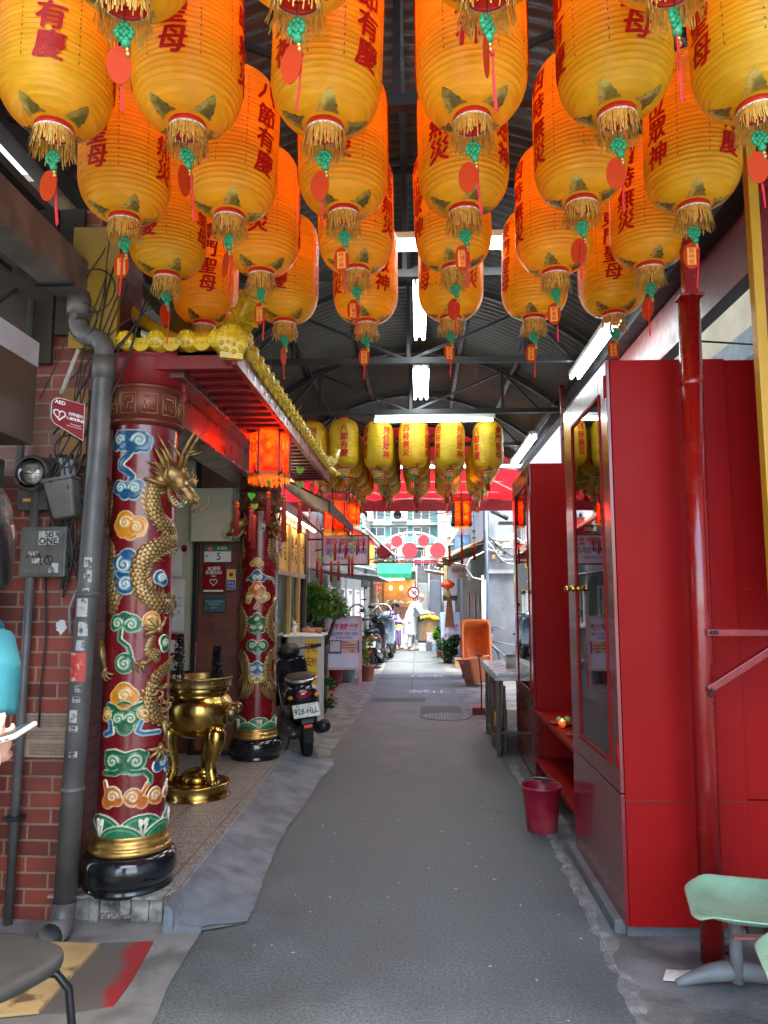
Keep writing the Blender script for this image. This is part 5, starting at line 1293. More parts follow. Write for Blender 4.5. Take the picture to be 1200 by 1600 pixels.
def chart(C, zoomoff=(0,0), k=1.0, Rr=SR):
    """turn positions measured on the photograph's pillar into (arc, height) on a pillar standing at C"""
    def f(x, y):
        px, py = zoomoff[0]+x/k, zoomoff[1]+y/k
        d = ray(px, py); d2 = Vector((d.x, d.y)); c = Vector((C[0], C[1]))
        A = d2.dot(d2); B_ = -2*d2.dot(c); CC = c.dot(c)-Rr*Rr; disc = B_*B_-4*A*CC
        if disc <= 0: t = -B_/(2*A)
        else: t = (-B_-math.sqrt(disc))/(2*A)
        q = d*t; th = math.atan2(q.y-c.y, q.x-c.x)
        if th > PI/2: th -= 2*PI
        return th*Rr, EYE+q.z-C[2]
    return f
def pillar_base(t, ztop, capz):
    BK = mat('black_granite', (.010,.011,.012), .12, var=.3, coat=.6)
    g = MB(); g.lathe([(0,0),(.225,0),(.228,.012),(.228,.022),(.215,.034),(.222,.04),(.238,.07),(.245,.11),(.238,.15),(.222,.175),(.20,.185),(0,.185)],56); g.build('stone_drum', BK, t)
    g = MB(); g.lathe([(.19,.185),(.205,.19),(.212,.202),(.205,.214),(.196,.218),(.20,.228),(.198,.24),(.188,.246),(.184,.262),(.188,.272),(.182,.284),(.172,.288)],56,cap=False); g.build('gilt_ring', GOLD, t)
    g = MB(); g.lathe([(SR,.27),(SR,ztop)],64,cap=False); g.build('shaft', mat('pillar_red', (.17,.006,.010), .25, var=.12, scale=5, coat=.4), t)
    z = ztop
    g = MB(); g.lathe([(.172,z-.03),(.20,z-.02),(.208,z-.01),(.206,z),(.198,z+.006),(.198,z+.165),(.207,z+.17),(.215,z+.182),(.208,z+.19),(.20,z+.195)],56,cap=False); g.build('necking', mat('bronze_red', (.16,.035,.02), .35, .3), t)
    g = MB(); g.lathe([(.204,z+.195),(.205,capz-.04),(.22,capz-.025),(.228,capz-.015),(.222,capz),(0,capz)],56); g.build('capital', mat('temple_red', (0,)*3), t)
    g = MB()
    for k in range(11):   # raised key-pattern frames round the band
        th = k*2*PI/11
        def Q(a,b): return Vector((.200*math.cos(th+a/.2),.200*math.sin(th+a/.2),z+.085+b))
        for pts in ([(-.042,-.055),(.042,-.055),(.042,.055),(-.042,.055),(-.042,-.055)],[(-.026,.035),(.026,.035),(.026,.0),(-.004,.0),(-.004,-.03),(-.026,-.03),(-.026,.012)],[(.026,-.03),(.012,-.03),(.012,-.012)]):
            g.tube([Q(*p) for p in pts], .0042, 6)
    g.build('key_band', mat('old_bronze', (.30,.17,.07), .4, .6, var=.2), t)
def waves(t, step, f=None, seed=0, ph=0.0):
    """green hills with ivory rims and curling foam at the foot"""
    nu = int(2*PI*SR/step); U = (np.arange(nu+1))*step*(2*PI*SR/(nu*step)); z0 = .275; V = z0+np.arange(int(.24/step))*step
    U, V = np.meshgrid(U, V); C = np.zeros(U.shape+(3,)); H = np.full(U.shape, -.004); mask = np.zeros(U.shape, bool)
    n = 5; W = 2*PI*SR/n
    for layer in (0,1):
        c = (np.floor(U/W+ph+.5*layer)+.5-.5*layer-ph)*W
        r = np.hypot((U-c)*1.0, (V-(z0-.03-.035*layer))*1.0); Rr = .145-.012*layer
        m = r < Rr; q = Rr-r
        col = np.where((q < .0065)[...,None], IVORY, np.where(((q > .018)&(q < .026))[...,None], (.10,.30,.14), (.012,.15,.06)))
        C = np.where(m[...,None], col, C); H = np.where(m, .006+.006*layer+np.where(q < .0065, .004, 0), H); mask |= m
    th = U/SR; Rd = SR+H; P3 = np.stack([Rd*np.cos(th),Rd*np.sin(th),V],-1).reshape(-1,3)
    nv_, nu_ = U.shape; idx = np.arange(nv_*nu_).reshape(nv_,nu_); q = mask[:-1,:-1]|mask[1:,:-1]
    F = np.stack([idx[:-1,:-1][q],idx[:-1,1:][q],idx[1:,1:][q],idx[1:,:-1][q]],-1)
    link('wave_band', attr_mesh('wave_band', P3, F, C.reshape(-1,3), ENAMEL), t)
    g = MB()
    for k in range(n):
        u = (k+.5-ph)*W+.0; 
        for d in (-1,1):
            c = (u+d*.020, .345); sp = spiral(c[0],c[1],.020,.9,d,PI/2)
            g.tube([on(u+d*.004,.285,.012)]+[on(a,b,.016) for a,b in sp[:22]], [.007]*12+[.006-.0004*i for i in range(11)], 8)
    g.build('foam_curl', IVORY_M, t)
# ---------------------------------------------------------------- near pillar
P1 = (-1.525, 3.98, .12)
t1 = thing('dragon_pillar', 'nearer carved dragon pillar, red with coloured clouds, in front of the censer', 'pillar', P1, 0, 'dragon pillars of the temple porch')
pillar_base(t1, 2.44, 2.81)
fa = chart(P1, (130,660), 5.335); fb = chart(P1, (130,960), 4.571)
px_ = 1/5.335*3.85/1150     # metres per zoomed pixel (upper view)
py_ = 1/4.571*3.85/1150
def C1(name, col, blobs, strokes=(), spirals=(), f=fa, k=px_, step=.0030):
    G_ = 1.5; bl = [(*f(x,y), r*k*G_) for x,y,r in blobs]; st = [([f(x,y) for x,y in p], r*k*1.15) for p,r in strokes]; sp = [(*f(x,y), r*k*1.32, d, a) for x,y,r,d,a in spirals]
    return cloud(t1, name, col, bl, st, sp, step)
C1('cloud_relief','blue',[(305,150,52),(285,190,42),(335,195,38),(465,145,62),(510,190,48),(440,205,42),(530,150,42)],[([(300,90),(510,90)],28),([(385,110),(385,210)],42),([(415,220),(370,280),(320,330),(320,380),(370,410),(410,450),(395,500)],33)],[(310,150,36,1,0),(468,148,46,-1,3.1)])
C1('cloud_relief','blue',[(300,545,48),(450,545,55),(350,590,45),(420,590,45),(480,560,40)],[([(320,520),(430,520)],30)],[(318,545,34,1,0),(428,545,36,-1,3.1)])
C1('cloud_relief','orange',[(350,815,58),(310,860,46),(455,860,60),(395,920,48),(330,910,42),(470,900,44)],[],[(352,835,42,1,.5),(440,868,34,-1,2)])
C1('cloud_relief','blue',[(370,1130,58),(305,1170,52),(430,1180,60),(345,1220,66)],[([(370,1200),(370,1290)],70)],[(340,1185,50,1,2)])
C1('cloud_relief','blue',[(350,1340,68),(300,1300,48),(420,1300,48),(370,1370,44)],[],[(352,1348,42,1,1)])
C1('cloud_relief','blue',[(640,1290,44),(665,1320,36),(620,1305,30)],[],[(650,1298,28,1,0)])
C1('cloud_relief','blue',[(680,1490,42),(700,1540,40),(660,1530,34)],[],[(685,1515,28,1,0)])
k2 = dict(f=fb, k=py_)
C1('cloud_relief','green',[(245,55,40),(345,65,48),(295,30,36),(385,80,34),(225,85,26)],[([(230,30),(320,10),(390,50)],22)],[(250,62,28,1,0),(345,72,32,-1,3)],**k2)
C1('cloud_relief','green',[(295,350,52)],[([(270,100),(262,180),(320,230),(340,290),(310,330)],20)],[(295,352,36,1,2)],**k2)
C1('cloud_relief','orange',[(490,45,48),(450,65,26),(525,70,30)],[],[(492,48,32,1,0)],**k2)
C1('cloud_relief','orange',[(290,560,52),(250,590,44),(335,590,46),(290,620,44)],[],[(292,578,34,1,0)],**k2)
C1('cloud_relief','green',[(245,740,44),(345,740,44),(295,800,46),(295,690,52)],[([(190,650),(250,675),(350,675),(430,640)],26)],[(252,745,28,1,0),(338,745,28,-1,3)],**k2)
C1('cloud_relief','orange',[(178,705,34),(165,735,24)],[],[(178,712,20,1,0)],**k2)
C1('cloud_relief','orange',[(430,700,36),(455,730,28)],[],[(432,708,22,-1,3)],**k2)
C1('cloud_relief','pblue',[],[([(200,765),(205,840),(165,855)],24)],[],**k2)
C1('cloud_relief','pblue',[],[([(420,760),(385,835),(430,850),(540,835)],20)],[],**k2)
C1('cloud_relief','green',[(210,1045,50),(375,1045,54),(295,1070,50)],[([(175,990),(230,985),(300,1010),(400,985),(450,1000)],24),([(160,1130),(230,1135),(290,1105),(350,1135),(440,1120),(480,1160),(475,1200)],22)],[(212,1050,34,1,0),(375,1050,38,-1,3)],**k2)
C1('cloud_relief','rust',[(210,1300,48),(245,1330,30),(175,1340,34)],[([(190,1330),(165,1230),(160,1200)],20),([(230,1340),(205,1350)],20)],[(212,1302,30,1,0)],**k2)
C1('cloud_relief','rust',[(355,1310,46),(420,1340,34),(510,1290,42),(530,1310,30)],[([(400,1320),(440,1250),(460,1210)],20)],[(352,1310,30,-1,3),(508,1292,28,1,0)],**k2)
C1('cloud_relief','rust',[(590,1235,34),(580,1265,30)],[([(590,1230),(600,1180)],14)],[(585,1240,20,1,0)],**k2)
C1('cloud_relief','blue',[(565,1040,44),(530,1080,34),(590,1075,32)],[([(540,1010),(600,990)],22)],[(562,1050,28,1,0)],**k2)
C1('cloud_relief','green',[(575,190,34),(580,230,30)],[],[(578,205,22,1,0)],**k2)
waves(t1, .0035, ph=.2)
U0 = fa(470,800)[0]   # chart column of the pillar's visible centre
def A(x,y): return fa(x,y)
def B(x,y): return fb(x,y)
circ = 2*PI*SR
# neck and first loop (upper right), then passing behind and across the middle
q = [A(600,480),A(590,560),A(585,650),A(600,740),A(650,820),A(725,880)]; e = q[-1]; q += [(e[0]+.06,e[1]-.035),(e[0]+.10,e[1]-.10)]
r_ = dragon_tube(t1,'dragon_body',q,[.030,.040,.045,.047,.047,.046,.044,.040]); fins(t1,*r_[1:],-1,every=7)
e = A(735,960)
q = [(e[0]+.10,e[1]+.02),(e[0]+.05,e[1]-.005),A(690,1010),A(600,1050),A(520,1110),A(470,1190),A(455,1290),A(480,1380),A(550,1450),A(620,1500),A(680,1530)]; e = q[-1]; q += [(e[0]+.06,e[1]+.0),(e[0]+.12,e[1]-.05)]
r_ = dragon_tube(t1,'dragon_body',q,[.046,.048,.050,.052,.054,.052,.048,.048,.050,.050,.046,.04,.03]); fins(t1,*r_[1:],1,every=8)
# left edge loops
e = A(235,480)
q = [(e[0]-.03,e[1]+.0),(e[0]+.0,e[1]-.06),A(232,600),A(228,700),A(218,800)]; e = q[-1]; q += [(e[0]-.05,e[1]-.04)]
r_ = dragon_tube(t1,'dragon_body',q,[.02,.032,.036,.036,.034,.03]); fins(t1,*r_[1:],1,every=9)
q = [A(215,980),A(235,1060),A(225,1180),A(222,1300),A(240,1420),A(250,1500),A(225,1590)]
r_ = dragon_tube(t1,'dragon_body',q,[.02,.034,.042,.046,.05,.046,.03]); fins(t1,*r_[1:],1,every=9)
# tail end curling low on the right
q = [B(640,330),B(585,390),B(530,450),B(490,540),B(480,640),B(520,720),B(570,760),B(620,740)]
r_ = dragon_tube(t1,'dragon_tail',q,[.03,.034,.038,.040,.042,.040,.030,.02]); fins(t1,*r_[1:],-1,every=8,L=.022)
g = MB(); rr = random.Random(31)
for i in range(26):   # flowing mane around the haunch
    a = rr.uniform(-1.2,2.6); x, y = 545+rr.uniform(-50,40), 560+rr.uniform(-90,110)
    pts = [];
    for s in range(6): pts.append(on(*B(x+s*9*math.cos(a+s*.25), y+s*9*math.sin(a+s*.25)), .034-.002*s))
    g.tube(pts,[.0055,.006,.0055,.005,.004,.001],6)
g.build('flowing_mane', GOLDC, t1)
# arm and hind leg with talons
g = MB(); u,v = B(490,270); r_ = dragon_tube(t1,'dragon_leg',[B(500,330),B(520,300),B(470,260),B(480,200),B(510,150)],[.024,.038,.028,.020,.016],scale_len=.014)
claw(g,*B(525,105),-.9+PI,1.15,5); g.build('talon', GOLDC, t1); g = MB(); claw(g,*B(415,345),PI+.9,.8,4)
limb(g,[(*B(470,330),.02),(*B(430,345),.022),(*B(412,350),.02)],[.020,.014,.012])
g.build('talon', GOLDC, t1); g = MB(); limb(g,[(*B(545,760),.03),(*B(553,840),.032),(*B(550,900),.026)],[.018,.011,.010]); claw(g,*B(530,950),-1.9,1.1,5); g.build('talon', GOLDC, t1); g = MB()
limb(g,[(*B(168,180),.03),(*B(178,280),.035),(*B(180,380),.02)],[.018,.024,.010]); claw(g,*B(182,400),-1.3,.8,4)
g.build('talon', GOLDC, t1)
u,v = A(690,500)
HX = Vector((.62,.12,-.78)).normalized(); HY_ = Vector((.1,1,0)).normalized(); HZ = HX.cross(HY_).normalized()
Bm = Matrix((HX, HZ.cross(HX), HZ)).transposed().to_4x4(); pp = on(*A(700,430), -.01); Bm.translation = Vector((pp.x, pp.y, A(700,400)[1]))
dragon_head(t1, u, v, 1.12, M=Bm)
g = MB()   # flame plume and cheek frill behind the head, lying on the shaft
for (x0,y0,pts) in ((0,0,[(680,480),(640,430),(590,350),(520,330)]),(0,0,[(680,440),(650,330),(600,230),(585,205)]),(0,0,[(660,520),(580,500),(520,470),(495,480)]),(0,0,[(700,420),(690,320),(650,240),(620,210)])):
    g.tube([on(*A(x,y),.022) for x,y in pts],[.030,.026,.016,.001],10,flat=.5)
g.ball(tuple(on(*A(625,480),.02)),(.03,.02,.03),12,8)
g.build('head_plume', GOLDC, t1)
g = MB(); g.tube([on(*A(735,430),.06),on(*A(700,300),.03),on(*A(650,180),.02),on(*A(612,90),.014)],[.010,.009,.007,.003],10); g.tube([on(*A(760,400),.07),on(*A(740,260),.04),on(*A(715,190),.02),on(*A(690,150),.016)],[.010,.009,.007,.003],10); g.build('long_horn', GOLDC, t1)
# rest of the shaft (sides the photo does not show): same clouds continued round the back
for i,(du,v,c_) in enumerate(((.42,1.9,'blue'),(.50,1.3,'green'),(.44,.75,'orange'),(.60,2.2,'orange'),(.62,1.0,'blue'),(.60,1.6,'green'))):
    u = U0+du; cloud(t1,'cloud_relief',c_,[(u-.03,v,.035),(u+.03,v,.035),(u,v+.03,.035),(u,v-.03,.03)],[],[(u-.028,v,.024,1,0),(u+.028,v,.024,-1,3)],.005)
# ---------------------------------------------------------------- far pillar
P2 = (-1.545, 7.07, .12)
t2 = thing('dragon_pillar', 'farther carved dragon pillar, mirrored loops, beside the parked black scooter', 'pillar', P2, 0, 'dragon pillars of the temple porch')
pillar_base(t2, 2.34, 2.69)
fc = chart(P2, (360,760), 3.636); pc = 1/3.636*6.95/1150
def C2(name, col, blobs, strokes=(), spirals=()):
    return cloud(t2, name, col, [(*fc(x,y), r*pc*1.45) for x,y,r in blobs], [([fc(x,y) for x,y in p], r*pc*1.15) for p,r in strokes], [(*fc(x,y), r*pc*1.2, d, a) for x,y,r,d,a in spirals], .0045, line=.0062)
C2('cloud_relief','blue',[(150,500,20),(125,520,16),(180,520,17)],[([(95,530),(120,512),(190,512),(240,525),(250,550)],8)],[(138,518,11,1,0),(168,518,11,-1,3)])
C2('cloud_relief','rust',[(150,570,22),(125,590,18),(178,590,18),(152,610,18)],[([(150,620),(165,650),(140,690)],10)],[(150,578,13,1,0),(150,635,10,1,0)])
C2('cloud_relief','ochre',[(105,625,17),(100,650,13)],[],[(106,630,10,1,0)])
C2('cloud_relief','ochre',[(205,625,18),(185,645,13)],[],[(200,630,10,-1,3)])
C2('cloud_relief','rust',[(255,650,16)],[],[(255,650,9,-1,3)])
C2('cloud_relief','green',[(150,745,20),(120,765,18),(180,765,18),(150,790,20),(150,815,20),(120,815,14),(180,815,14)],[([(85,765),(110,775),(190,775),(235,765),(250,790)],8)],[(150,755,10,1,0),(130,805,10,1,0),(168,805,10,-1,3)])
C2('cloud_relief','green',[(122,905,24),(182,905,24),(152,925,22)],[],[(124,906,15,1,0),(180,906,15,-1,3)])
C2('cloud_relief','blue',[(120,1035,20),(178,1035,20),(150,1020,20),(150,1055,20)],[],[(125,1038,12,1,0),(175,1038,12,-1,3)])
C2('cloud_relief','ochre',[(125,1090,18),(178,1090,18),(150,1100,16)],[],[(127,1092,10,1,0),(176,1092,10,-1,3)])
C2('cloud_relief','pblue',[(265,1130,15)],[],[(265,1130,8,1,0)])
C2('cloud_relief','green',[(268,690,14),(262,760,13)],[],[(266,690,8,1,0)])
C2('cloud_relief','ochre',[(150,430,18),(125,440,12),(175,440,12)],[],[(150,432,10,1,0)])
C2('cloud_relief','blue',[(190,215,14),(185,240,10)],[],[(188,222,8,1,0)])
C2('cloud_relief','ochre',[(115,120,14),(225,130,16)],[],[(115,122,8,1,0),(225,132,8,1,0)])
waves(t2, .006, ph=.45)
def Cc(x,y): return fc(x,y)
for sgn,xc in ((1,150),):
    for m in (1,-1):
        def Mx(x): return x if m == 1 else 302-x
        q = [Cc(Mx(235),300),Cc(Mx(232),380),Cc(Mx(262),440),Cc(Mx(268),500)]
        r_ = dragon_tube(t2,'dragon_body',q,[.03,.042,.04,.03],step=.006,scale_len=.024); fins(t2,*r_[1:],1,every=6)
        q = [Cc(Mx(262),650),Cc(Mx(240),700),Cc(Mx(222),760),Cc(Mx(232),830),Cc(Mx(262),890)]
        r_ = dragon_tube(t2,'dragon_body',q,[.03,.042,.046,.044,.03],step=.006,scale_len=.024); fins(t2,*r_[1:],-1,every=6)
        q = [Cc(Mx(266),1000),Cc(Mx(238),950),Cc(Mx(215),1000),Cc(Mx(212),1070),Cc(Mx(235),1120),Cc(Mx(262),1140)]
        r_ = dragon_tube(t2,'dragon_tail',q,[.03,.042,.044,.042,.038,.025],step=.006,scale_len=.024); fins(t2,*r_[1:],-1,every=6)
        g = MB()
        for k in range(5):
            g.tube([on(*Cc(Mx(165+k*12),1110),.012),on(*Cc(Mx(175+k*14),1160+k*4),.018),on(*Cc(Mx(205+k*10),1200+k*3),.014),on(*Cc(Mx(235+k*6),1215-k*6),.006)],[.007,.009,.007,.002],8)
        g.build('flowing_mane', GOLDC, t2)
for (x,y,a) in ((70,215,-.5),(238,215,.35)):
    u,v = Cc(min(max(x,78),270),y)
    th_ = u/SR; HX = Vector((math.cos(th_-.0)*.55, math.sin(th_)*.55,-.84)).normalized(); HX = (HX+Vector((a*.8,0,0))).normalized(); Yt = Vector((-math.sin(th_),math.cos(th_),0)); HZ = HX.cross(Yt).normalized()
    if HZ.z < 0: HZ = -HZ; Yt = -Yt
    Yt = HZ.cross(HX); Bm = Matrix((HX,Yt,HZ)).transposed().to_4x4(); Bm.translation = on(u,v+.02,-.01); dragon_head(t2,u,v,.95,M=Bm)
# ================================================================== CENSER, SILK LANTERNS, SCOOTERS, PEOPLE, NEAR FURNITURE
t = thing('incense_burner', 'polished brass three-legged incense burner between the two dragon pillars', 'incense burner', (-1.70,5.72,.12))
g = MB(); g.lathe([(0,.43),(.10,.43),(.19,.47),(.245,.54),(.268,.62),(.262,.68),(.235,.725),(.215,.742),(.213,.762),(.226,.77),(.232,.785),(.228,.80)],56,cap=False); g.build('bowl', BRASS, t)
g = MB(); g.lathe([(.228,.80),(.240,.805),(.246,.815),(.243,.825),(.243,.86),(.25,.866),(.252,.88),(.244,.887),(.225,.885),(.22,.83),(0,.825)],56,cap=False); g.build('rim', mat('dull_brass', (.35,.24,.09), .3, .9, dirt=(.1,.07,.03), dscale=10), t)
g = MB()
for k in range(22):
    th = k*2*PI/22
    Q = lambda a,b: Vector((.2445*math.cos(th+a/.25),.2445*math.sin(th+a/.25),.842+b))
    g.tube([Q(*p) for p in [(-.028,-.014),(.024,-.014),(.024,.012),(-.014,.012),(-.014,-.002),(.008,-.002)]], .0022, 5)
g.build('key_pattern', GOLD, t)
g = MB(); g.lathe([(0,0),(.262,0),(.262,.006),(.245,.02),(.24,.075),(.252,.09),(.25,.10),(.22,.102),(0,.102)],56); g.build('base_plate', BRASS, t)
g = MB(); g.lathe([(.13,.10),(.12,.14),(.09,.175),(.045,.195),(0,.20)],32); g.build('base_dome', BRASS, t)
for k,an in enumerate((-38,82,202)):
    a = R(an); c, s_ = math.cos(a), math.sin(a); rr = random.Random(k)
    def W(r,z,t_=0): return (c*r-s_*t_, s_*r+c*t_, z)
    g = MB(); g.tube([W(.19,.52),W(.225,.47),W(.222,.40),W(.195,.32),W(.175,.25),W(.178,.19),W(.20,.14),W(.225,.115)],[.062,.078,.070,.050,.042,.044,.048,.038],18)
    for q in (-1,0,1): g.tube([W(.20,.135,q*.02),W(.235,.125,q*.026),W(.25,.108,q*.028)],[.018,.017,.010],10)     # toes
    for q in range(-1,2): g.tube([W(.245,.42,q*.022),W(.222,.32,q*.018),W(.20,.22,q*.014)],[.009,.008,.004],8)
    lg = g.build('leg', BRASS, t)
    g = MB()   # lion face on the knee
    g.ball(W(.268,.455),.026,12,8)
    for q in (-1,1):
        g.ball(W(.262,.485,q*.026),.016,10,7); g.tube([W(.262,.43,q*.01),W(.27,.42,q*.035),W(.25,.44,q*.05)],[.009,.011,.006],8); g.tube([W(.25,.50,q*.03),W(.245,.53,q*.045),W(.225,.54,q*.06)],[.012,.010,.003],8)
        for m in range(5): b = rr.uniform(-1,2.2); sp = [W(.235+.008*math.sin(i),.45+.05*math.sin(b)+.018*math.sin(i*.8),q*(.045+.012*math.cos(b)+.016*math.cos(i*.8))) for i in range(7)]; g.tube(sp,.006,6)
    g.tube([W(.255,.41,-.03),W(.272,.40,0),W(.255,.41,.03)],.009,8); g.build('lion_face', BRASS, lg)
for an in (-8,172):   # beast-head handles on the bowl
    a = R(an); c, s_ = math.cos(a), math.sin(a)
    def W(r,z,t_=0): return (c*r-s_*t_, s_*r+c*t_, z)
    g = MB(); g.tube([W(.24,.60),W(.28,.63),(*W(.31,.66),)],[.075,.06,.035],16); g.ball(W(.325,.665),.032,12,8)
    rr = random.Random(an)
    for q in (-1,1):
        g.ball(W(.305,.69,q*.024),.013,10,6); g.tube([W(.30,.64,q*.02),W(.335,.63,q*.03),W(.34,.655,q*.02)],[.008,.010,.004],8)
        for m in range(11): b = -1.6+m*.33; g.tube([W(.262+.006*math.cos(i*.9),.60+(.06+.006*i)*math.sin(b)+.010*math.sin(i),q*(.02+(.05+.003*i)*math.cos(b)+.006*math.cos(i))) for i in range(5)],[.009,.009,.008,.006,.003],6)
    g.build('handle', mat('dark_bronze_cast', (.24,.17,.08), .3, .9), t)
g = MB(); g.lathe([(0,.85),(.218,.84)],32,cap=False); g.build('ash', mat('incense_ash', (.35,.32,.28), .95, bump=.6), t)
def incense_tree(x, y, z, h, lab):
    t = thing('black_spiral_ornament', lab, 'ornament', (x,y,z)); rr = random.Random(int(x*100)); g = MB(); g.cyl((0,0,0),(0,0,h),.006,8); g.build('stem', BLACK, t)
    g = MB()
    for i in range(420):
        zz = rr.uniform(.02,h); r = .042*(1-.55*(zz/h)**2)*rr.uniform(.5,1.1); a = rr.uniform(0,6.28); p = Vector((r*math.cos(a),r*math.sin(a),zz)); d = Vector((math.cos(a+1),math.sin(a+1),rr.uniform(-.3,1.2))).normalized()*.022; n_ = d.cross(Vector((rr.random(),rr.random(),rr.random()))).normalized()*.006
        g.quad(p-n_,p+d*.5-n_*1.3,p+d,p+d*.5+n_*1.3,p+n_)
    g.build('scale_leaf', mat('black_lustre', (.02,.022,.03), .3, .4), t)
incense_tree(-1.83,5.62,.90,.42,'taller black spiky ornament standing in the brass incense burner')
incense_tree(-1.60,5.85,.96,.26,'shorter black spiky ornament at the right rim of the incense burner')
tj = thing('incense_stick', 'thin brown incense sticks standing in the brass burner', 'incense stick', (-1.73,5.7,.95))
g = MB(); g.cyl((0,0,0),(.004,0,.30),.003,6); g.build('stick', mat('stick_brown', (.25,.08,.04), .8), tj); g = MB(); g.cyl((.004,0,.30),(.005,0,.312),.0032,6); g.build('ash_tip', mat('incense_ash', (0,)*3), tj)

# ---- lit silk palace lanterns
SILK = emis('lit_red_silk', (1,.055,.008), 2.2)
def silk_mat():
    m = bpy.data.materials.new('lit_silk'); m.use_nodes = True; nt = m.node_tree; N = nt.nodes; L = nt.links; b = N['Principled BSDF']
    tc = N.new('ShaderNodeTexCoord'); n = N.new('ShaderNodeTexNoise'); n.inputs['Scale'].default_value = 14; n.inputs['Detail'].default_value = 6; L.new(tc.outputs['Object'], n.inputs['Vector'])
    r = N.new('ShaderNodeValToRGB'); L.new(n.outputs['Fac'], r.inputs[0]); e = r.color_ramp.elements; e[0].position = .35; e[0].color = (.80,.008,.002,1); e[1].position = .66; e[1].color = (.85,.07,.006,1)
    L.new(r.outputs[0], b.inputs['Base Color']); t = N.new('ShaderNodeBsdfTranslucent'); L.new(r.outputs[0], t.inputs['Color']); ms = N.new('ShaderNodeMixShader'); ms.inputs[0].default_value = .75
    L.new(b.outputs[0], ms.inputs[1]); L.new(t.outputs[0], ms.inputs[2]); L.new(ms.outputs[0], N['Material Output'].inputs['Surface']); return m
SILKT = silk_mat()
GLOWF = mat('gold_fringe_silk', (.80,.36,.03), .5, trans=.5, var=.3, scale=60)
HEARTG = mat('green_heart', (.12,.55,.04), .4, trans=.3)
FRAME = mat('dark_lantern_frame', (.06,.012,.010), .4)
def palace_lantern(loc, s, label, dark=False, energy=4.0, rot=0, nt_=6, cord=.55):
    t = thing('palace_lantern', label, 'lantern', loc, rot, 'lit red palace lanterns'); t.scale = (s,s,s)
    n = 6; r = .135
    def C_(k, rr, z): a = k*2*PI/n; return (rr*math.cos(a), rr*math.sin(a), z)
    g = MB()
    for k in range(n): g.quad(C_(k,r,-.17),C_(k+1,r,-.17),C_(k+1,r,.17),C_(k,r,.17))
    g.build('silk_body', SILKT, t)
    g = MB(); rr_ = .165
    for k in range(n): g.quad(C_(k,rr_,.17),C_(k+1,rr_,.17),C_(k+1,rr_+.005,.255),C_(k,rr_+.005,.255))
    top = g.build('silk_top', mat('top_silk', (.72,.03,.01), .5, trans=.35), t)
    g = MB()
    for k in range(n):
        g.bar(C_(k,r+.006,-.20),C_(k,r+.006,.18),.014 if not dark else .075,.016)
        g.bar(C_(k,rr_+.004,.165),C_(k,rr_+.008,.30),.014,.014)
        for z,q in ((-.175,r+.004),(.172,r+.004),(.262,rr_+.008)): g.bar(C_(k,q,z),C_(k+1,q,z),.012,.012)
        a = k*2*PI/n; g.tube([C_(k,rr_,.28),C_(k,rr_+.03,.29),C_(k,rr_+.055,.325)],[.010,.010,.003],8)
        g.tube([C_(k,r,-.18),C_(k,r+.035,-.185),C_(k,r+.05,-.15),C_(k,r+.04,-.13)],[.009,.009,.006,.003],8)
        if dark: g.bar(C_(k,r*.9,.17),C_(k,r*.9,.19),.02,.02)
    g.build('frame', FRAME, t)
    g = MB(); rr = random.Random(3)
    for k in range(n):      # cut-work fringe under each side
        a0, a1 = Vector(C_(k,r+.012,-.17)), Vector(C_(k+1,r+.012,-.17)); b0, b1 = Vector(C_(k,rr_+.012,.17)), Vector(C_(k+1,rr_+.012,.17))
        for i in range(22):
            p = a0.lerp(a1,i/22); q = a0.lerp(a1,(i+.7)/22); h = .045+.03*abs(math.sin(i*.6))+rr.uniform(-.006,.006); g.quad(p,q,q-Vector((0,0,h)),p-Vector((0,0,h)))
            p = b0.lerp(b1,i/22); q = b0.lerp(b1,(i+.7)/22); h = .026+rr.uniform(-.006,.006); g.quad(p,q,q-Vector((0,0,h)),p-Vector((0,0,h)))
    g.build('fringe', GLOWF, t)
    g = MB()     # painted dragon roundel on each face
    for k in range(n):
        am = (k+.5)*2*PI/n; rd = r*math.cos(PI/n)+.002; o_ = Vector((rd*math.cos(am),rd*math.sin(am),0)); tx = Vector((-math.sin(am),math.cos(am),0))
        for q in range(3): g.tube([o_+tx*((.045-.01*q)*math.cos(i*.5+q*2))+Vector((0,0,(.055-.012*q)*math.sin(i*.5+q*2)+.01)) for i in range(9)],[.004]*8+[.001],5)
    g.build('roundel', mat('gold_print', (.8,.30,.02), .5, trans=.4), t)
    g = MB()
    am = 0
    for k in range(n):
        am = (k+.5)*2*PI/n; rd = rr_*math.cos(PI/n)+.008; o_ = Vector((rd*math.cos(am),rd*math.sin(am),.213)); tx = Vector((-math.sin(am),math.cos(am),0))
        g.tube([o_+tx*(.02*math.cos(i*.9))+Vector((0,0,.018*math.sin(i*1.4))) for i in range(8)],.0045,5)
    g.build('cloud_patch', mat('blue_white_print', (.25,.3,.5), .5), top)
    TT = mat('long_tassel', (.36,.018,.012), .55, var=.3, scale=60)
    for k in range(n+1):     # long tassels on cords
        x, y = (C_(k,rr_+.05,0)[:2] if k < n else (0,0)); z0 = .30 if k < n else -.17; L = cord+(.12*((k*37)%5)/5)
        tz = -.17-L+.25 if k < n else -.17-.12
        g = MB(); g.cyl((x,y,z0),(x,y,tz),.002,5); tsl = g.build('tassel_cord', FRAME, t)
        g = MB(); g.tube([(x,y,tz),(x,y,tz-.02),(x,y,tz-.05),(x,y,tz-.24)],[.008,.016,.015,.017],12)
        g.build('tassel', TT, tsl)
        g = MB(); g.cyl((x,y,tz-.012),(x,y,tz-.02),.0175,12); g.cyl((x,y,tz-.035),(x,y,tz-.042),.017,12); g.build('gold_binding', GLOWF, tsl)
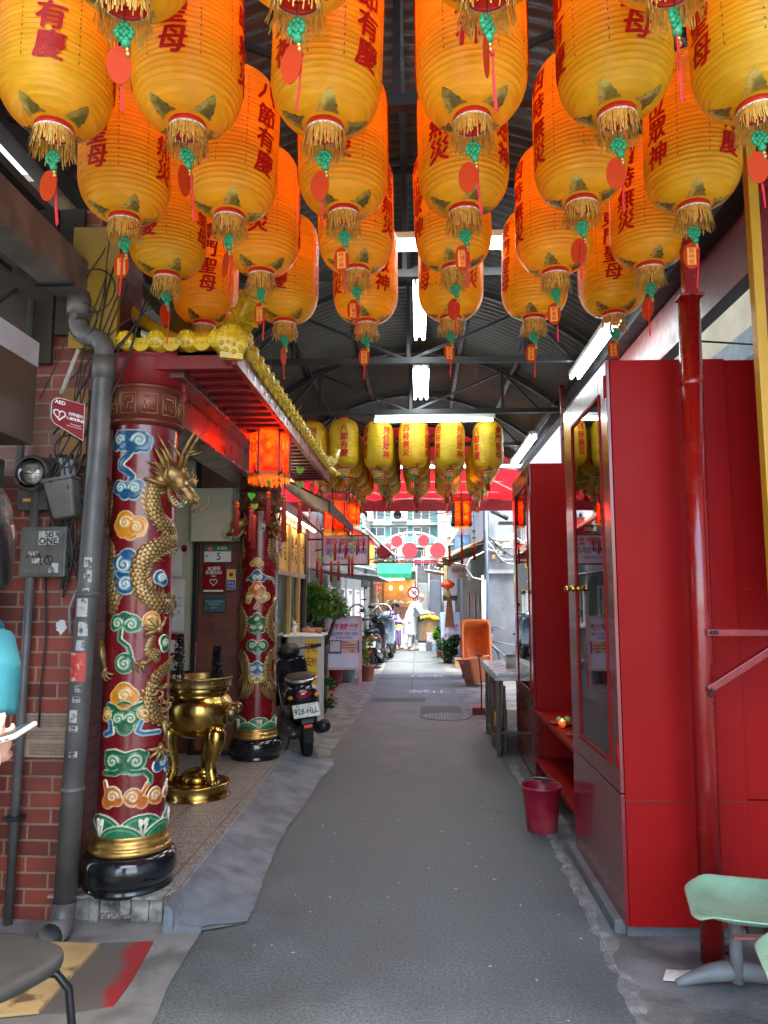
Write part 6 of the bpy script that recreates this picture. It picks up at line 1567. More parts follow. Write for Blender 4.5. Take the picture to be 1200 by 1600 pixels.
        if k % 2 == 0 or k == n:
            for dz in ((.10,.20) if k == 0 else (.06,)):
                g = MB(); pts = []
                for i in range(20):
                    a = 2*PI*i/20; pts.append((16*math.sin(a)**3/16*.03,(13*math.cos(a)-5*math.cos(2*a)-2*math.cos(3*a)-math.cos(4*a))/16*.03))
                g.prism(pts,-.004,.004,Matrix.Translation((x,y,tz+dz)) @ Matrix.Rotation(-rot+.2*k,4,'Z') @ Matrix.Rotation(PI/2,4,'X')); g.build('green_heart', HEARTG, tsl)
    g = MB(); g.cyl((0,0,.25),(0,0,1.0/s+.0),.003,6); g.build('hanging_wire', DARKMETAL, t)
    g = MB(); g.lathe([(0,-.05),(.02,-.04),(.03,0),(.02,.04),(.012,.06),(.012,.09)],12); g.build('glow_core', emis('lantern_bulb', (1,.45,.08), 12), t)
    l = bpy.data.lights.new('glow_light','POINT'); l.energy = energy; l.color = (1,.26,.04); l.shadow_soft_size = .04
    lo = bpy.data.objects.new('glow_light', l); COL.objects.link(lo); lo.parent = t; lo.location = (0,0,0)
    return t
p = AY(421,703,5.5); palace_lantern(tuple(p), 1.10, 'glowing red hexagonal silk lantern with long tassels in front of the farther dragon pillar', rot=R(10), energy=8, cord=.42)
p = AY(524,806,9.9); palace_lantern(tuple(p), 1.15, 'farther glowing red silk lantern hanging below the yellow lanterns at the left', rot=R(25), energy=11)
p = AY(550,803,12.2); palace_lantern(tuple(p), .9, 'narrow dark-framed lantern glowing just right of the farther red silk one', True, rot=R(10), energy=6)
p = AY(721,802,10.6); palace_lantern(tuple(p), .95, 'dark-framed glowing lantern hanging at the right of the alley mouth', True, rot=R(28), energy=9)

# ---- scooters
def scooter(loc, rz, label, body, accent=None, plate='928-HLL', lean=0, scale=1.0, tail=(.35,.0,.01), hero=False):
    """x forward; origin at the rear wheel's contact line, middle of the bike"""
    t = thing('motor_scooter', label, 'scooter', loc, rz, 'parked scooters'); t.rotation_euler.y = 0; t.rotation_euler = (lean,0,rz); t.scale = (scale,)*3
    def wheel(x):
        g = MB(); prof = [(.145,-.045),(.19,-.055),(.222,-.040),(.232,0),(.222,.040),(.19,.055),(.145,.045)]
        g.lathe(prof,36,Matrix.Translation((x,0,.232)) @ Matrix.Rotation(PI/2,4,'X'),cap=False)
        for k in range(30): a = k*2*PI/30; g.cbox((x+.230*math.cos(a),(.02 if k%2 else -.02),.232+.230*math.sin(a)),(.006,.03,.006))
        w_ = g.build('tyre', RUBBER, t)
        g = MB(); g.lathe([(.03,-.05),(.03,.05)],16,Matrix.Translation((x,0,.232)) @ Matrix.Rotation(PI/2,4,'X'))
        g.lathe([(.135,-.03),(.15,-.04),(.15,.04),(.135,.03)],30,Matrix.Translation((x,0,.232)) @ Matrix.Rotation(PI/2,4,'X'),cap=False)
        for k in range(5): a = k*2*PI/5; g.bar((x,0,.232),(x+.14*math.cos(a),0,.232+.14*math.sin(a)),.022,.03,Vector((0,1,0)))
        g.build('rim', mat('alloy_dark', (.12,.12,.12), .35, .7), w_)
    wheel(0); wheel(1.22)
    g = MB()   # rear body: lofted rings from tail to seat front
    def ring(x, zc, hw, hh, n=20, pw=.75): return [(x, hw*math.copysign(abs(math.cos(a))**pw, math.cos(a)), zc+hh*math.copysign(abs(math.sin(a))**pw, math.sin(a))) for a in [2*PI*k/n for k in range(n)]]
    rings = [ring(-.34,.66,.05,.05),ring(-.32,.655,.10,.085),ring(-.24,.63,.155,.12),ring(-.08,.60,.18,.16),ring(.12,.56,.185,.19),ring(.30,.52,.165,.19),ring(.42,.46,.14,.16)]
    vs = [p for r_ in rings for p in r_]; n = 20
    g.add(vs,[(i*n+k,i*n+(k+1)%n,(i+1)*n+(k+1)%n,(i+1)*n+k) for i in range(6) for k in range(n)]+[tuple(reversed(range(n))),tuple(6*n+k for k in range(n))],True); g.build('rear_body', body, t)
    g = MB(); rings = [ring(-.26,.765,.10,.03),ring(-.12,.785,.14,.045),ring(.10,.79,.15,.05),ring(.22,.76,.145,.045),ring(.40,.755,.13,.045),ring(.52,.74,.08,.035)]
    vs = [p for r_ in rings for p in r_]; g.add(vs,[(i*n+k,i*n+(k+1)%n,(i+1)*n+(k+1)%n,(i+1)*n+k) for i in range(5) for k in range(n)]+[tuple(reversed(range(n))),tuple(5*n+k for k in range(n))],True); g.build('seat', mat('seat_vinyl', (.012,.012,.013), .55, bump=.2), t)
    g = MB(); g.tube([(-.05,.14,.80),(-.28,.155,.815),(-.385,.09,.80),(-.40,0,.795),(-.385,-.09,.80),(-.28,-.155,.815),(-.05,-.14,.80)],.014,10); g.build('grab_rail', mat('grab_silver', (.45,.45,.45), .3, .8) if hero else STEEL, t)
    g = MB(); g.ball((0,0,0),(.035,.085,.048),18,10,Matrix.Translation((-.315,0,.665))); g.build('tail_light', mat('tail_lens_%s' % (tail[0]), tail, .12, coat=1), t)
    for s_ in (-1,1):
        g = MB(); g.ball((0,0,0),(.03,.04,.022),12,8,Matrix.Translation((-.28,s_*.125,.64))); g.build('indicator', mat('amber_lens', (.7,.25,.02), .2), t)
    g = MB()   # rear mudguard and plate holder
    g.add([(-.30,-.07,.60),(-.30,.07,.60),(-.43,.06,.40),(-.43,-.06,.40),(-.27,-.07,.60),(-.27,.07,.60),(-.40,.06,.38),(-.40,-.06,.38)],[(0,1,2,3),(7,6,5,4),(0,4,5,1),(3,2,6,7),(1,5,6,2),(0,3,7,4)])
    g.add([(-.42,-.05,.41),(-.42,.05,.41),(-.39,.045,.20),(-.39,-.045,.20),(-.40,-.05,.41),(-.40,.05,.41),(-.37,.045,.20),(-.37,-.045,.20)],[(0,1,2,3),(7,6,5,4),(0,4,5,1),(3,2,6,7),(1,5,6,2),(0,3,7,4)])
    g.build('mudguard', BLACK, t, bev=.006)
    PM_ = Matrix.Translation((-.385,0,.515)) @ Matrix.Rotation(R(33),4,'Y') 
    g = MB(); g.M = PM_; g.box((-.004,-.13,-.070),(.0,.13,.070)); pl_ = g.build('number_plate', mat('plate_white', (.62,.66,.62), .45, dirt=(.4,.4,.36), dscale=20), t, bev=.001)
    g = MB(); Xd = Vector((0,-1,0)); Zd = (PM_.to_3x3() @ Vector((0,0,1))); put_text(g, plate, PM_ @ Vector((-.0055,0,-.008)), .085, Xd, Zd, .012, width=.235); g.build('plate_number', BLACK, pl_)
    g = MB(); g.M = PM_
    for y in (-.085,.085): g.cyl((-.004,y,.052),(-.008,y,.052),.007,8)
    g.build('plate_screw', STEEL, pl_)
    g = MB(); g.box((-.432,-.04,.355),(-.420,.04,.385)); g.build('reflector', mat('reflector_red', (.9,.06,.04), .2), t, bev=.003)
    # engine/variator, exhaust
    g = MB(); g.tube([(-.08,.11,.24),(.15,.12,.28),(.42,.11,.30)],[.075,.095,.07],14,flat=.6); g.build('engine_case', mat('engine_grey', (.10,.10,.10), .4, .6), t)
    g = MB(); g.tube([(.30,-.12,.22),(.12,-.155,.23),(-.02,-.165,.27),(-.30,-.17,.33),(-.33,-.17,.335)],[.03,.05,.062,.066,.045],18); g.tube([(-.33,-.17,.335),(-.36,-.17,.34)],[.028,.028],12,cap=False); g.build('exhaust', mat('exhaust_black', (.03,.03,.03), .35, .5) if hero else STEEL, t)
    g = MB(); g.tube([(-.04,-.10,.27),(-.10,-.11,.45),(-.14,-.11,.60)],.028,10); g.build('shock_absorber', STEEL, t)
    # floorboard, leg shield, front
    g = MB(); g.box((.38,-.15,.30),(.82,.15,.36)); g.build('floorboard', BLACK, t, bev=.02)
    g = MB(); vs = []; m_ = 12
    for i in range(m_+1):
        q = i/m_; z = .28+.66*q; x = .80+.16*math.sin(q*PI*.5)-.12*q*q; wd = .19*(1-.35*abs(q-.6)**1.3)
        for j in range(9): yy = -1+2*j/8; vs.append((x+.07*(1-yy*yy),wd*yy,z))
    g.add(vs,[(i*9+j,i*9+j+1,(i+1)*9+j+1,(i+1)*9+j) for i in range(m_) for j in range(8)],True); o = g.build('leg_shield', body, t); o.modifiers.new('t','SOLIDIFY').thickness = .02
    g = MB(); g.tube([(1.0,0,.75),(1.12,0,.45),(1.22,0,.24)],.03,10); g.build('fork', STEEL, t)
    g = MB(); g.tube([(1.22+.27*math.cos(a),0,.232+.27*math.sin(a)) for a in [R(d) for d in range(20,150,13)]],.065,12,flat=.5,up=Vector((0,1,0))); g.build('front_mudguard', body, t)
    g = MB(); g.ball((0,0,0),(.11,.13,.10),18,12,Matrix.Translation((.93,0,1.0))); hd = g.build('handlebar_cowl', body if not hero else BLACK, t)
    g = MB(); g.tube([(.86,-.34,1.03),(.90,-.12,1.02),(.93,0,1.0),(.90,.12,1.02),(.86,.34,1.03)],.013,10); g.build('handlebar', BLACK, hd)
    for s_ in (-1,1):
        g = MB(); g.cyl((.868,s_*.25,1.028),(.85,s_*.37,1.03),.021,14); g.build('grip', RUBBER, hd)
        if not hero: g = MB(); g.tube([(.90,s_*.22,1.03),(.86,s_*.26,1.14),(.84,s_*.30,1.20)],.006,6); g.ball((0,0,0),(.014,.065,.042),16,10,Matrix.Translation((.83,s_*.31,1.23))); g.build('mirror', BLACK, hd)
        g = MB(); g.tube([(.91,s_*.18,1.01),(.94,s_*.27,1.0),(.93,s_*.34,1.0)],.006,6); g.build('brake_lever', STEEL, hd)
    g = MB(); g.ball((0,0,0),(.05,.08,.055),16,10,Matrix.Translation((1.02,0,.99))); g.build('headlight', mat('head_lens', (.7,.72,.75), .1), hd)
    g = MB(); g.tube([(.30,.10,.28),(.26,.16,.10),(.24,.22,.01)],.011,8); g.build('side_stand', DARKMETAL, t)
    if accent:
        for s_ in (-1,1):
            g = MB(); g.tube([(-.24,s_*.158,.66),(0,s_*.186,.63),(.25,s_*.182,.56)],[.008,.016,.006],8,flat=.3); g.build('body_stripe', accent, t)
    return t
BB = mat('scooter_black', (.014,.014,.017), .22, coat=.8)
scooter((-1.15,7.72,0), R(90+15), 'black scooter with white plate 928-HLL parked beside the farther dragon pillar', BB, None, '928-HLL', lean=R(-7), hero=True, scale=1.0)
BL = mat('scooter_blue_silver', (.20,.28,.38), .25, .4, coat=.7); SV = mat('scooter_white_silver', (.55,.58,.62), .25, .3, coat=.7); RB = mat('scooter_dark', (.03,.03,.035), .25, coat=.7)
scooter((-1.06,17.3,0), R(90-5), 'dark scooter with a big red tail light, nearest of those down the alley', RB, mat('red_stripe_gloss', (.5,.03,.02), .25), '863-KMT', lean=R(-4), scale=1.08)
scooter((-.98,18.9,0), R(90-9), 'silver and pale blue scooter parked behind the red tail light one', BL, SV, '215-BNE', lean=R(-5), scale=1.15)
scooter((-1.02,20.8,0), R(90-11), 'white scooter at the far end of the parked row', SV, BL, '507-MCD', lean=R(-5), scale=1.1)

# ---- grey stool at lower left
t = thing('stool', 'grey plastic seat on black tube legs at the lower left corner', 'stool', (-1.37,2.42,0), R(-22))
g = MB(); n = 40; vs = []
def sq(a, r): return (r*math.copysign(abs(math.cos(a))**.62, math.cos(a)), r*.92*math.copysign(abs(math.sin(a))**.62, math.sin(a)))
prof = [(0,.455),(.10,.456),(.165,.461),(.188,.462),(.200,.455),(.203,.44),(.198,.42),(.188,.415),(0,.415)]
for r_, z in prof: vs += [(*sq(2*PI*k/n+.01, max(r_,.001)), z) for k in range(n)]
g.add(vs,[(i*n+k,i*n+(k+1)%n,(i+1)*n+(k+1)%n,(i+1)*n+k) for i in range(len(prof)-1) for k in range(n)],True)
g.build('seat', mat('stool_grey', (.060,.058,.055), .45, var=.15, dirt=(.04,.04,.038)), t)
for sx in (-1,1):
    for sy in (-1,1):
        g = MB(); g.tube([(sx*.09,sy*.09,.405),(sx*.145,sy*.14,.39),(sx*.175,sy*.165,.34),(sx*.19,sy*.175,.20),(sx*.20,sy*.18,.0)],.0135,12); g.build('leg', mat('black_gloss_tube', (.01,.01,.012), .18), t)
# ---- plywood and red mat on the ground
def mat_sheet(name, lab, cat, pts, z, m_, th=.006):
    g = MB(); P = [GZ(x,y,z) for x,y in pts]; n = len(P)
    g.add([(p.x,p.y,z) for p in P]+[(p.x,p.y,z-th) for p in P],[tuple(reversed(range(n))),tuple(range(n,2*n))]+[(i,(i+1)%n,(i+1)%n+n,i+n) for i in range(n)])
    o = g.build(name, m_); return tag(o, lab, cat)
PLY = mat('worn_plywood', (.55,.36,.15), .7, var=.2, scale=5, dirt=(.16,.10,.05), dscale=9, dlo=.56, dhi=.66)
mat_sheet('plywood_sheet','worn yellow plywood sheet on the ground under the grey stool','plywood',[(-60,1500),(-60,1590),(60,1578),(155,1474),(60,1470)],.026,PLY,.014)
def redmat():
    m = bpy.data.materials.new('red_mat'); m.use_nodes = True; nt = m.node_tree; N = nt.nodes; L = nt.links; b = N['Principled BSDF']
    tc = N.new('ShaderNodeTexCoord'); n = N.new('ShaderNodeTexNoise'); n.inputs['Scale'].default_value = 5; n.inputs['Detail'].default_value = 7; L.new(tc.outputs['Object'], n.inputs['Vector'])
    sp = N.new('ShaderNodeSeparateXYZ'); L.new(tc.outputs['Object'], sp.inputs[0])
    # worn grey in the middle, red left along the outer edge
    d = N.new('ShaderNodeVectorMath'); d.operation = 'DOT_PRODUCT'; d.inputs[1].default_value = (RM_D[0],RM_D[1],0); L.new(tc.outputs['Object'], d.inputs[0])
    a = N.new('ShaderNodeMath'); a.operation = 'SUBTRACT'; L.new(d.outputs['Value'], a.inputs[0]); a.inputs[1].default_value = RM_0
    q = N.new('ShaderNodeMath'); q.operation = 'MULTIPLY_ADD'; L.new(n.outputs['Fac'], q.inputs[0]); q.inputs[1].default_value = .22; L.new(a.outputs[0], q.inputs[2])
    r = N.new('ShaderNodeValToRGB'); L.new(q.outputs[0], r.inputs[0]); e = r.color_ramp.elements; e[0].position = .02; e[0].color = (.12,.10,.085,1); e[1].position = .07; e[1].color = (.30,.018,.02,1)
    L.new(r.outputs[0], b.inputs['Base Color']); b.inputs['Roughness'].default_value = .7; return m
A_ = GZ(240,1470,.02); B_ = GZ(178,1570,.02); dv = (A_-B_).normalized(); RM_D = (dv.y,-dv.x); RM_0 = A_.x*RM_D[0]+A_.y*RM_D[1]-.0
mat_sheet('red_mat','worn red mat with a grey scuffed middle beside the plywood sheet','mat',[(156,1474),(60,1578),(20,1585),(120,1580),(178,1570),(208,1528),(240,1470)],.012,redmat(),.006)
# ================================================================== PEOPLE
SKIN = mat('skin', (.52,.27,.19), .45, var=.08, scale=14, bump=.08, bscale=120)
def fuse(mb, name, m, parent, vox, smooth=6):
    o = mb.build(name, m, parent, world=True)
    r = o.modifiers.new('r','REMESH'); r.mode = 'VOXEL'; r.voxel_size = vox; r.use_smooth_shade = True
    s = o.modifiers.new('s','SMOOTH'); s.iterations = smooth; s.factor = .5
    bpy.context.view_layer.update(); dg = bpy.context.evaluated_depsgraph_get()
    me = bpy.data.meshes.new_from_object(o.evaluated_get(dg)); o.modifiers.clear(); o.data = me
    me.polygons.foreach_set('use_smooth', [True]*len(me.polygons)); return o
def hand(g, w_, d, pn, s=1.0, curl=1.0, thumb=1):
    """w_ wrist point, d pointing direction, pn palm normal (fingers curl towards it)"""
    w_ = Vector(w_); d = Vector(d).normalized(); pn = (Vector(pn)-d*Vector(pn).dot(d)).normalized(); sd = d.cross(pn)
    for k in range(-2,3): g.tube([w_+sd*(k*.007*s), w_+d*.045*s+sd*(k*.016*s), w_+d*.088*s+sd*(k*.018*s)],[.020*s,.015*s,.011*s],10,flat=.8)
    for k in range(4):
        L = (.040,.046,.043,.034)[k]*s; b = w_+d*.085*s+sd*((k-1.5)*.021*s)*thumb; c = curl*(1+.08*k); r = (.0098,.0098,.0092,.0082)[k]*s
        p1 = b+(d*math.cos(.45*c)+pn*math.sin(.45*c))*L; p2 = p1+(d*math.cos(1.25*c)+pn*math.sin(1.25*c))*L*.68; p3 = p2+(d*math.cos(1.9*c)+pn*math.sin(1.9*c))*L*.52
        g.tube([b-d*.01*s,b,b.lerp(p1,.5),p1,p1.lerp(p2,.5),p2,p3],[r,r*1.08,r*.93,r*1.02,r*.88,r*.92,r*.72],12); g.ball(tuple(p3),r*.78,8,6)
    b = w_+d*.022*s-sd*.024*s*thumb; t1_ = b+(d*.65-sd*.75*thumb+pn*.45).normalized()*.036*s; t2_ = t1_+(d*.9-sd*.15*thumb+pn*.45).normalized()*.034*s; t3_ = t2_+(d*.85+sd*.25*thumb+pn*.4).normalized()*.026*s
    g.tube([b,t1_,t2_,t3_],[.016*s,.0145*s,.0125*s,.0105*s],12); g.ball(tuple(t3_),.0108*s,10,6)
def head_on(g, c, fwd, s=1.0):
    """skull, face, nose, ears; fwd = direction the face looks"""
    F = Vector(fwd).normalized(); Rt = F.cross(Vector((0,0,1))).normalized(); U_ = Rt.cross(F); M = Matrix((F,Rt,U_)).transposed().to_4x4(); M.translation = Vector(c); M = M @ Matrix.Scale(s,4)
    g.ball((-.012,0,.025),(.092,.075,.088),22,16,M); g.ball((.022,0,-.035),(.066,.058,.076),20,14,M); g.ball((.050,0,-.082),(.026,.030,.020),12,8,M)
    g.tube([M @ Vector(p) for p in ((.080,0,.018),(.094,0,-.008),(.104,0,-.026),(.090,0,-.036))],[.008*s,.010*s,.014*s,.008*s],10)
    for q in (-1,1):
        g.ball((.068,q*.030,.012),(.016,.020,.011),10,7,M); g.ball((.074,q*.030,.030),(.012,.022,.006),10,6,M); g.ball((.052,q*.038,-.028),(.022,.020,.020),10,7,M)
        g.tube([M @ Vector(p) for p in ((-.008,q*.072,.022),(-.016,q*.084,.024),(-.018,q*.086,.0),(-.006,q*.078,-.028))],[.006*s,.010*s,.009*s,.005*s],8)
    g.ball((.078,0,-.054),(.014,.024,.006),10,6,M); g.ball((.076,0,-.064),(.013,.019,.006),10,6,M)
    return M
def eyes_brows(t, M, s=1.0, hair=(.012,.009,.008)):
    g = MB()
    for q in (-1,1): g.ball((.078,q*.030,.010),(.008,.013,.006),12,8,M)
    g.build('eye', mat('eye_dark', (.02,.015,.012), .15), t, world=True)
# ---- person at the left edge, facing the viewer, looking down at a phone
PX0, PY0 = -1.13, 1.64
pn = thing('person', 'person in a turquoise short-sleeved shirt looking down at a phone at the left edge', 'person', (PX0,PY0,0))
g = MB()
hc = Vector((-.995,1.57,1.730)); fw = (.25,-.85,-.62)
M = head_on(g, hc, fw, 1.02)
def T_(x, y, z): return (PX0+x, PY0+y, z)      # x to the viewer's right, y away
g.tube([T_(0,0,1.44),T_(.03,-.01,1.54),T_(.08,-.04,1.62)],[.065,.054,.055],16)
g.tube([T_(0,0,1.46),T_(0,0,1.36),T_(0,.01,1.20),T_(0,.01,1.05),T_(0,.01,.95),T_(0,.01,.88)],[.10,.125,.12,.11,.125,.11],20,flat=1.0)
g.tube([T_(-.16,0,1.485),T_(0,0,1.50),T_(.155,-.01,1.485)],[.055,.06,.055],14)
g.tube([T_(.165,-.02,1.475),T_(.185,-.04,1.38),T_(.185,-.07,1.255)],[.052,.048,.041],16); g.ball(T_(.185,-.07,1.255),.043,14,10)
g.tube([T_(.185,-.07,1.255),T_(.245,-.15,1.285),T_(.305,-.235,1.300)],[.042,.036,.026],14)
hand(g, T_(.300,-.225,1.300), (.50,-.80,.25), (.1,.2,1), .95, .95, -1)
g.tube([T_(-.165,-.02,1.475),T_(-.20,-.04,1.36),T_(-.18,-.08,1.20)],[.056,.048,.042],16); g.tube([T_(-.18,-.08,1.20),T_(-.05,-.20,1.24),T_(.03,-.27,1.27)],[.042,.034,.026],14)
hand(g, T_(.02,-.26,1.268), (.9,-.35,.2), (-.1,.2,.9), .95, .8, 1)
for q in (-.085,.085):
    g.tube([T_(q,.0,.92),T_(q,-.01,.70),T_(q*1.1,-.01,.50)],[.095,.078,.056],16); g.tube([T_(q*1.1,-.01,.50),T_(q*1.15,.02,.30),T_(q*1.2,.02,.09)],[.055,.052,.036],16)
    g.tube([T_(q*1.2,.04,.05),T_(q*1.25,-.03,.045),T_(q*1.4,-.13,.03)],[.042,.042,.030],12,flat=.8)
fuse(g, 'body', SKIN, pn, .0055, 4)
eyes_brows(pn, M)
SHIRT = mat('turquoise_shirt', (.016,.13,.155), .8, var=.14, scale=4, bump=1.0, bscale=7)
g = MB()
g.tube([T_(.02,-.01,1.555),T_(0,0,1.50),T_(0,0,1.36),T_(0,.01,1.20),T_(0,.01,1.05),T_(0,.01,.90)],[.070,.118,.142,.140,.135,.145],24,flat=1.0)
g.tube([T_(-.17,0,1.49),T_(0,0,1.52),T_(.165,-.01,1.492)],[.070,.075,.068],16)
for q in (-1,1): g.tube([T_(q*.150,-.01,1.505),T_(q*.182,-.03,1.44),T_(q*.192,-.045,1.345)],[.066,.066,.062],18)
fuse(g, 'shirt', SHIRT, pn, .007, 5)
g = MB(); g.tube([T_(0,.01,.98),T_(0,.01,.86)],[.13,.135],20,flat=1.0)
for q in (-.085,.085): g.tube([T_(q,0,.90),T_(q,-.01,.70),T_(q*1.1,-.01,.48),T_(q*1.15,.02,.28),T_(q*1.2,.02,.09)],[.108,.092,.074,.068,.062],18)
fuse(g, 'trousers', mat('dark_trousers', (.03,.03,.04), .8, bump=.2), pn, .009, 4)
g = MB(); M2 = M
g.ball((-.022,0,.036),(.104,.090,.098),24,16,M2); g.ball((-.055,0,-.03),(.070,.086,.100),20,14,M2)
for q in (-1,1): g.ball((.018,q*.070,-.01),(.055,.026,.105),16,12,M2); g.ball((.060,q*.045,.060),(.042,.038,.042),14,10,M2)
g.ball((.055,0,.072),(.055,.06,.036),16,10,M2); fuse(g, 'hair', mat('black_hair', (.008,.006,.006), .4, var=.3, scale=60, bump=.25, bscale=90), pn, .006, 3)
ph = thing('phone', 'phone in a cream case with a wrist strap held by the person in turquoise', 'phone', (-.775,1.335,1.345)); ph.rotation_euler = (R(10),R(-17),R(-4))
g = MB(); g.box((-.075,-.036,-.0045),(.072,.036,.0045)); g.build('case', mat('cream_case', (.62,.60,.45), .35), ph, bev=.004, seg=3)
g = MB(); g.box((-.070,-.032,.0046),(.067,.032,.0052)); g.build('screen', BLACK, ph)
g = MB(); g.box((.030,-.0375,-.002),(.045,-.036,.002)); g.box((.05,-.0375,-.002),(.058,-.036,.002)); g.build('side_button', STEEL, ph)
g = MB(); g.tube([(.02,-.03,-.006),(.032,-.038,-.018),(.030,-.042,-.035),(.010,-.045,-.055),(-.04,-.045,-.080)],[.0026]*5,8,flat=2.0); g.build('strap', WHITE, ph)
# ---- grey-robed person by the cart, bending, far down the alley
def far_person(loc, label, robe, rz=0, yellow=None, seated=False, hair=None, second=None):
    t = thing('person', label, 'person', loc, rz); M0 = Matrix.Translation(loc) @ Matrix.Rotation(rz,4,'Z'); g = MB(); g.M = M0
    bend = .22
    hip = Vector((0,0,.90)) if not seated else Vector((0,0,.62)); ch = hip+Vector((bend,0,.46)); nk = ch+Vector((.07,0,.12)); hd = nk+Vector((.07,0,.15))
    T = lambda v: tuple(v)
    g.tube([T(hip+Vector((-.01,0,-.05))),T(hip+Vector((.05,0,.18))),T(ch)],[.13,.12,.14],16,flat=1.2); g.tube([T(ch+Vector((0,-.17,0))),T(ch+Vector((0,.17,0)))],.07,12); g.tube([T(ch),T(nk),T(hd)],[.07,.05,.05],12)
    for q in (-1,1):
        k_ = Vector((.02,q*.09,.48)) if not seated else Vector((.42,q*.12,.58)); f_ = Vector((-.02,q*.10,.07)) if not seated else Vector((.42,q*.12,.09))
        g.tube([T(hip+Vector((0,q*.09,0))),T(k_),T(f_)],[.10,.065,.042],14); g.tube([T(f_+Vector((-.05,0,-.03))),T(f_+Vector((.16,0,-.045)))],[.04,.03],10)
        el = ch+Vector((.16,q*.22,-.24)); wr = ch+Vector((.42,q*.14,-.20)); g.tube([T(ch+Vector((0,q*.19,0))),T(el),T(wr)],[.055,.042,.028],12)
        h2 = MB(); hand(g, T(wr), (1,0,-.1), (0,0,-1), 1.0, .6, q)
    hh = MB(); F = Vector((1,0,-.35)); mm = head_on(g, T(hd), F, 1.0)
    fuse(g, 'body', SKIN, t, .011, 3)
    g = MB(); g.M = M0
    g.tube([T(nk),T(ch),T(hip+Vector((.05,0,.18))),T(hip+Vector((0,0,-.08))),T(hip+Vector((-.02,0,-.42 if not seated else -.1)))],[.07,.17,.165,.18,.20 if not seated else .16],18,flat=1.2); g.tube([T(ch+Vector((0,-.19,0))),T(ch+Vector((0,.19,0)))],.09,12)
    for q in (-1,1):
        el = ch+Vector((.16,q*.22,-.24)); wr = ch+Vector((.36,q*.15,-.205)); g.tube([T(ch+Vector((0,q*.19,0))),T(el),T(wr)],[.085,.085,.075],12)
        if not seated: g.tube([T(hip+Vector((0,q*.09,-.3))),(.02,q*.09,.48),(-.02,q*.10,.10)],[.10,.085,.075],12)
        else: g.tube([T(hip+Vector((0,q*.10,0))),(.42,q*.12,.58),(.42,q*.12,.15)],[.11,.085,.07],12)
    fuse(g, 'robe' if not seated else 'clothes', robe, t, .014, 3)
    if hair:
        g = MB(); g.M = M0; g.ball(T(hd+Vector((-.03,0,.03))),(.10,.09,.10),16,12); g.ball(T(hd+Vector((-.07,0,-.04))),(.06,.08,.10),14,10); g.build('hair', hair, t, world=True)
    return t
c = GZ(646,1016)
far_person((c.x-.10,23.2,0), 'bald person in a pale grey robe leaning over the cart down the alley', mat('pale_grey_robe', (.46,.50,.55), .8, var=.12, bump=.3, bscale=12), R(-8))
far_person((-1.05,23.6,0), 'seated person in purple and white beyond the parked scooters', mat('purple_shirt', (.22,.16,.38), .8, var=.3, scale=3), R(-35), seated=True, hair=mat('black_hair', (0,)*3))
t = thing('low_stool', 'low stool under the seated person in purple', 'stool', (-1.05,23.6,0)); g = MB(); g.box((-.18,-.18,.44),(.18,.18,.48)); g.build('seat', mat('blue_stool', (.05,.12,.35), .5), t, bev=.01)
for a in (-1,1):
    for b in (-1,1): g = MB(); g.bar((a*.15,b*.15,.44),(a*.17,b*.17,0),.025,.025); g.build('leg', mat('blue_stool', (0,)*3), t)

# ================================================================== THE ALLEY BEYOND
def foliage(name, parent, c, rad, n, size, m, seed=1, lump=7):
    rr = random.Random(seed); g = MB(); C_ = Vector(c)
    lumps = [(Vector((rr.uniform(-1,1)*rad[0]*.6, rr.uniform(-1,1)*rad[1]*.6, rr.uniform(-1,1)*rad[2]*.7)), rr.uniform(.3,.55)) for _ in range(lump)]
    for i in range(n):
        lc, lr = rr.choice(lumps); d = Vector((rr.gauss(0,1),rr.gauss(0,1),rr.gauss(0,1))).normalized(); q = rr.random()**.4
        p = C_+lc+Vector((d.x*rad[0],d.y*rad[1],d.z*rad[2]))*lr*q
        a = Vector((rr.gauss(0,1),rr.gauss(0,1),rr.gauss(-.2,.6))).normalized()*size*rr.uniform(.6,1.3); b = a.cross(Vector((rr.gauss(0,.4),rr.gauss(0,.4),1))).normalized()*size*.30
        g.add([p-a*.5,p+b-a*.05,p+a*.5,p-b-a*.05],[(0,1,2,3)])
    return g.build(name, m, parent, world=True)
LG = mat('bright_leaf', (.09,.27,.03), .45, var=.5, scale=6, trans=.3); LD = mat('deep_leaf', (.03,.095,.025), .5, var=.5, scale=6, trans=.2)
BARK = mat('bark', (.09,.065,.045), .9, bump=.6)
def pot(t, x, y, r, h, m, z=0):
    g = MB(); g.lathe([(0,z),(r*.72,z),(r*.78,z+.01),(r*.95,z+h*.86),(r*1.06,z+h*.87),(r*1.08,z+h),(r*.98,z+h),(r*.92,z+h*.86),(0,z+h*.86)],28,Matrix.Translation((x,y,0))); g.build('pot', m, t, world=True)
TERRA = mat('terracotta', (.36,.12,.07), .7, var=.15)
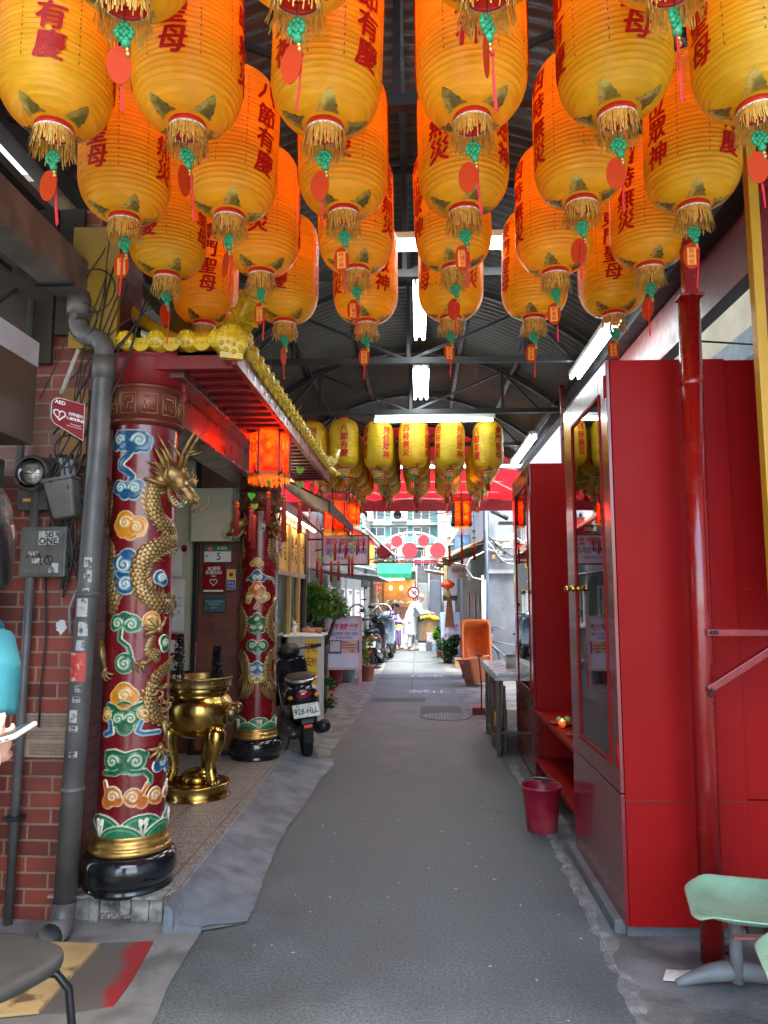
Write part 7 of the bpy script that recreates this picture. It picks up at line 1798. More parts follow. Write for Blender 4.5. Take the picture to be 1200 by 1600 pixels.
# shop front left, beyond the porch
sf = thing('corner_shop', 'small shop with yellow window frames and red lettering beyond the farther pillar', 'shop', (-1.7,9,0))
OAK = mat('ochre_wood', (.42,.24,.07), .45, var=.15, scale=4); PINKW = mat('pinkish_frame', (.42,.27,.22), .5)
g = MB(); g.box((-2.6,7.45,2.62),(-1.62,10.6,2.66)); g.box((-4.0,7.45,0),(-2.6,10.6,2.9)); g.build('shop_interior', mat('cream_interior', (.45,.38,.22), .7), sf, world=True)
for y in (7.5,8.35,9.25,9.95,10.55): g = MB(); g.box((-1.70,y,0),(-1.62,y+.07,2.62)); g.build('post', OAK if y < 10 else mat('dark_post', (.07,.04,.03), .6), sf, world=True, bev=.004)
g = MB(); g.box((-1.69,7.57,1.88),(-1.63,10.55,1.94)); g.box((-1.69,7.57,2.52),(-1.63,10.55,2.62)); g.build('transom', PINKW, sf, world=True, bev=.003)
for a,b in ((7.57,8.35),(8.42,9.25),(9.32,9.95),(10.02,10.55)):
    g = MB(); g.box((-1.665,a,.35),(-1.66,b,1.88)); g.build('window_pane', glass_mat('shop_glass', (.62,.80,.78), .05, .7), sf, world=True)
    g = MB(); g.box((-1.668,a,1.94),(-1.652,b,2.52)); pnl = g.build('yellow_panel', mat('sign_yellow', (.75,.45,.03), .5), sf, world=True)
    g = MB(); put_text(g,'素食',(-1.648,(a+b)/2,2.24),.36 if b-a > .6 else .3,(0,1,0),(0,0,1),.02); g.build('panel_lettering', DR, pnl, world=True)
    g = MB(); g.box((-1.69,a,0),(-1.65,b,.35)); g.build('stall_riser', PINKW, sf, world=True)
TW = emis('warm_tube', (1,.86,.55), 3.5)
for k in range(5): g = MB(); g.cyl((-1.50,7.9+k*.55,2.56),(-1.50,8.3+k*.55,2.56),.018,10); g.build('tube_lamp', TW, sf, world=True)
g = MB(); g.add([(-1.62,7.45,2.95),(-.98,7.9,2.66),(-.98,10.7,2.66),(-1.62,10.7,2.95)],[(0,1,2,3)]); g.add([(-.98,7.9,2.66),(-.98,10.7,2.66),(-.98,10.7,2.56),(-.98,7.9,2.52)],[(0,1,2,3)]); o = g.build('awning', mat('maroon_awning', (.045,.018,.016), .7, var=.2), sf, world=True); o.modifiers.new('t','SOLIDIFY').thickness = .02
# white counter box with things on it
t = thing('vendor_cabinet', 'white cabinet with a yellow lettered panel outside the yellow-framed shop', 'cabinet', (-1.42,9.3,0))
g = MB(); g.box((-1.62,9.1,0),(-1.24,9.7,1.13)); g.build('body', mat('grey_white_cabinet', (.48,.46,.44), .5), t, world=True, bev=.01)
g = MB(); g.box((-1.66,9.06,1.13),(-1.20,9.74,1.155)); g.build('top', WHITE, t, world=True, bev=.004)
g = MB(); g.box((-1.40,9.092,.55),(-1.245,9.098,1.10)); pn2 = g.build('yellow_panel', mat('sign_yellow', (0,)*3), t, world=True)
g = MB(); put_text(g,'平安符',(-1.355,9.088,.83),.13,vertical=True,pitch=.165); put_text(g,'光明燈',(-1.285,9.088,.83),.10,vertical=True,pitch=.165,sx=.6); g.build('lettering', DR, pn2, world=True)
t = thing('figurine', 'white and orange lucky cat figurine on the white cabinet', 'figurine', (-1.55,9.25,1.156))
g = MB(); g.ball((0,0,.055),(.045,.04,.055),16,10); g.ball((0,-.005,.13),(.038,.034,.034),16,10)
for q in (-1,1): g.tube([(q*.022,0,.155),(q*.030,0,.18)],[.012,.002],8)
g.build('body', mat('white_ceramic', (.75,.72,.68), .2), t); g = MB(); g.ball((.02,-.02,.15),(.02,.018,.02),10,7); g.ball((.03,-.02,.06),(.02,.02,.03),10,7); g.build('orange_patch', mat('orange_ceramic', (.75,.2,.03), .2), t)
t = thing('bonsai', 'little twisted plant among reddish stones on the white cabinet', 'plant', (-1.36,9.4,1.156))
g = MB(); rr = random.Random(2)
for i in range(9): g.ball((rr.uniform(-.10,.10),rr.uniform(-.06,.06),.025+rr.uniform(0,.05)),(rr.uniform(.03,.045),.03,rr.uniform(.02,.035)),10,7)
g.build('stones', mat('reddish_stone', (.45,.18,.14), .6, var=.3), t)
g = MB(); g.tube([(0,0,.04),(-.02,0,.12),(.02,0,.18),(0,0,.26)],[.015,.012,.010,.004],8); g.build('stem', BARK, t); foliage('leaves', t, (-1.36,9.4,1.42), (.10,.08,.10), 220, .035, LD, 5, 4)
# tree in front of the left houses and plants under it
t = thing('leafy_tree', 'bushy small tree with bright green top behind the pink-framed board', 'tree', (-1.62,12.7,0))
g = MB(); g.tube([(-1.62,12.7,0),(-1.60,12.72,.7),(-1.66,12.7,1.2),(-1.55,12.6,1.6)],[.05,.045,.035,.02],10); g.tube([(-1.61,12.71,.8),(-1.45,12.6,1.2),(-1.35,12.5,1.6)],[.035,.028,.012],8); g.tube([(-1.62,12.7,.6),(-1.80,12.8,1.1),(-1.85,12.7,1.5)],[.035,.028,.012],8); g.build('trunk', BARK, t, world=True)
foliage('crown', t, (-1.70,12.6,1.58), (.52,.5,.36), 4600, .075, LG, 12, 16)
foliage('crown', t, (-1.85,12.8,1.05), (.28,.4,.55), 2200, .07, LD, 13, 10)
for i,(x,y,r,h,m,lab,n,fr) in enumerate(((-1.35,9.95,.10,.16,TERRA,'low potted plant with broad leaves beside the white cabinet',420,(.30,.25,.26)),(-1.40,10.5,.12,.18,BLACK,'dark green potted plant on the left pavement beyond the scooter',420,(.28,.22,.24)),(-1.02,14.6,.15,.32,TERRA,'square-shouldered terracotta pot of yellow green shoots right of the pink-framed board',260,(.14,.14,.32)),
      (-1.42,14.3,.20,.30,GREYPAINT,'grey planter seen beneath the pink-framed board',120,(.12,.12,.12)),(-1.58,14.0,.16,.30,mat('maroon_pot',(.20,.03,.03),.5),'dark maroon pot partly hidden by the pink-framed board',120,(.12,.12,.12)))):
    t = thing('potted_plant', lab, 'potted plant', (x,y,0), 0, 'potted plants along the left side'); pot(t,x,y,r,h,m)
    foliage('leaves', t, (x,y,h+fr[2]*.7), fr, n, .10 if i < 2 else .09, (LD,LD,mat('yellow_leaf',(.30,.34,.05),.5,var=.5,trans=.3),LG,LG)[i], 60+i, 6)
    g = MB(); 
    for k in range(5): a = k*1.26; g.tube([(x,y,h*.8),(x+fr[0]*.3*math.cos(a),y+fr[1]*.3*math.sin(a),h+fr[2]*.8)],[.008,.004],6)
    g.build('stem', BARK, t, world=True)
# pink framed board
t = thing('a_frame_board', 'pink-framed sandwich board with lilac poster and phone number on the left pavement', 'sign board', (-1.36,13.4,0), R(4))
PKF = mat('pink_paint', (.62,.22,.26), .5, var=.1); LIL = mat('lilac_poster', (.62,.60,.80), .5, var=.08)
for s_,y0 in ((1,-.12),(1,.22)):
    for x in (-.30,.30): g = MB(); g.bar((x,y0*1.3,0),(x,.05 if y0 < 0 else .09,1.28),.045,.03); g.build('leg', PKF, t)
g = MB(); g.M = Matrix.Rotation(R(-8),4,'X'); 
g.box((-.28,-.155,.36),(.28,-.135,1.24)); bd = g.build('poster', LIL, t)
g = MB(); g.M = Matrix.Rotation(R(-8),4,'X'); g.box((-.32,-.165,.32),(.32,-.13,.36)); g.box((-.32,-.165,1.24),(.32,-.13,1.28)); g.box((-.32,-.165,.36),(-.28,-.13,1.24)); g.box((.28,-.165,.36),(.32,-.13,1.24)); g.build('frame', mat('pale_pink_frame', (.60,.40,.46), .5), t)
RO = Matrix.Rotation(R(-8),3,'X')
def bt(g, txt, x, z, s, bold=0, width=None, y=-.158): put_text(g, txt, RO @ Vector((x,y,z)), s, (1,0,0), RO @ Vector((0,0,1)), bold, width=width)
g = MB(); bt(g,'美甲 美睫 紋繡',0,1.08,.13,.02,.50); bt(g,'Nail art',-.0,.74,.05,.03) if False else None; g.build('pink_lettering', mat('magenta_ink', (.60,.03,.14), .5), bd)
g = MB(); bt(g,'☎0909-707-000',0,.955,.085,.01,.50); bt(g,'芳姿美學館',0,.885,.05,0,.30); g.build('blue_lettering', mat('navy_ink', (.06,.05,.30), .5), bd)
g = MB(); 
for b in (((-.275,-.157,.60),(-.04,-.1555,.84)),((.245,-.157,.62),(.275,-.1555,.84))): g.box(*b)
g.v = [tuple(RO @ Vector(p)) for p in g.v]; g.build('purple_block', mat('purple_ink', (.12,.04,.30), .5), bd)
g = MB(); g.box((-.245,-.1585,.64),(-.065,-.157,.82)); g.v = [tuple(RO @ Vector(p)) for p in g.v]; g.build('blank_square', mat('pale_square', (.6,.58,.6), .5), bd)
g = MB(); g.box((-.035,-.157,.61),(.24,-.1555,.84)); g.v = [tuple(RO @ Vector(p)) for p in g.v]; g.build('peach_block', mat('peach_ink', (.70,.42,.34), .5), bd)
g = MB(); bt(g,'Nail art',.03,.805,.045,.03,.12,-.160); bt(g,'Eyelash Extension',.10,.755,.042,.03,.25,-.160); bt(g,'Permanent make up',.10,.705,.042,.03,.25,-.160); bt(g,'Studio',.15,.655,.042,.03,.10,-.160); g.build('red_lettering', DR, bd)
# hanging sign board with the phone number
t = thing('hanging_sign', 'white sign with purple phone number and brown frame hanging over the tree', 'sign', (-1.45,14.5,2.55))
g = MB(); g.box((-.44,0,-.27),(.44,.10,.27)); g.build('lightbox', mat('pale_sign_face', (.72,.68,.80), .5, var=.04), t)
g = MB(); g.box((-.47,-.01,-.30),(.47,.11,-.27)); g.box((-.47,-.01,.27),(.47,.11,.30)); g.box((-.47,-.01,-.27),(-.44,.11,.27)); g.box((.44,-.01,-.27),(.47,.11,.27)); g.build('frame', mat('brown_frame', (.20,.09,.05), .5), t)
g = MB(); put_text(g,'☎0909-707-000',(0,-.012,-.02),.16,width=.82,bold=.01); put_text(g,'芳姿美學館',(0,-.012,-.16),.07); g.build('number_lettering', mat('purple_text', (.10,.04,.32), .5), t)
g = MB(); put_text(g,'美甲 美睫 紋繡',(0,-.012,.16),.17,bold=.015,width=.80); g.build('pink_lettering', mat('magenta_ink', (0,)*3), t)
g = MB(); g.bar((-.44,.05,.3),(-.9,.05,.7),.03,.03); g.box((-.9,.03,.2),(-.44,.07,.23)); g.build('bracket', DARKMETAL, t)
# orange and brown awnings on the left
def awning(name, lab, pts, m, poles=()):
    t = thing(name, lab, 'awning', tuple(Vector(pts[0]))); g = MB(); P = [Vector(p) for p in pts]; n = 10; vs = []
    for i in range(n+1):
        for j in range(n+1):
            a = P[0].lerp(P[1],i/n); b = P[3].lerp(P[2],i/n); q = a.lerp(b,j/n); vs.append((q.x,q.y,q.z-.03*math.sin(PI*j/n)+.012*math.sin(i*1.9)))
    g.add(vs,[(i*(n+1)+j,i*(n+1)+j+1,(i+1)*(n+1)+j+1,(i+1)*(n+1)+j) for i in range(n) for j in range(n)],True); o = g.build('cloth', m, t, world=True); o.modifiers.new('t','SOLIDIFY').thickness = .012
    g = MB(); g.cyl(P[3],P[2],.018,8); g.cyl(P[0],P[1],.018,8); g.cyl(P[0],P[3],.014,8); g.cyl(P[1],P[2],.014,8); g.build('frame_rail', WHITE, t, world=True)
    for a,b in poles: g = MB(); g.cyl(a,b,.015,8); g.build('strut', DARKMETAL, t, world=True)
    return t
awning('awning','orange awning sloping down over the hanging phone number sign',[(-2.2,15.0,3.55),(-2.2,18.0,3.55),(-.98,18.0,2.85),(-.98,15.0,2.85)],mat('orange_cloth',(.75,.13,.03),.6,trans=.45),[((-2.2,15.5,2.6),(-.98,15.5,2.85))])
awning('awning','ragged brown awning end beyond the orange awning',[(-1.5,19.5,3.55),(-1.5,22.5,3.55),(-.62,22.5,2.85),(-.72,19.5,2.80)],mat('brown_cloth',(.26,.17,.12),.8,var=.3,trans=.2),[((-1.5,20,2.6),(-.7,20,2.8))])
awning('awning','flat dark tarpaulin roof behind the leafy tree',[(-2.3,14.9,2.22),(-2.3,19,2.22),(-.75,19,2.02),(-.85,14.9,2.05)],mat('dark_tarp',(.05,.05,.05),.6,var=.3),())
awning('awning','white and teal plastic roof sheet under the hanging sign',[(-2.3,19.2,2.6),(-2.3,22,2.6),(-1.2,22,2.30),(-1.2,19.2,2.35)],mat('teal_sheet',(.35,.55,.52),.5,var=.2,trans=.3))
# buildings closing the alley
def win(t, x0, x1, z0, z1, y, m=None, fr=WHITE, n=2, axis='x', sgn=-1):
    """framed window on a wall; axis x: wall faces the viewer at depth y; axis y: wall along y at x=y"""
    def B_(a,b,c,d,e,f):   # u0,u1, depth0, depth1, z0,z1
        return ((a,y+sgn*d,e),(b,y+sgn*c,f)) if axis == 'x' else ((y+min(sgn*c,sgn*d),a,e),(y+max(sgn*c,sgn*d),b,f))
    g = MB(); w_ = .05
    for q in (B_(x0,x1,.0,.06,z0,z0+w_),B_(x0,x1,.0,.06,z1-w_,z1),B_(x0,x0+w_,.0,.06,z0+w_,z1-w_),B_(x1-w_,x1,.0,.06,z0+w_,z1-w_)):
        g.box(*[tuple(min(a,b) for a,b in zip(*q)), tuple(max(a,b) for a,b in zip(*q))])
    for k in range(1,n):
        x = x0+(x1-x0)*k/n; q = B_(x-.02,x+.02,0,.05,z0+w_,z1-w_); g.box(tuple(min(a,b) for a,b in zip(*q)), tuple(max(a,b) for a,b in zip(*q)))
    f = g.build('window', fr, t, world=True)
    g = MB(); q = B_(x0+w_,x1-w_,.003,.02,z0+w_,z1-w_); g.box(tuple(min(a,b) for a,b in zip(*q)), tuple(max(a,b) for a,b in zip(*q))); g.build('pane', m or mat('dark_pane', (.06,.09,.10), .12), f, world=True)
    g = MB(); q = B_(x0-.04,x1+.04,.0,.12,z0-.06,z0-.003); g.box(tuple(min(a,b) for a,b in zip(*q)), tuple(max(a,b) for a,b in zip(*q))); g.build('sill', fr, f, world=True)
def ac_unit(label, x, y, z, axis='x', sg=1):
    t = thing('air_conditioner', label, 'air conditioner', (x,y,z), 0 if axis == 'x' else sg*PI/2, 'air conditioner units down the alley')
    g = MB(); g.box((-.38,-.30,0),(.38,0,.55)); g.build('case', WHITE, t, bev=.015)
    g = MB(); g.lathe([(.0,.0),(.2,.0),(.21,.01),(.2,.02)],26,Matrix.Translation((-.08,-.30,.28)) @ Matrix.Rotation(PI/2,4,'X'),cap=False)
    for k in range(5): g.lathe([(.04+.035*k,.012),(.046+.035*k,.016)],24,Matrix.Translation((-.08,-.30,.28)) @ Matrix.Rotation(PI/2,4,'X'),cap=False)
    g.build('fan_grille', DARKMETAL, t)
    g = MB(); g.box((-.34,-.28,-.04),(-.30,.0,0)); g.box((.30,-.28,-.04),(.34,.0,0)); g.build('bracket', DARKMETAL, t)
tb = thing('apartment_building', 'pale teal apartment building closing the end of the alley', 'building', (-1,36,0))
TEAL = mat('pale_teal_wall', (.14,.30,.27), .7, var=.15, scale=1, dirt=(.2,.3,.28)); TEALW = mat('aqua_trim', (.14,.40,.38), .6)
g = MB(); g.box((-4.5,36,0),(.95,42,13)); g.build('wall', TEAL, tb, world=True)
for z in (2.9,4.05,5.15,6.3): g = MB(); g.box((-4.4,35.45 if z < 5 else 35.7,z),(.9,36,z+.16)); g.build('ledge', mat('pale_ledge', (.36,.38,.36), .7, dirt=(.35,.36,.33)), tb, world=True)
g = MB(); g.box((-4.4,35.42,4.22),(.9,35.46,4.55)); g.build('balcony_rail', TEALW, tb, world=True)
for z0,z1 in ((3.1,3.95),(4.6,5.1),(5.4,6.2),(6.6,7.6)):
    for x in (-3.6,-2.5,-1.4,-.3): win(tb, x, x+.85, z0, z1, 36, n=2)
for k in range(12): g = MB(); g.box((-4.3+k*.45,35.50,3.06),(-4.28+k*.45,35.53,4.05)); g.build('window_bar', WHITE, tb, world=True)
ac_unit('white air conditioner high on the teal building', -.95,35.7,5.33)
ac_unit('air conditioner on the teal building left of the high white one', -2.6,35.7,5.33)
pb = thing('apartment_building', 'pinkish tiled apartment building to the right of the teal one', 'building', (2,34,0))
PTB = brick_mat('pink_tiles', (.50,.30,.22), (.46,.26,.20), (.35,.25,.2), .24, .08, 'XZ', .006, (.3,.2,.16))
g = MB(); g.box((.95,34,0),(7,40,12)); g.build('wall', PTB, pb, world=True)
g = MB(); g.cyl((.93,33.9,0),(.93,33.9,12),.06,12); g.build('downpipe', WHITE, pb, world=True)
for z0,z1 in ((3.2,4.1),(4.5,5.4),(5.8,6.8)): win(pb, 1.35,2.2,z0,z1,34,mat('green_pane',(.15,.28,.24),.3)); win(pb, 2.8,3.7,z0,z1,34)
g = MB(); g.tube([(1.2,33.9,3.4),(1.35,33.85,4.1),(1.7,33.8,4.5),(2.2,33.8,4.6)],.05,8); g.build('vent_duct', WHITE, pb, world=True)
lb = thing('row_house', 'grey left-hand row house wall running back from the leafy tree', 'building', (-2.3,15,0))
g = MB(); g.box((-6,10.7,0),(-2.32,15.6,3.3)); g.box((-6,15.6,0),(-2.35,35.9,5.2)); g.build('wall', mat('grey_plaster', (.22,.235,.235), .8, var=.2, dirt=(.16,.16,.15)), lb, world=True)
for y in (16.5,19,21.5,24,27,30): win(lb, y, y+1.2, 3.9, 5.1, -2.35, axis='y', sgn=1); win(lb, y, y+1.3, .9, 1.9, -2.35, axis='y', sgn=1, n=3)
for y in (12.0,13.6): win(lb, y, y+.9, .9, 1.9, -2.32, axis='y', sgn=1)
for i,(y,z) in enumerate(((18.2,3.2),(23.2,3.3),(26.0,3.9))): ac_unit(('first','second','third')[i]+' air conditioner along the left row houses', -2.35, y, z, 'y', -1) if False else ac_unit(('first','second','third')[i]+' air conditioner along the left row houses', -2.33, y, z, 'y', 1)
# shop at the end: warm brown interior, green awning
es = thing('end_shop', 'brown shop lit with warm lamps under a green awning at the alley end', 'shop', (-1.2,35,0))
BRW = mat('brown_timber', (.13,.055,.03), .5, var=.2); WARM = mat('warm_interior', (.55,.27,.08), .6, var=.3, scale=3)
g = MB(); g.box((-2.2,34.9,0),(-.15,35.3,1.2)); g.build('counter', BRW, es, world=True, bev=.01)
g = MB(); g.box((-2.2,35.6,1.2),(-.15,35.7,2.5)); g.build('back_wall', WARM, es, world=True)
for x in (-2.2,-1.75,-.2): g = MB(); g.box((x,34.9,1.2),(x+.08,35.0,2.55)); g.build('post', BRW, es, world=True)
g = MB(); rr = random.Random(8)
for i in range(26): x = -1.6+rr.uniform(0,1.3); g.ball((x,35.1,1.28+rr.uniform(0,.22)),(rr.uniform(.04,.09),.06,rr.uniform(.04,.10)),8,6)
g.build('goods', mat('mixed_goods', (.5,.40,.28), .6, var=.8, scale=6), es, world=True)
g = MB(); g.cyl((-2.1,34.7,2.50),(-.7,34.7,2.50),.035,10); g.build('tube_lamp', TW, es, world=True)
for x in (-1.35,-.85):
    g = MB(); g.lathe([(0,-.12),(.06,-.05),(.07,0),(.05,.06),(0,.10)],12,Matrix.Translation((x,35.2,2.1))); g.build('lamp', emis('warm_lamp', (1,.5,.12), 5), es, world=True)
g = MB(); g.add([(-2.2,35.5,3.3),(-.35,35.5,3.3),(-.35,34.3,2.75),(-2.2,34.3,2.75)],[(0,1,2,3)]); g.add([(-2.2,34.3,2.75),(-.35,34.3,2.75),(-.35,34.3,2.52),(-2.2,34.3,2.52)],[(0,1,2,3)]); o = g.build('green_awning', mat('green_awning_cloth', (.015,.28,.13), .5, trans=.35), es, world=True); o.modifiers.new('t','SOLIDIFY').thickness = .01
g = MB()
for q,(x,z) in enumerate(((-1.98,2.25),(-1.85,2.25),(-1.92,2.0),(-1.80,2.02),(-1.9,1.8))): g.ball((x,33.5,z),(.09,.09,.07),14,8); g.cyl((x,33.5,z+.06),(x,33.5,2.6),.005,4)
rl = g.build('red_ball_lantern', mat('red_lantern_silk', (.75,.04,.02), .5, trans=.4)); tag(rl, 'cluster of small red ball lanterns beside the brown end shop', 'lanterns')
# arch with red discs
ar = thing('sign_arch', 'white tube arch carrying round red discs across the alley', 'arch', (-.2,22,0))
a0 = AY(588,872,22); pk = AY(640,832,22); a1 = AY(700,866,22)
cx = (a0.x+a1.x)/2; hw = (a1.x-a0.x)/2
def AP2(t_, k=1.0): return (cx+hw*math.cos(t_), 22, a0.z+(pk.z-a0.z)*k*math.sin(t_))
g = MB(); g.tube([AP2(PI*i/20) for i in range(21)],.028,8); g.tube([AP2(PI*i/20,.45) for i in range(21)],.022,8)
for i in range(1,20): g.tube([AP2(PI*i/20,.45),AP2(PI*(i+(1 if i%2 else -1)*.5)/20)],.012,6)
g.box((cx-hw-.05,21.98,a0.z-.06),(cx+hw+.05,22.02,a0.z-.0)); g.build('tube_truss', WHITE, ar, world=True)
g = MB(); g.box((cx-hw-.1,21.95,a0.z-.16),(cx+hw+.1,21.98,a0.z-.10)); g.build('red_rail', mat('coral_red', (.48,.022,.03), .5), ar, world=True)
for (x,y,r) in ((600,862,12),(640,860,12.2),(684,860,12.2),(620,846,9),(662,845,9)):
    c = AY(x,y,21.9); g = MB(); g.lathe([(0,0),(r/52.3,0),(r/52.3,.03),(0,.03)],36,Matrix.Translation(c) @ Matrix.Rotation(PI/2,4,'X'),smooth=False); g.build('red_disc', mat('coral_red', (0,)*3), ar, world=True)
for x in (cx-hw,cx+hw): g = MB(); g.cyl((x,22,0),(x,22,a0.z),.03,8); g.build('arch_post', WHITE, ar, world=True)
# small roofs and clutter below the arch
awning('awning','red striped roof edge just under the red discs',[(.1,25,3.0),(.1,26,3.0),(1.6,26,2.75),(1.6,25,2.72)],mat('dusty_red_roof',(.40,.07,.07),.6,var=.4,scale=12))
awning('awning','yellow-brown tarpaulin above the dark right-hand stall',[(.2,24.6,2.55),(.2,28,2.6),(1.6,28,2.4),(1.6,24.6,2.35)],mat('ochre_tarp',(.30,.20,.08),.7,var=.3))
ds = thing('dark_stall', 'dark cluttered stall front behind the robed person', 'stall', (.5,29,0))
g = MB(); g.box((-.15,29.2,0),(1.9,31,2.9)); g.build('shell', mat('dark_shell', (.07,.075,.08), .7, var=.3), ds, world=True)
for i,(a,b,c_,d,cc) in enumerate(((-.05,.35,.9,2.2,(.20,.22,.22)),(.42,.85,.7,2.3,(.09,.11,.14)),(.95,1.4,.5,1.5,(.25,.27,.28)),(.9,1.5,1.7,2.5,(.12,.13,.14)))): g = MB(); g.box((a,29.1,c_),(b,29.2,d)); g.build('shutter_panel', mat('panel_%d' % i, cc, .5), ds, world=True, bev=.01)
for x in (-.1,.38,.9): g = MB(); g.cyl((x,29.05,0),(x,29.05,2.9),.03,8); g.build('post', GREYPAINT, ds, world=True)
g = MB(); g.box((.75,28.9,.1),(1.0,29.1,1.0)); tag(g.build('blue_sack', mat('blue_sack', (.02,.16,.55), .6), bev=.06, seg=4), 'bright blue sack hanging by the dark stall', 'sack')
# no-entry style round sign
c = AY(646,926,26.8); t = thing('road_sign', 'round white road sign with red rim and slash above the robed person', 'road sign', (c.x,26.8,0))
g = MB(); g.cyl((0,0,0),(0,0,c.z+.3),.03,10); g.build('pole', GREYPAINT, t)
RXY = Matrix.Translation((0,-.035,c.z)) @ Matrix.Rotation(PI/2,4,'X')
g = MB(); g.lathe([(0,0),(.215,0),(.215,.012),(0,.012)],36,RXY,smooth=False); g.build('disc', SW, t)
g = MB(); g.lathe([(.165,.014),(.215,.014),(.215,.018),(.165,.018)],36,RXY,cap=False,smooth=False); g.bar((-.13,-.055,c.z+.13),(.13,-.055,c.z-.13),.035,.006,Vector((0,1,0))); g.build('red_rim', DR, t)
g = MB(); g.tube([(-.02,-.052,c.z-.10),(-.02,-.052,c.z+.02),(.03,-.052,c.z+.06),(.09,-.052,c.z+.03)],.014,6); g.tube([(.08,-.052,c.z+.07),(.12,-.052,c.z+.01),(.06,-.052,c.z-.01)],.012,6); g.build('arrow', BLACK, t)
# cart with cardboard, boxes, bag
t = thing('handcart', 'handcart stacked with cardboard and a yellow cloth beside the robed person', 'cart', (.28,23.4,0))
g = MB(); g.box((-.05,23.1,.25),(.75,23.9,.30)); 
for p in ((.72,23.1),(.72,23.86)): g.bar((p[0],p[1],.28),(p[0]+.1,p[1],1.1),.03,.03)
g.build('frame', DARKMETAL, t, world=True)
for x in (.08,.62): g = MB(); g.lathe([(.05,-.02),(.10,-.025),(.10,.025),(.05,.02)],16,Matrix.Translation((x,23.15,.10)) @ Matrix.Rotation(PI/2,4,'X')); g.build('wheel', RUBBER, t, world=True)
CARD = mat('cardboard', (.42,.27,.13), .8, var=.2, scale=5)
g = MB(); g.add([(0,23.15,.30),(.55,23.15,.30),(.60,23.15,.95),(.35,23.15,1.15),(.05,23.15,.8),(0,23.5,.30),(.55,23.5,.30),(.60,23.5,.95),(.35,23.5,1.15),(.05,23.5,.8)],[(0,1,2,3,4),(9,8,7,6,5),(0,5,6,1),(1,6,7,2),(2,7,8,3),(3,8,9,4),(4,9,5,0)]); tag(g.build('cardboard', CARD), 'folded brown cardboard heaped on the handcart', 'cardboard')
g = MB(); 
vs = [(.02+.62*i/8, 23.12+.1*j/3, 1.10-.10*abs(i-3)/4+.03*math.sin(i*2+j)-.10*(j==0)) for i in range(9) for j in range(4)]
g.add(vs,[(i*4+j,i*4+j+1,(i+1)*4+j+1,(i+1)*4+j) for i in range(8) for j in range(3)],True); o = g.build('yellow_cloth', mat('bright_yellow', (.80,.62,.02), .6)); o.modifiers.new('t','SOLIDIFY').thickness = .03; tag(o, 'bright yellow cloth draped over the cardboard heap', 'cloth')
for i,(x,y,z,w_,h,cc,lab) in enumerate(((.22,22.9,.28,.34,.26,(.55,.52,.60),'white and purple carton on the low stack by the handcart'),(.38,22.85,0,.36,.26,(.25,.38,.60),'pale blue carton at the bottom of the stack by the handcart'),(-.02,22.95,0,.22,.22,(.50,.55,.66),'small pale carton left of the carton stack'))):
    t = thing('carton', lab, 'carton', (x,y,z), 0, 'cartons by the handcart'); g = MB(); g.box((0,0,0),(w_,.3,h)); g.build('box', mat('carton_%d' % i, cc, .6, var=.3, scale=8), t, bev=.006); g = MB(); g.box((-.004,-.004,h-.05),(w_+.004,.304,h+.004)); g.build('lid', mat('carton_lid', (.6,.58,.55), .6), t)
g = MB(); g.box((.2,22.88,.0),(.40,23.2,.275)); tag(g.build('crate', mat('dim_crate', (.12,.12,.14), .6), bev=.006), 'dark crate under the white and purple carton', 'crate')
b = thing('plastic_bag', 'big white plastic bag stuffed full on the asphalt past the scooters', 'bag', (-.66,26.6,0))
g = MB(); rr = random.Random(6); vs = []; n = 26; m_ = 14
for i in range(m_+1):
    q = i/m_; 
    for k in range(n):
        a = 2*PI*k/n; r = (.33*(1-q**2.6)**.6+.05)*(1+.10*noise.noise(Vector((math.cos(a)*2,math.sin(a)*2,q*3+1)))+.05*math.sin(a*7+q*4)); vs.append((r*math.cos(a)*1.05,r*math.sin(a)*.8,.60*q+.02*math.sin(a*5)))
g.add(vs,[(i*n+k,i*n+(k+1)%n,(i+1)*n+(k+1)%n,(i+1)*n+k) for i in range(m_) for k in range(n)]+[tuple(reversed(range(n))),tuple(m_*n+k for k in range(n))],True); g.build('sack', mat('white_plastic_bag', (.72,.70,.68), .4, var=.15, scale=8, trans=.2), b)
g = MB(); g.tube([(-.10,0,.58),(-.06,0,.75),(.0,0,.60)],.012,6); g.tube([(.02,0,.6),(.08,.02,.78),(.12,0,.58)],.012,6); g.build('handle', WHITE, b)
g = MB(); g.ball((-.05,-.02,.60),(.12,.10,.07),12,8); g.build('yellow_contents', mat('bright_yellow', (0,)*3), b)
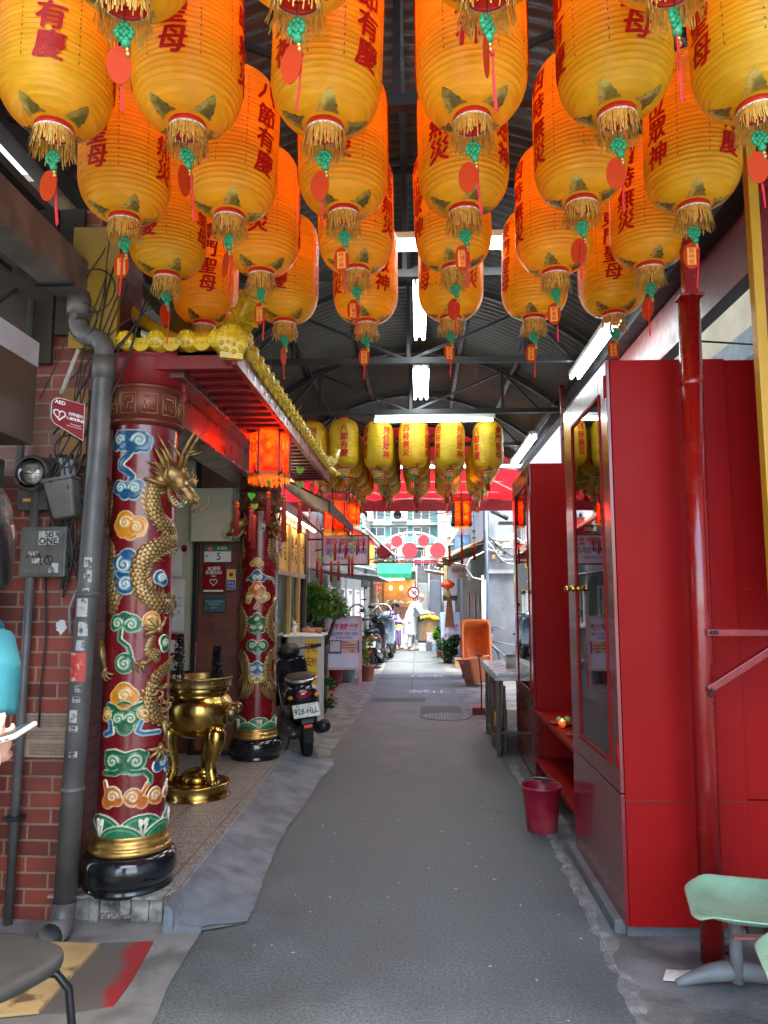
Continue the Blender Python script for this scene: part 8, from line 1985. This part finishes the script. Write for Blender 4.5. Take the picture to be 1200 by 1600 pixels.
# bicycle builder
def bicycle(loc, rz, label, fr, basket=True, lean=0):
    t = thing('bicycle', label, 'bicycle', loc); t.rotation_euler = (lean,0,rz); RXb = Matrix.Rotation(PI/2,4,'X')
    for x in (0,1.02):
        g = MB(); g.lathe([(.305,-.014),(.325,-.016),(.335,0),(.325,.016),(.305,.014)],36,Matrix.Translation((x,0,.335)) @ RXb,cap=False); w_ = g.build('wheel', RUBBER, t)
        g = MB(); g.lathe([(.292,-.01),(.306,-.012),(.306,.012),(.292,.01)],36,Matrix.Translation((x,0,.335)) @ RXb,cap=False); g.cyl((x,-.03,.335),(x,.03,.335),.018,10)
        for k in range(14): a = k*2*PI/14; g.cyl((x,0,.335),(x+.295*math.cos(a),0,.335+.295*math.sin(a)),.0022,4)
        g.build('rim', STEEL, w_)
    g = MB(); 
    for a,b_ in (((0,0,.335),(.42,0,.30)),((0,0,.335),(.33,0,.68)),((.42,0,.30),(.30,0,.82)),((.42,0,.30),(.84,0,.62)),((.33,0,.62),(.84,0,.72)),((.86,0,.60),(.82,0,.88)),((.86,0,.60),(1.02,0,.335))): g.cyl(a,b_,.016,10)
    g.build('frame', fr, t)
    g = MB(); g.tube([(.82,0,.88),(.81,0,.98),(.84,.12,1.0),(.76,.26,.98),(.62,.28,.96)],.011,8); g.tube([(.81,0,.98),(.84,-.12,1.0),(.76,-.26,.98),(.62,-.28,.96)],.011,8); g.build('handlebar', STEEL, t)
    g = MB(); g.ball((.27,0,.86),(.12,.075,.035),16,8); g.build('saddle', BLACK, t)
    g = MB(); g.lathe([(.06,-.006),(.085,-.006),(.085,.006),(.06,.006)],20,Matrix.Translation((.42,.03,.30)) @ RXb,cap=False); g.bar((.42,.04,.30),(.52,.06,.18),.018,.012); g.bar((.42,-.04,.30),(.32,-.06,.42),.018,.012); g.build('crank', STEEL, t)
    g = MB()
    for x in (0,1.02): g.tube([(x+.36*math.cos(a),0,.335+.36*math.sin(a)) for a in [R(d) for d in range(10,175,15)]],.022,8,flat=.35,up=Vector((0,1,0)))
    g.build('mudguard', fr, t)
    if basket:
        g = MB(); 
        for z in (.72,.80,.88,.95):
            s_ = .12+.03*(z-.72)/.23; g.tube([(1.06-s_,-s_,z),(1.06+s_,-s_,z),(1.06+s_,s_,z),(1.06-s_,s_,z),(1.06-s_,-s_,z)],.004,5)
        for k in range(8):
            for q in (-1,1):
                u = -1+2*k/7; g.cyl((1.06+.12*u,q*.12,.72),(1.06+.15*u,q*.15,.95),.0035,4); g.cyl((1.06+q*.12,.12*u,.72),(1.06+q*.15,.15*u,.95),.0035,4)
        g.build('basket', STEEL, t)
    return t
bicycle((2.35,15.7,0), R(186), 'grey bicycle with a wire basket leaning by the concrete wall', mat('bike_grey', (.25,.27,.30), .4, .5), True, R(6))
_b = bicycle((-1.35,16.1,1.10), R(6), 'white-rimmed bicycle hung up behind the parked scooters', WHITE, False); _b.scale = (.55,)*3
# right side houses
rw = thing('concrete_house', 'grey concrete house corner with pipes on the right of the alley', 'building', (1.55,16.2,0))
CB = mat('grey_cement', (.15,.17,.19), .85, var=.3, scale=2.2, bump=.5, bscale=14, dirt=(.16,.17,.18), dscale=3); CL = mat('light_cement', (.22,.25,.275), .8, var=.2, scale=3, dirt=(.25,.27,.28))
g = MB(); g.box((1.52,16.2,0),(5,16.5,2.14)); g.build('lower_wall', CB, rw, world=True)
g = MB(); g.box((1.50,16.15,2.14),(5,16.5,2.22)); g.build('ledge', mat('pale_ledge', (0,)*3), rw, world=True)
g = MB(); g.box((1.54,16.22,2.22),(5,16.5,7)); g.box((1.54,16.5,0),(1.7,19.0,4.4)); g.build('upper_wall', CL, rw, world=True)
t = thing('wall_pipes', 'pale blue and cream pipes running up the corner of the concrete house', 'pipes', (1.45,16.1,0))
g = MB(); g.cyl((1.47,16.08,0),(1.47,16.08,6),.035,12); g.build('blue_pipe', mat('blue_grey_pipe', (.22,.30,.42), .5), t, world=True)
g = MB(); g.cyl((1.37,16.08,0),(1.40,16.08,2.1),.05,14); g.build('cream_pipe', mat('cream_pipe', (.55,.55,.48), .5), t, world=True)
g = MB(); g.cyl((1.42,16.0,2.0),(1.42,16.0,6),.022,10); g.build('silver_pipe', STEEL, t, world=True)
t = thing('wall_wiring', 'jumble of wires and small meters on the upper concrete wall', 'wiring', (1.9,16.15,2.8)); rr = random.Random(77)
for i in range(9): g = MB(); g.tube(sag((1.45,16.08,2.6+rr.uniform(-.2,.4)),(2.1+rr.uniform(-.1,.5),16.15,2.6+rr.uniform(-.3,.5)),rr.uniform(.05,.25),12,.03),rr.choice((.007,.011)),6); g.build('wire', rr.choice((CABLE,GREYPAINT,WHITE)), t, world=True)
for i,(x,z) in enumerate(((1.68,2.82),(1.60,2.72),(1.80,2.78),(1.78,2.58),(1.88,2.60),(1.62,2.5))): g = MB(); g.cbox((x,16.15,z),(.07,.08,.09)); g.build('meter_box', (WHITE,GREYPAINT,mat('orange_cap',(.6,.3,.1),.5))[i%3], t, world=True, bev=.01)
g = MB(); g.box((1.70,15.6,3.16),(2.2,15.8,3.22)); g.tube([(1.6,16.1,3.5),(1.75,15.9,3.4),(1.9,15.8,3.3)],.05,8); g.build('floodlight_arm', DARKMETAL, t, world=True)
g = MB(); g.tube([(1.40,16.0,2.6),(1.10,15.9,2.45),(1.0,15.9,2.25),(1.15,16.0,2.05),(1.38,16.05,2.0)],.014,8); g.build('loose_hose', mat('cream_hose', (.6,.58,.45), .5), t, world=True)
rs = thing('right_stall', 'tin-shuttered stall with ragged brown awning on the right of the alley', 'stall', (1.3,20,0))
g = MB(); g.box((1.62,16.6,0),(3.5,34,4.4)); g.build('house_wall', mat('grey_plaster', (0,)*3), rs, world=True)
g = MB()
for i in range(46): y = 17.2+i*.12; g.box((1.40,y,0),(1.44+.02*(i%2),y+.11,2.1))
g.build('corrugated_shutter', mat('old_shutter', (.20,.19,.17), .6, .3, var=.35, scale=5, dirt=(.09,.07,.06)), rs, world=True)
for y in (18.4,20.6): g = MB(); g.box((1.375,y,.5),(1.395,y+.35,1.75)); pp_ = g.build('red_poster', mat('faded_red_poster', (.45,.10,.12), .6), rs, world=True); g = MB(); put_text(g,'春福滿門',(1.37,y+.175,1.12),.22,(0,-1,0),(0,0,1),.02,True,.27); g.build('poster_lettering', mat('poster_gold', (.6,.45,.2), .5), pp_, world=True)
g = MB(); vs = []; n = 24
for i in range(n+1):
    y = 16.6+6.8*i/n
    for j in range(5): q = j/4; x = 1.75-1.10*q-.10*math.sin(i*1.7)*q-.08*(i/n)*q; vs.append((x,y,2.98-.45*q+.05*math.sin(i*2.3+j)))
g.add(vs,[(i*5+j,i*5+j+1,(i+1)*5+j+1,(i+1)*5+j) for i in range(n) for j in range(4)],False); o = g.build('ragged_awning', mat('weathered_awning', (.30,.20,.12), .85, var=.45, scale=6, dirt=(.07,.05,.04), dscale=5), rs, world=True); o.modifiers.new('t','SOLIDIFY').thickness = .03
g = MB(); rr = random.Random(12)
for i in range(22): y = 16.7+rr.uniform(0,6.4); g.bar((.75+rr.uniform(-.1,.1),y,2.56+rr.uniform(0,.08)),(1.5,y+rr.uniform(-.6,.6),2.85+rr.uniform(-.05,.12)),.08,.012)
g.build('loose_slat', mat('weathered_awning', (0,)*3), rs, world=True)
t = thing('shop_sign', 'white shop sign with faded red characters under the brown awning', 'sign', (.92,18.5,2.24))
g = MB(); g.box((-.25,0,-.16),(.25,.06,.16)); g.build('panel', mat('off_white_sign', (.66,.64,.60), .5), t, bev=.004); g = MB(); put_text(g,'美時家',(.06,-.004,.05),.12,bold=.01); put_text(g,'花苑',(.14,-.004,-.09),.09); g.build('lettering', mat('faded_red_ink', (.50,.16,.12), .5), t)
g = MB(); g.box((-.29,-.02,-.16),(-.255,.20,.18)); g.build('yellow_edge', mat('sign_yellow', (0,)*3), t)
t = thing('oval_lantern', 'orange-red oval lantern with yellow tassel under the shop sign', 'lantern', (.69,17.9,1.93))
g = MB(); g.lathe([(.05,-.095),(.12,-.075),(.165,-.03),(.172,0),(.165,.03),(.12,.075),(.05,.095)],24); g.build('silk_shade', mat('orange_silk', (.80,.10,.02), .45, trans=.4), t)
g = MB(); g.lathe([(.045,-.11),(.055,-.11),(.055,-.09),(.045,-.09)],18,cap=False); g.lathe([(.045,.09),(.055,.09),(.055,.11),(.045,.11)],18,cap=False); g.cyl((0,0,.1),(0,0,.65),.006,5); g.build('gold_ring', GOLD, t)
g = MB(); g.tube([(0,0,-.11),(0,0,-.16),(0,0,-.30)],[.03,.055,.06],12); g.build('tassel', mat('sign_yellow', (0,)*3), t)
g = MB(); g.add([(.62,18.2,.9),(.86,18.2,.9),(.78,18.2,1.7),(.70,18.2,1.7)],[(0,1,2,3)]); o = g.build('brown_umbrella', mat('brown_cloth_dark', (.24,.10,.05), .8)); o.modifiers.new('t','SOLIDIFY').thickness = .10; tag(o, 'closed brown parasol standing below the oval lantern', 'parasol')
t = thing('leaning_sign', 'pale blue board with magenta writing leaning by the tin shutter', 'sign board', (.86,19.7,0)); t.rotation_euler = (R(-8),0,R(6))
g = MB(); g.box((-.28,0,.35),(.24,.03,1.25)); g.build('panel', mat('pale_blue_board', (.50,.60,.70), .5), t); g = MB(); put_text(g,'風味',(0,-.004,.85),.20,bold=.02,width=.40); put_text(g,'素食小吃',(0,-.004,.63),.12,width=.42); put_text(g,'由此進',(0,-.004,.48),.12,width=.40); g.build('lettering', mat('magenta_ink', (0,)*3), t)
g = MB(); g.box((-.08,-.006,1.04),(.06,-.001,1.16)); g.build('green_badge', mat('badge_green', (.05,.25,.18), .5), t); g = MB(); g.box((-.27,.03,0),(-.24,.06,1.2)); g.box((.20,.03,0),(.23,.06,1.2)); g.build('leg', GREYPAINT, t)
for i,(x,y,h,fr) in enumerate(((.70,18.7,.40,(.36,.32,.36)),(.58,20.4,.50,(.28,.30,.42)),(.66,22.2,.3,(.2,.3,.25)))):
    t = thing('potted_shrub', ('leafy green shrub spilling onto the asphalt right of the alley','taller loose shrub behind the leafy one on the right','farthest low shrub on the right beside the shutter')[i], 'shrub', (x,y,0), 0, 'shrubs on the right side'); pot(t,x,y,.13,.2,TERRA); foliage('leaves', t, (x,y,h), fr, 2000, .085, LG if i == 1 else LD, 90+i, 9); g = MB(); g.tube([(x,y,.1),(x+.02,y,h)],[.015,.008],6); g.build('stem', BARK, t, world=True)
# orange bins
OR = mat('orange_plastic', (.72,.14,.015), .4, var=.12, dirt=(.45,.12,.03), dscale=4); OR2 = mat('faded_orange_plastic', (.70,.22,.10), .45, var=.12)
def tub(name, lab, loc, rot, w_, d, h, m, taper=.82, rim=.04):
    t = thing(name, lab, 'tub', loc); t.rotation_euler = rot
    def rr_(sx, sy, z, n=48): return [(sx*math.copysign(abs(math.cos(a))**.24,math.cos(a)), sy*math.copysign(abs(math.sin(a))**.24,math.sin(a)), z) for a in [2*PI*k/n+.001 for k in range(n)]]
    L = [(w_*taper,d*taper,0),(w_*.99,d*.99,h*.96),(w_+rim,d+rim,h*.96),(w_+rim,d+rim,h),(w_-.012,d-.012,h),(w_*taper-.012,d*taper-.012,.03)]
    g = MB(); n = 48; vs = [p for (a,b,z) in L for p in rr_(a,b,z)]; g.add(vs,[(i*n+k,i*n+(k+1)%n,(i+1)*n+(k+1)%n,(i+1)*n+k) for i in range(len(L)-1) for k in range(n)]+[tuple(reversed(range(n))),tuple((len(L)-1)*n+k for k in range(n))],True); o = g.build('body', m, t); g = MB()
    for (a,b) in ((w_+rim,0),(-w_-rim,0)): g.cbox((a,b,h*.9),(.03,.12,.05))
    g.build('handle', m, t, bev=.006); return t
tub('plastic_tub','tall orange plastic tub stood on end with its hollow side to the viewer',(1.10,15.35,.66),(R(82),0,R(4)),.26,.43,.42,OR)
t = thing('trolley','low black wheeled trolley under the upended orange tub','trolley',(1.1,15.2,0)); g = MB(); g.box((-.25,-.2,.16),(.25,.25,.19)); g.build('deck', BLACK, t)
for x in (-.18,.18): g = MB(); g.lathe([(0,-.02),(.07,-.02),(.07,.02),(0,.02)],16,Matrix.Translation((x,-.12,.075)) @ Matrix.Rotation(PI/2,4,'X')); g.bar((x,-.12,.08),(x,-.1,.17),.03,.03); g.build('wheel', RUBBER, t)
tub('plastic_tub','faded orange plastic tub tilted beside the upended orange one',(1.06,13.9,.06),(R(-6),R(-9),R(20)),.20,.28,.46,OR2,.80,.03)
g = MB(); g.box((-.13,-.1,0),(.13,.1,.22)); o = g.build('brown_box', CARD, bev=.004); o.location = (.95,17.5,0); tag(o, 'small brown box behind the shrubs on the right', 'box')
g = MB(); g.lathe([(0,.0),(.10,0),(.095,.02),(.03,.04),(.015,.30),(0,.31)],16); o = g.build('traffic_cone', mat('cone_orange', (.8,.2,.03), .5)); o.location = (1.72,14.9,0); tag(o, 'small orange cone below the bicycle by the concrete wall', 'cone')
# overhead wires down the alley
t = thing('overhead_wires', 'thin black wires crossing high over the alley', 'wires', (0,24,5)); rr = random.Random(19)
for i in range(11): g = MB(); g.tube(sag((-2.3,17+i*1.3,4.6+rr.uniform(-.6,.8)),(1.6,19+i*1.2+rr.uniform(-3,3),4.6+rr.uniform(-.8,.8)),rr.uniform(.1,.6),16,0),.010,5); g.build('wire', CABLE, t, world=True)
t = thing('lamp_pole','grey metal pole with small boxes beyond the scooters on the left','pole',(-1.42,19.6,0)); g = MB(); g.cyl((0,0,0),(0,0,2.6),.05,14); g.build('pole', mat('galvanised_pole', (.35,.38,.40), .5, .4), t); g = MB(); g.box((-.12,-.1,1.9),(.12,.08,2.2)); g.box((-.3,-.06,2.4),(.3,.06,2.5)); g.build('box', GREYPAINT, t, bev=.01)

# more of the clutter that lines the alley
def plate(name, lab, cat, x, y, z0, z1, w_, m, side=-1, grp=None):
    t = thing(name, lab, cat, (x,y,z0), 0, grp); g = MB(); g.box((0,0,0),(w_,.08,z1-z0)); g.build('panel', m, t, bev=.006)
    g = MB(); g.box((-.02,-.012,-.02),(w_+.02,.092,0)); g.box((-.02,-.012,z1-z0),(w_+.02,.092,z1-z0+.02)); g.build('edge_trim', GREYPAINT, t)
    g = MB(); g.box((-.35 if side < 0 else w_,.03,(z1-z0)*.8),(0 if side < 0 else w_+.35,.05,(z1-z0)*.8+.03)); g.build('bracket', DARKMETAL, t); return t
G_ = 'blank signs projecting from the left row houses'
plate('projecting_sign','faded red upright sign on the left row houses','sign',-2.0,17.6,2.5,3.5,.34,mat('faded_red_panel',(.40,.05,.05),.5,var=.3,scale=5),-1,G_)
plate('projecting_sign','pale green upright sign on the left row houses','sign',-1.95,20.3,2.7,3.8,.36,mat('pale_green_panel',(.15,.32,.24),.5,var=.3,scale=5),-1,G_)
plate('projecting_sign','yellow upright sign on the left row houses','sign',-1.9,24.5,2.6,3.4,.42,mat('dull_yellow_panel',(.42,.30,.06),.5,var=.3,scale=5),-1,G_)
plate('projecting_sign','blue and grey sign on the right above the tin shutter','sign',1.15,23.5,2.9,3.6,.45,mat('dull_blue_panel',(.08,.16,.30),.5,var=.3,scale=5),1)
for i,(x,y,s_,col_,lab) in enumerate(((-1.9,22.0,.5,(.30,.20,.12),'brown cardboard box stacked low beyond the parked scooters'),(-1.8,23.0,.45,(.08,.14,.26),'dark blue crate standing beyond the parked scooters'),(-1.75,27.5,.6,(.20,.21,.20),'grey bin at the foot of the left row house wall'),(-1.55,30.0,.55,(.34,.10,.05),'rust-red crate near the brown end shop'),(1.15,26.3,.5,(.10,.20,.16),'dark green crate on the right near the dark stall'),(1.2,21.9,.45,(.30,.29,.27),'pale carton beside the farthest right shrub'))):
    t = thing('crate', lab, 'crate', (x,y,0), rnd.uniform(-.3,.3)); g = MB(); g.box((0,0,0),(s_,s_*.8,s_)); g.build('box', mat('clutter_%d'%i, col_, .7, var=.3, scale=7), t, bev=.012); g = MB(); g.box((-.015,-.015,s_*.82),(s_+.015,s_*.8+.015,s_*.88)); g.build('rim', mat('clutter_%d'%i, (0,)*3), t)
# washing and cloths strung near the far shops
t = thing('clothes_line', 'line of small cloths strung across high before the teal building', 'clothes line', (-.2,31,3.8)); g = MB(); L_pts = sag((-2.3,31,4.1),(1.6,31,4.0),.25,20,0); g.tube(L_pts,.010,5); g.build('line', CABLE, t, world=True)
for i,(k,cc) in enumerate(((4,(.3,.05,.06)),(7,(.5,.5,.48)),(9,(.06,.12,.3)),(13,(.35,.30,.2)),(16,(.1,.25,.2)))):
    p = L_pts[k]; g = MB(); vs = [(p.x+.05*a-.0, p.y+.03*math.sin(a*1.7+b), p.z-.11*b) for b in range(6) for a in range(8)]
    g.add(vs,[(b*8+a,b*8+a+1,(b+1)*8+a+1,(b+1)*8+a) for b in range(5) for a in range(7)],True); o = g.build('cloth', mat('laundry_%d'%i, cc, .8), t, world=True); o.modifiers.new('t','SOLIDIFY').thickness = .01
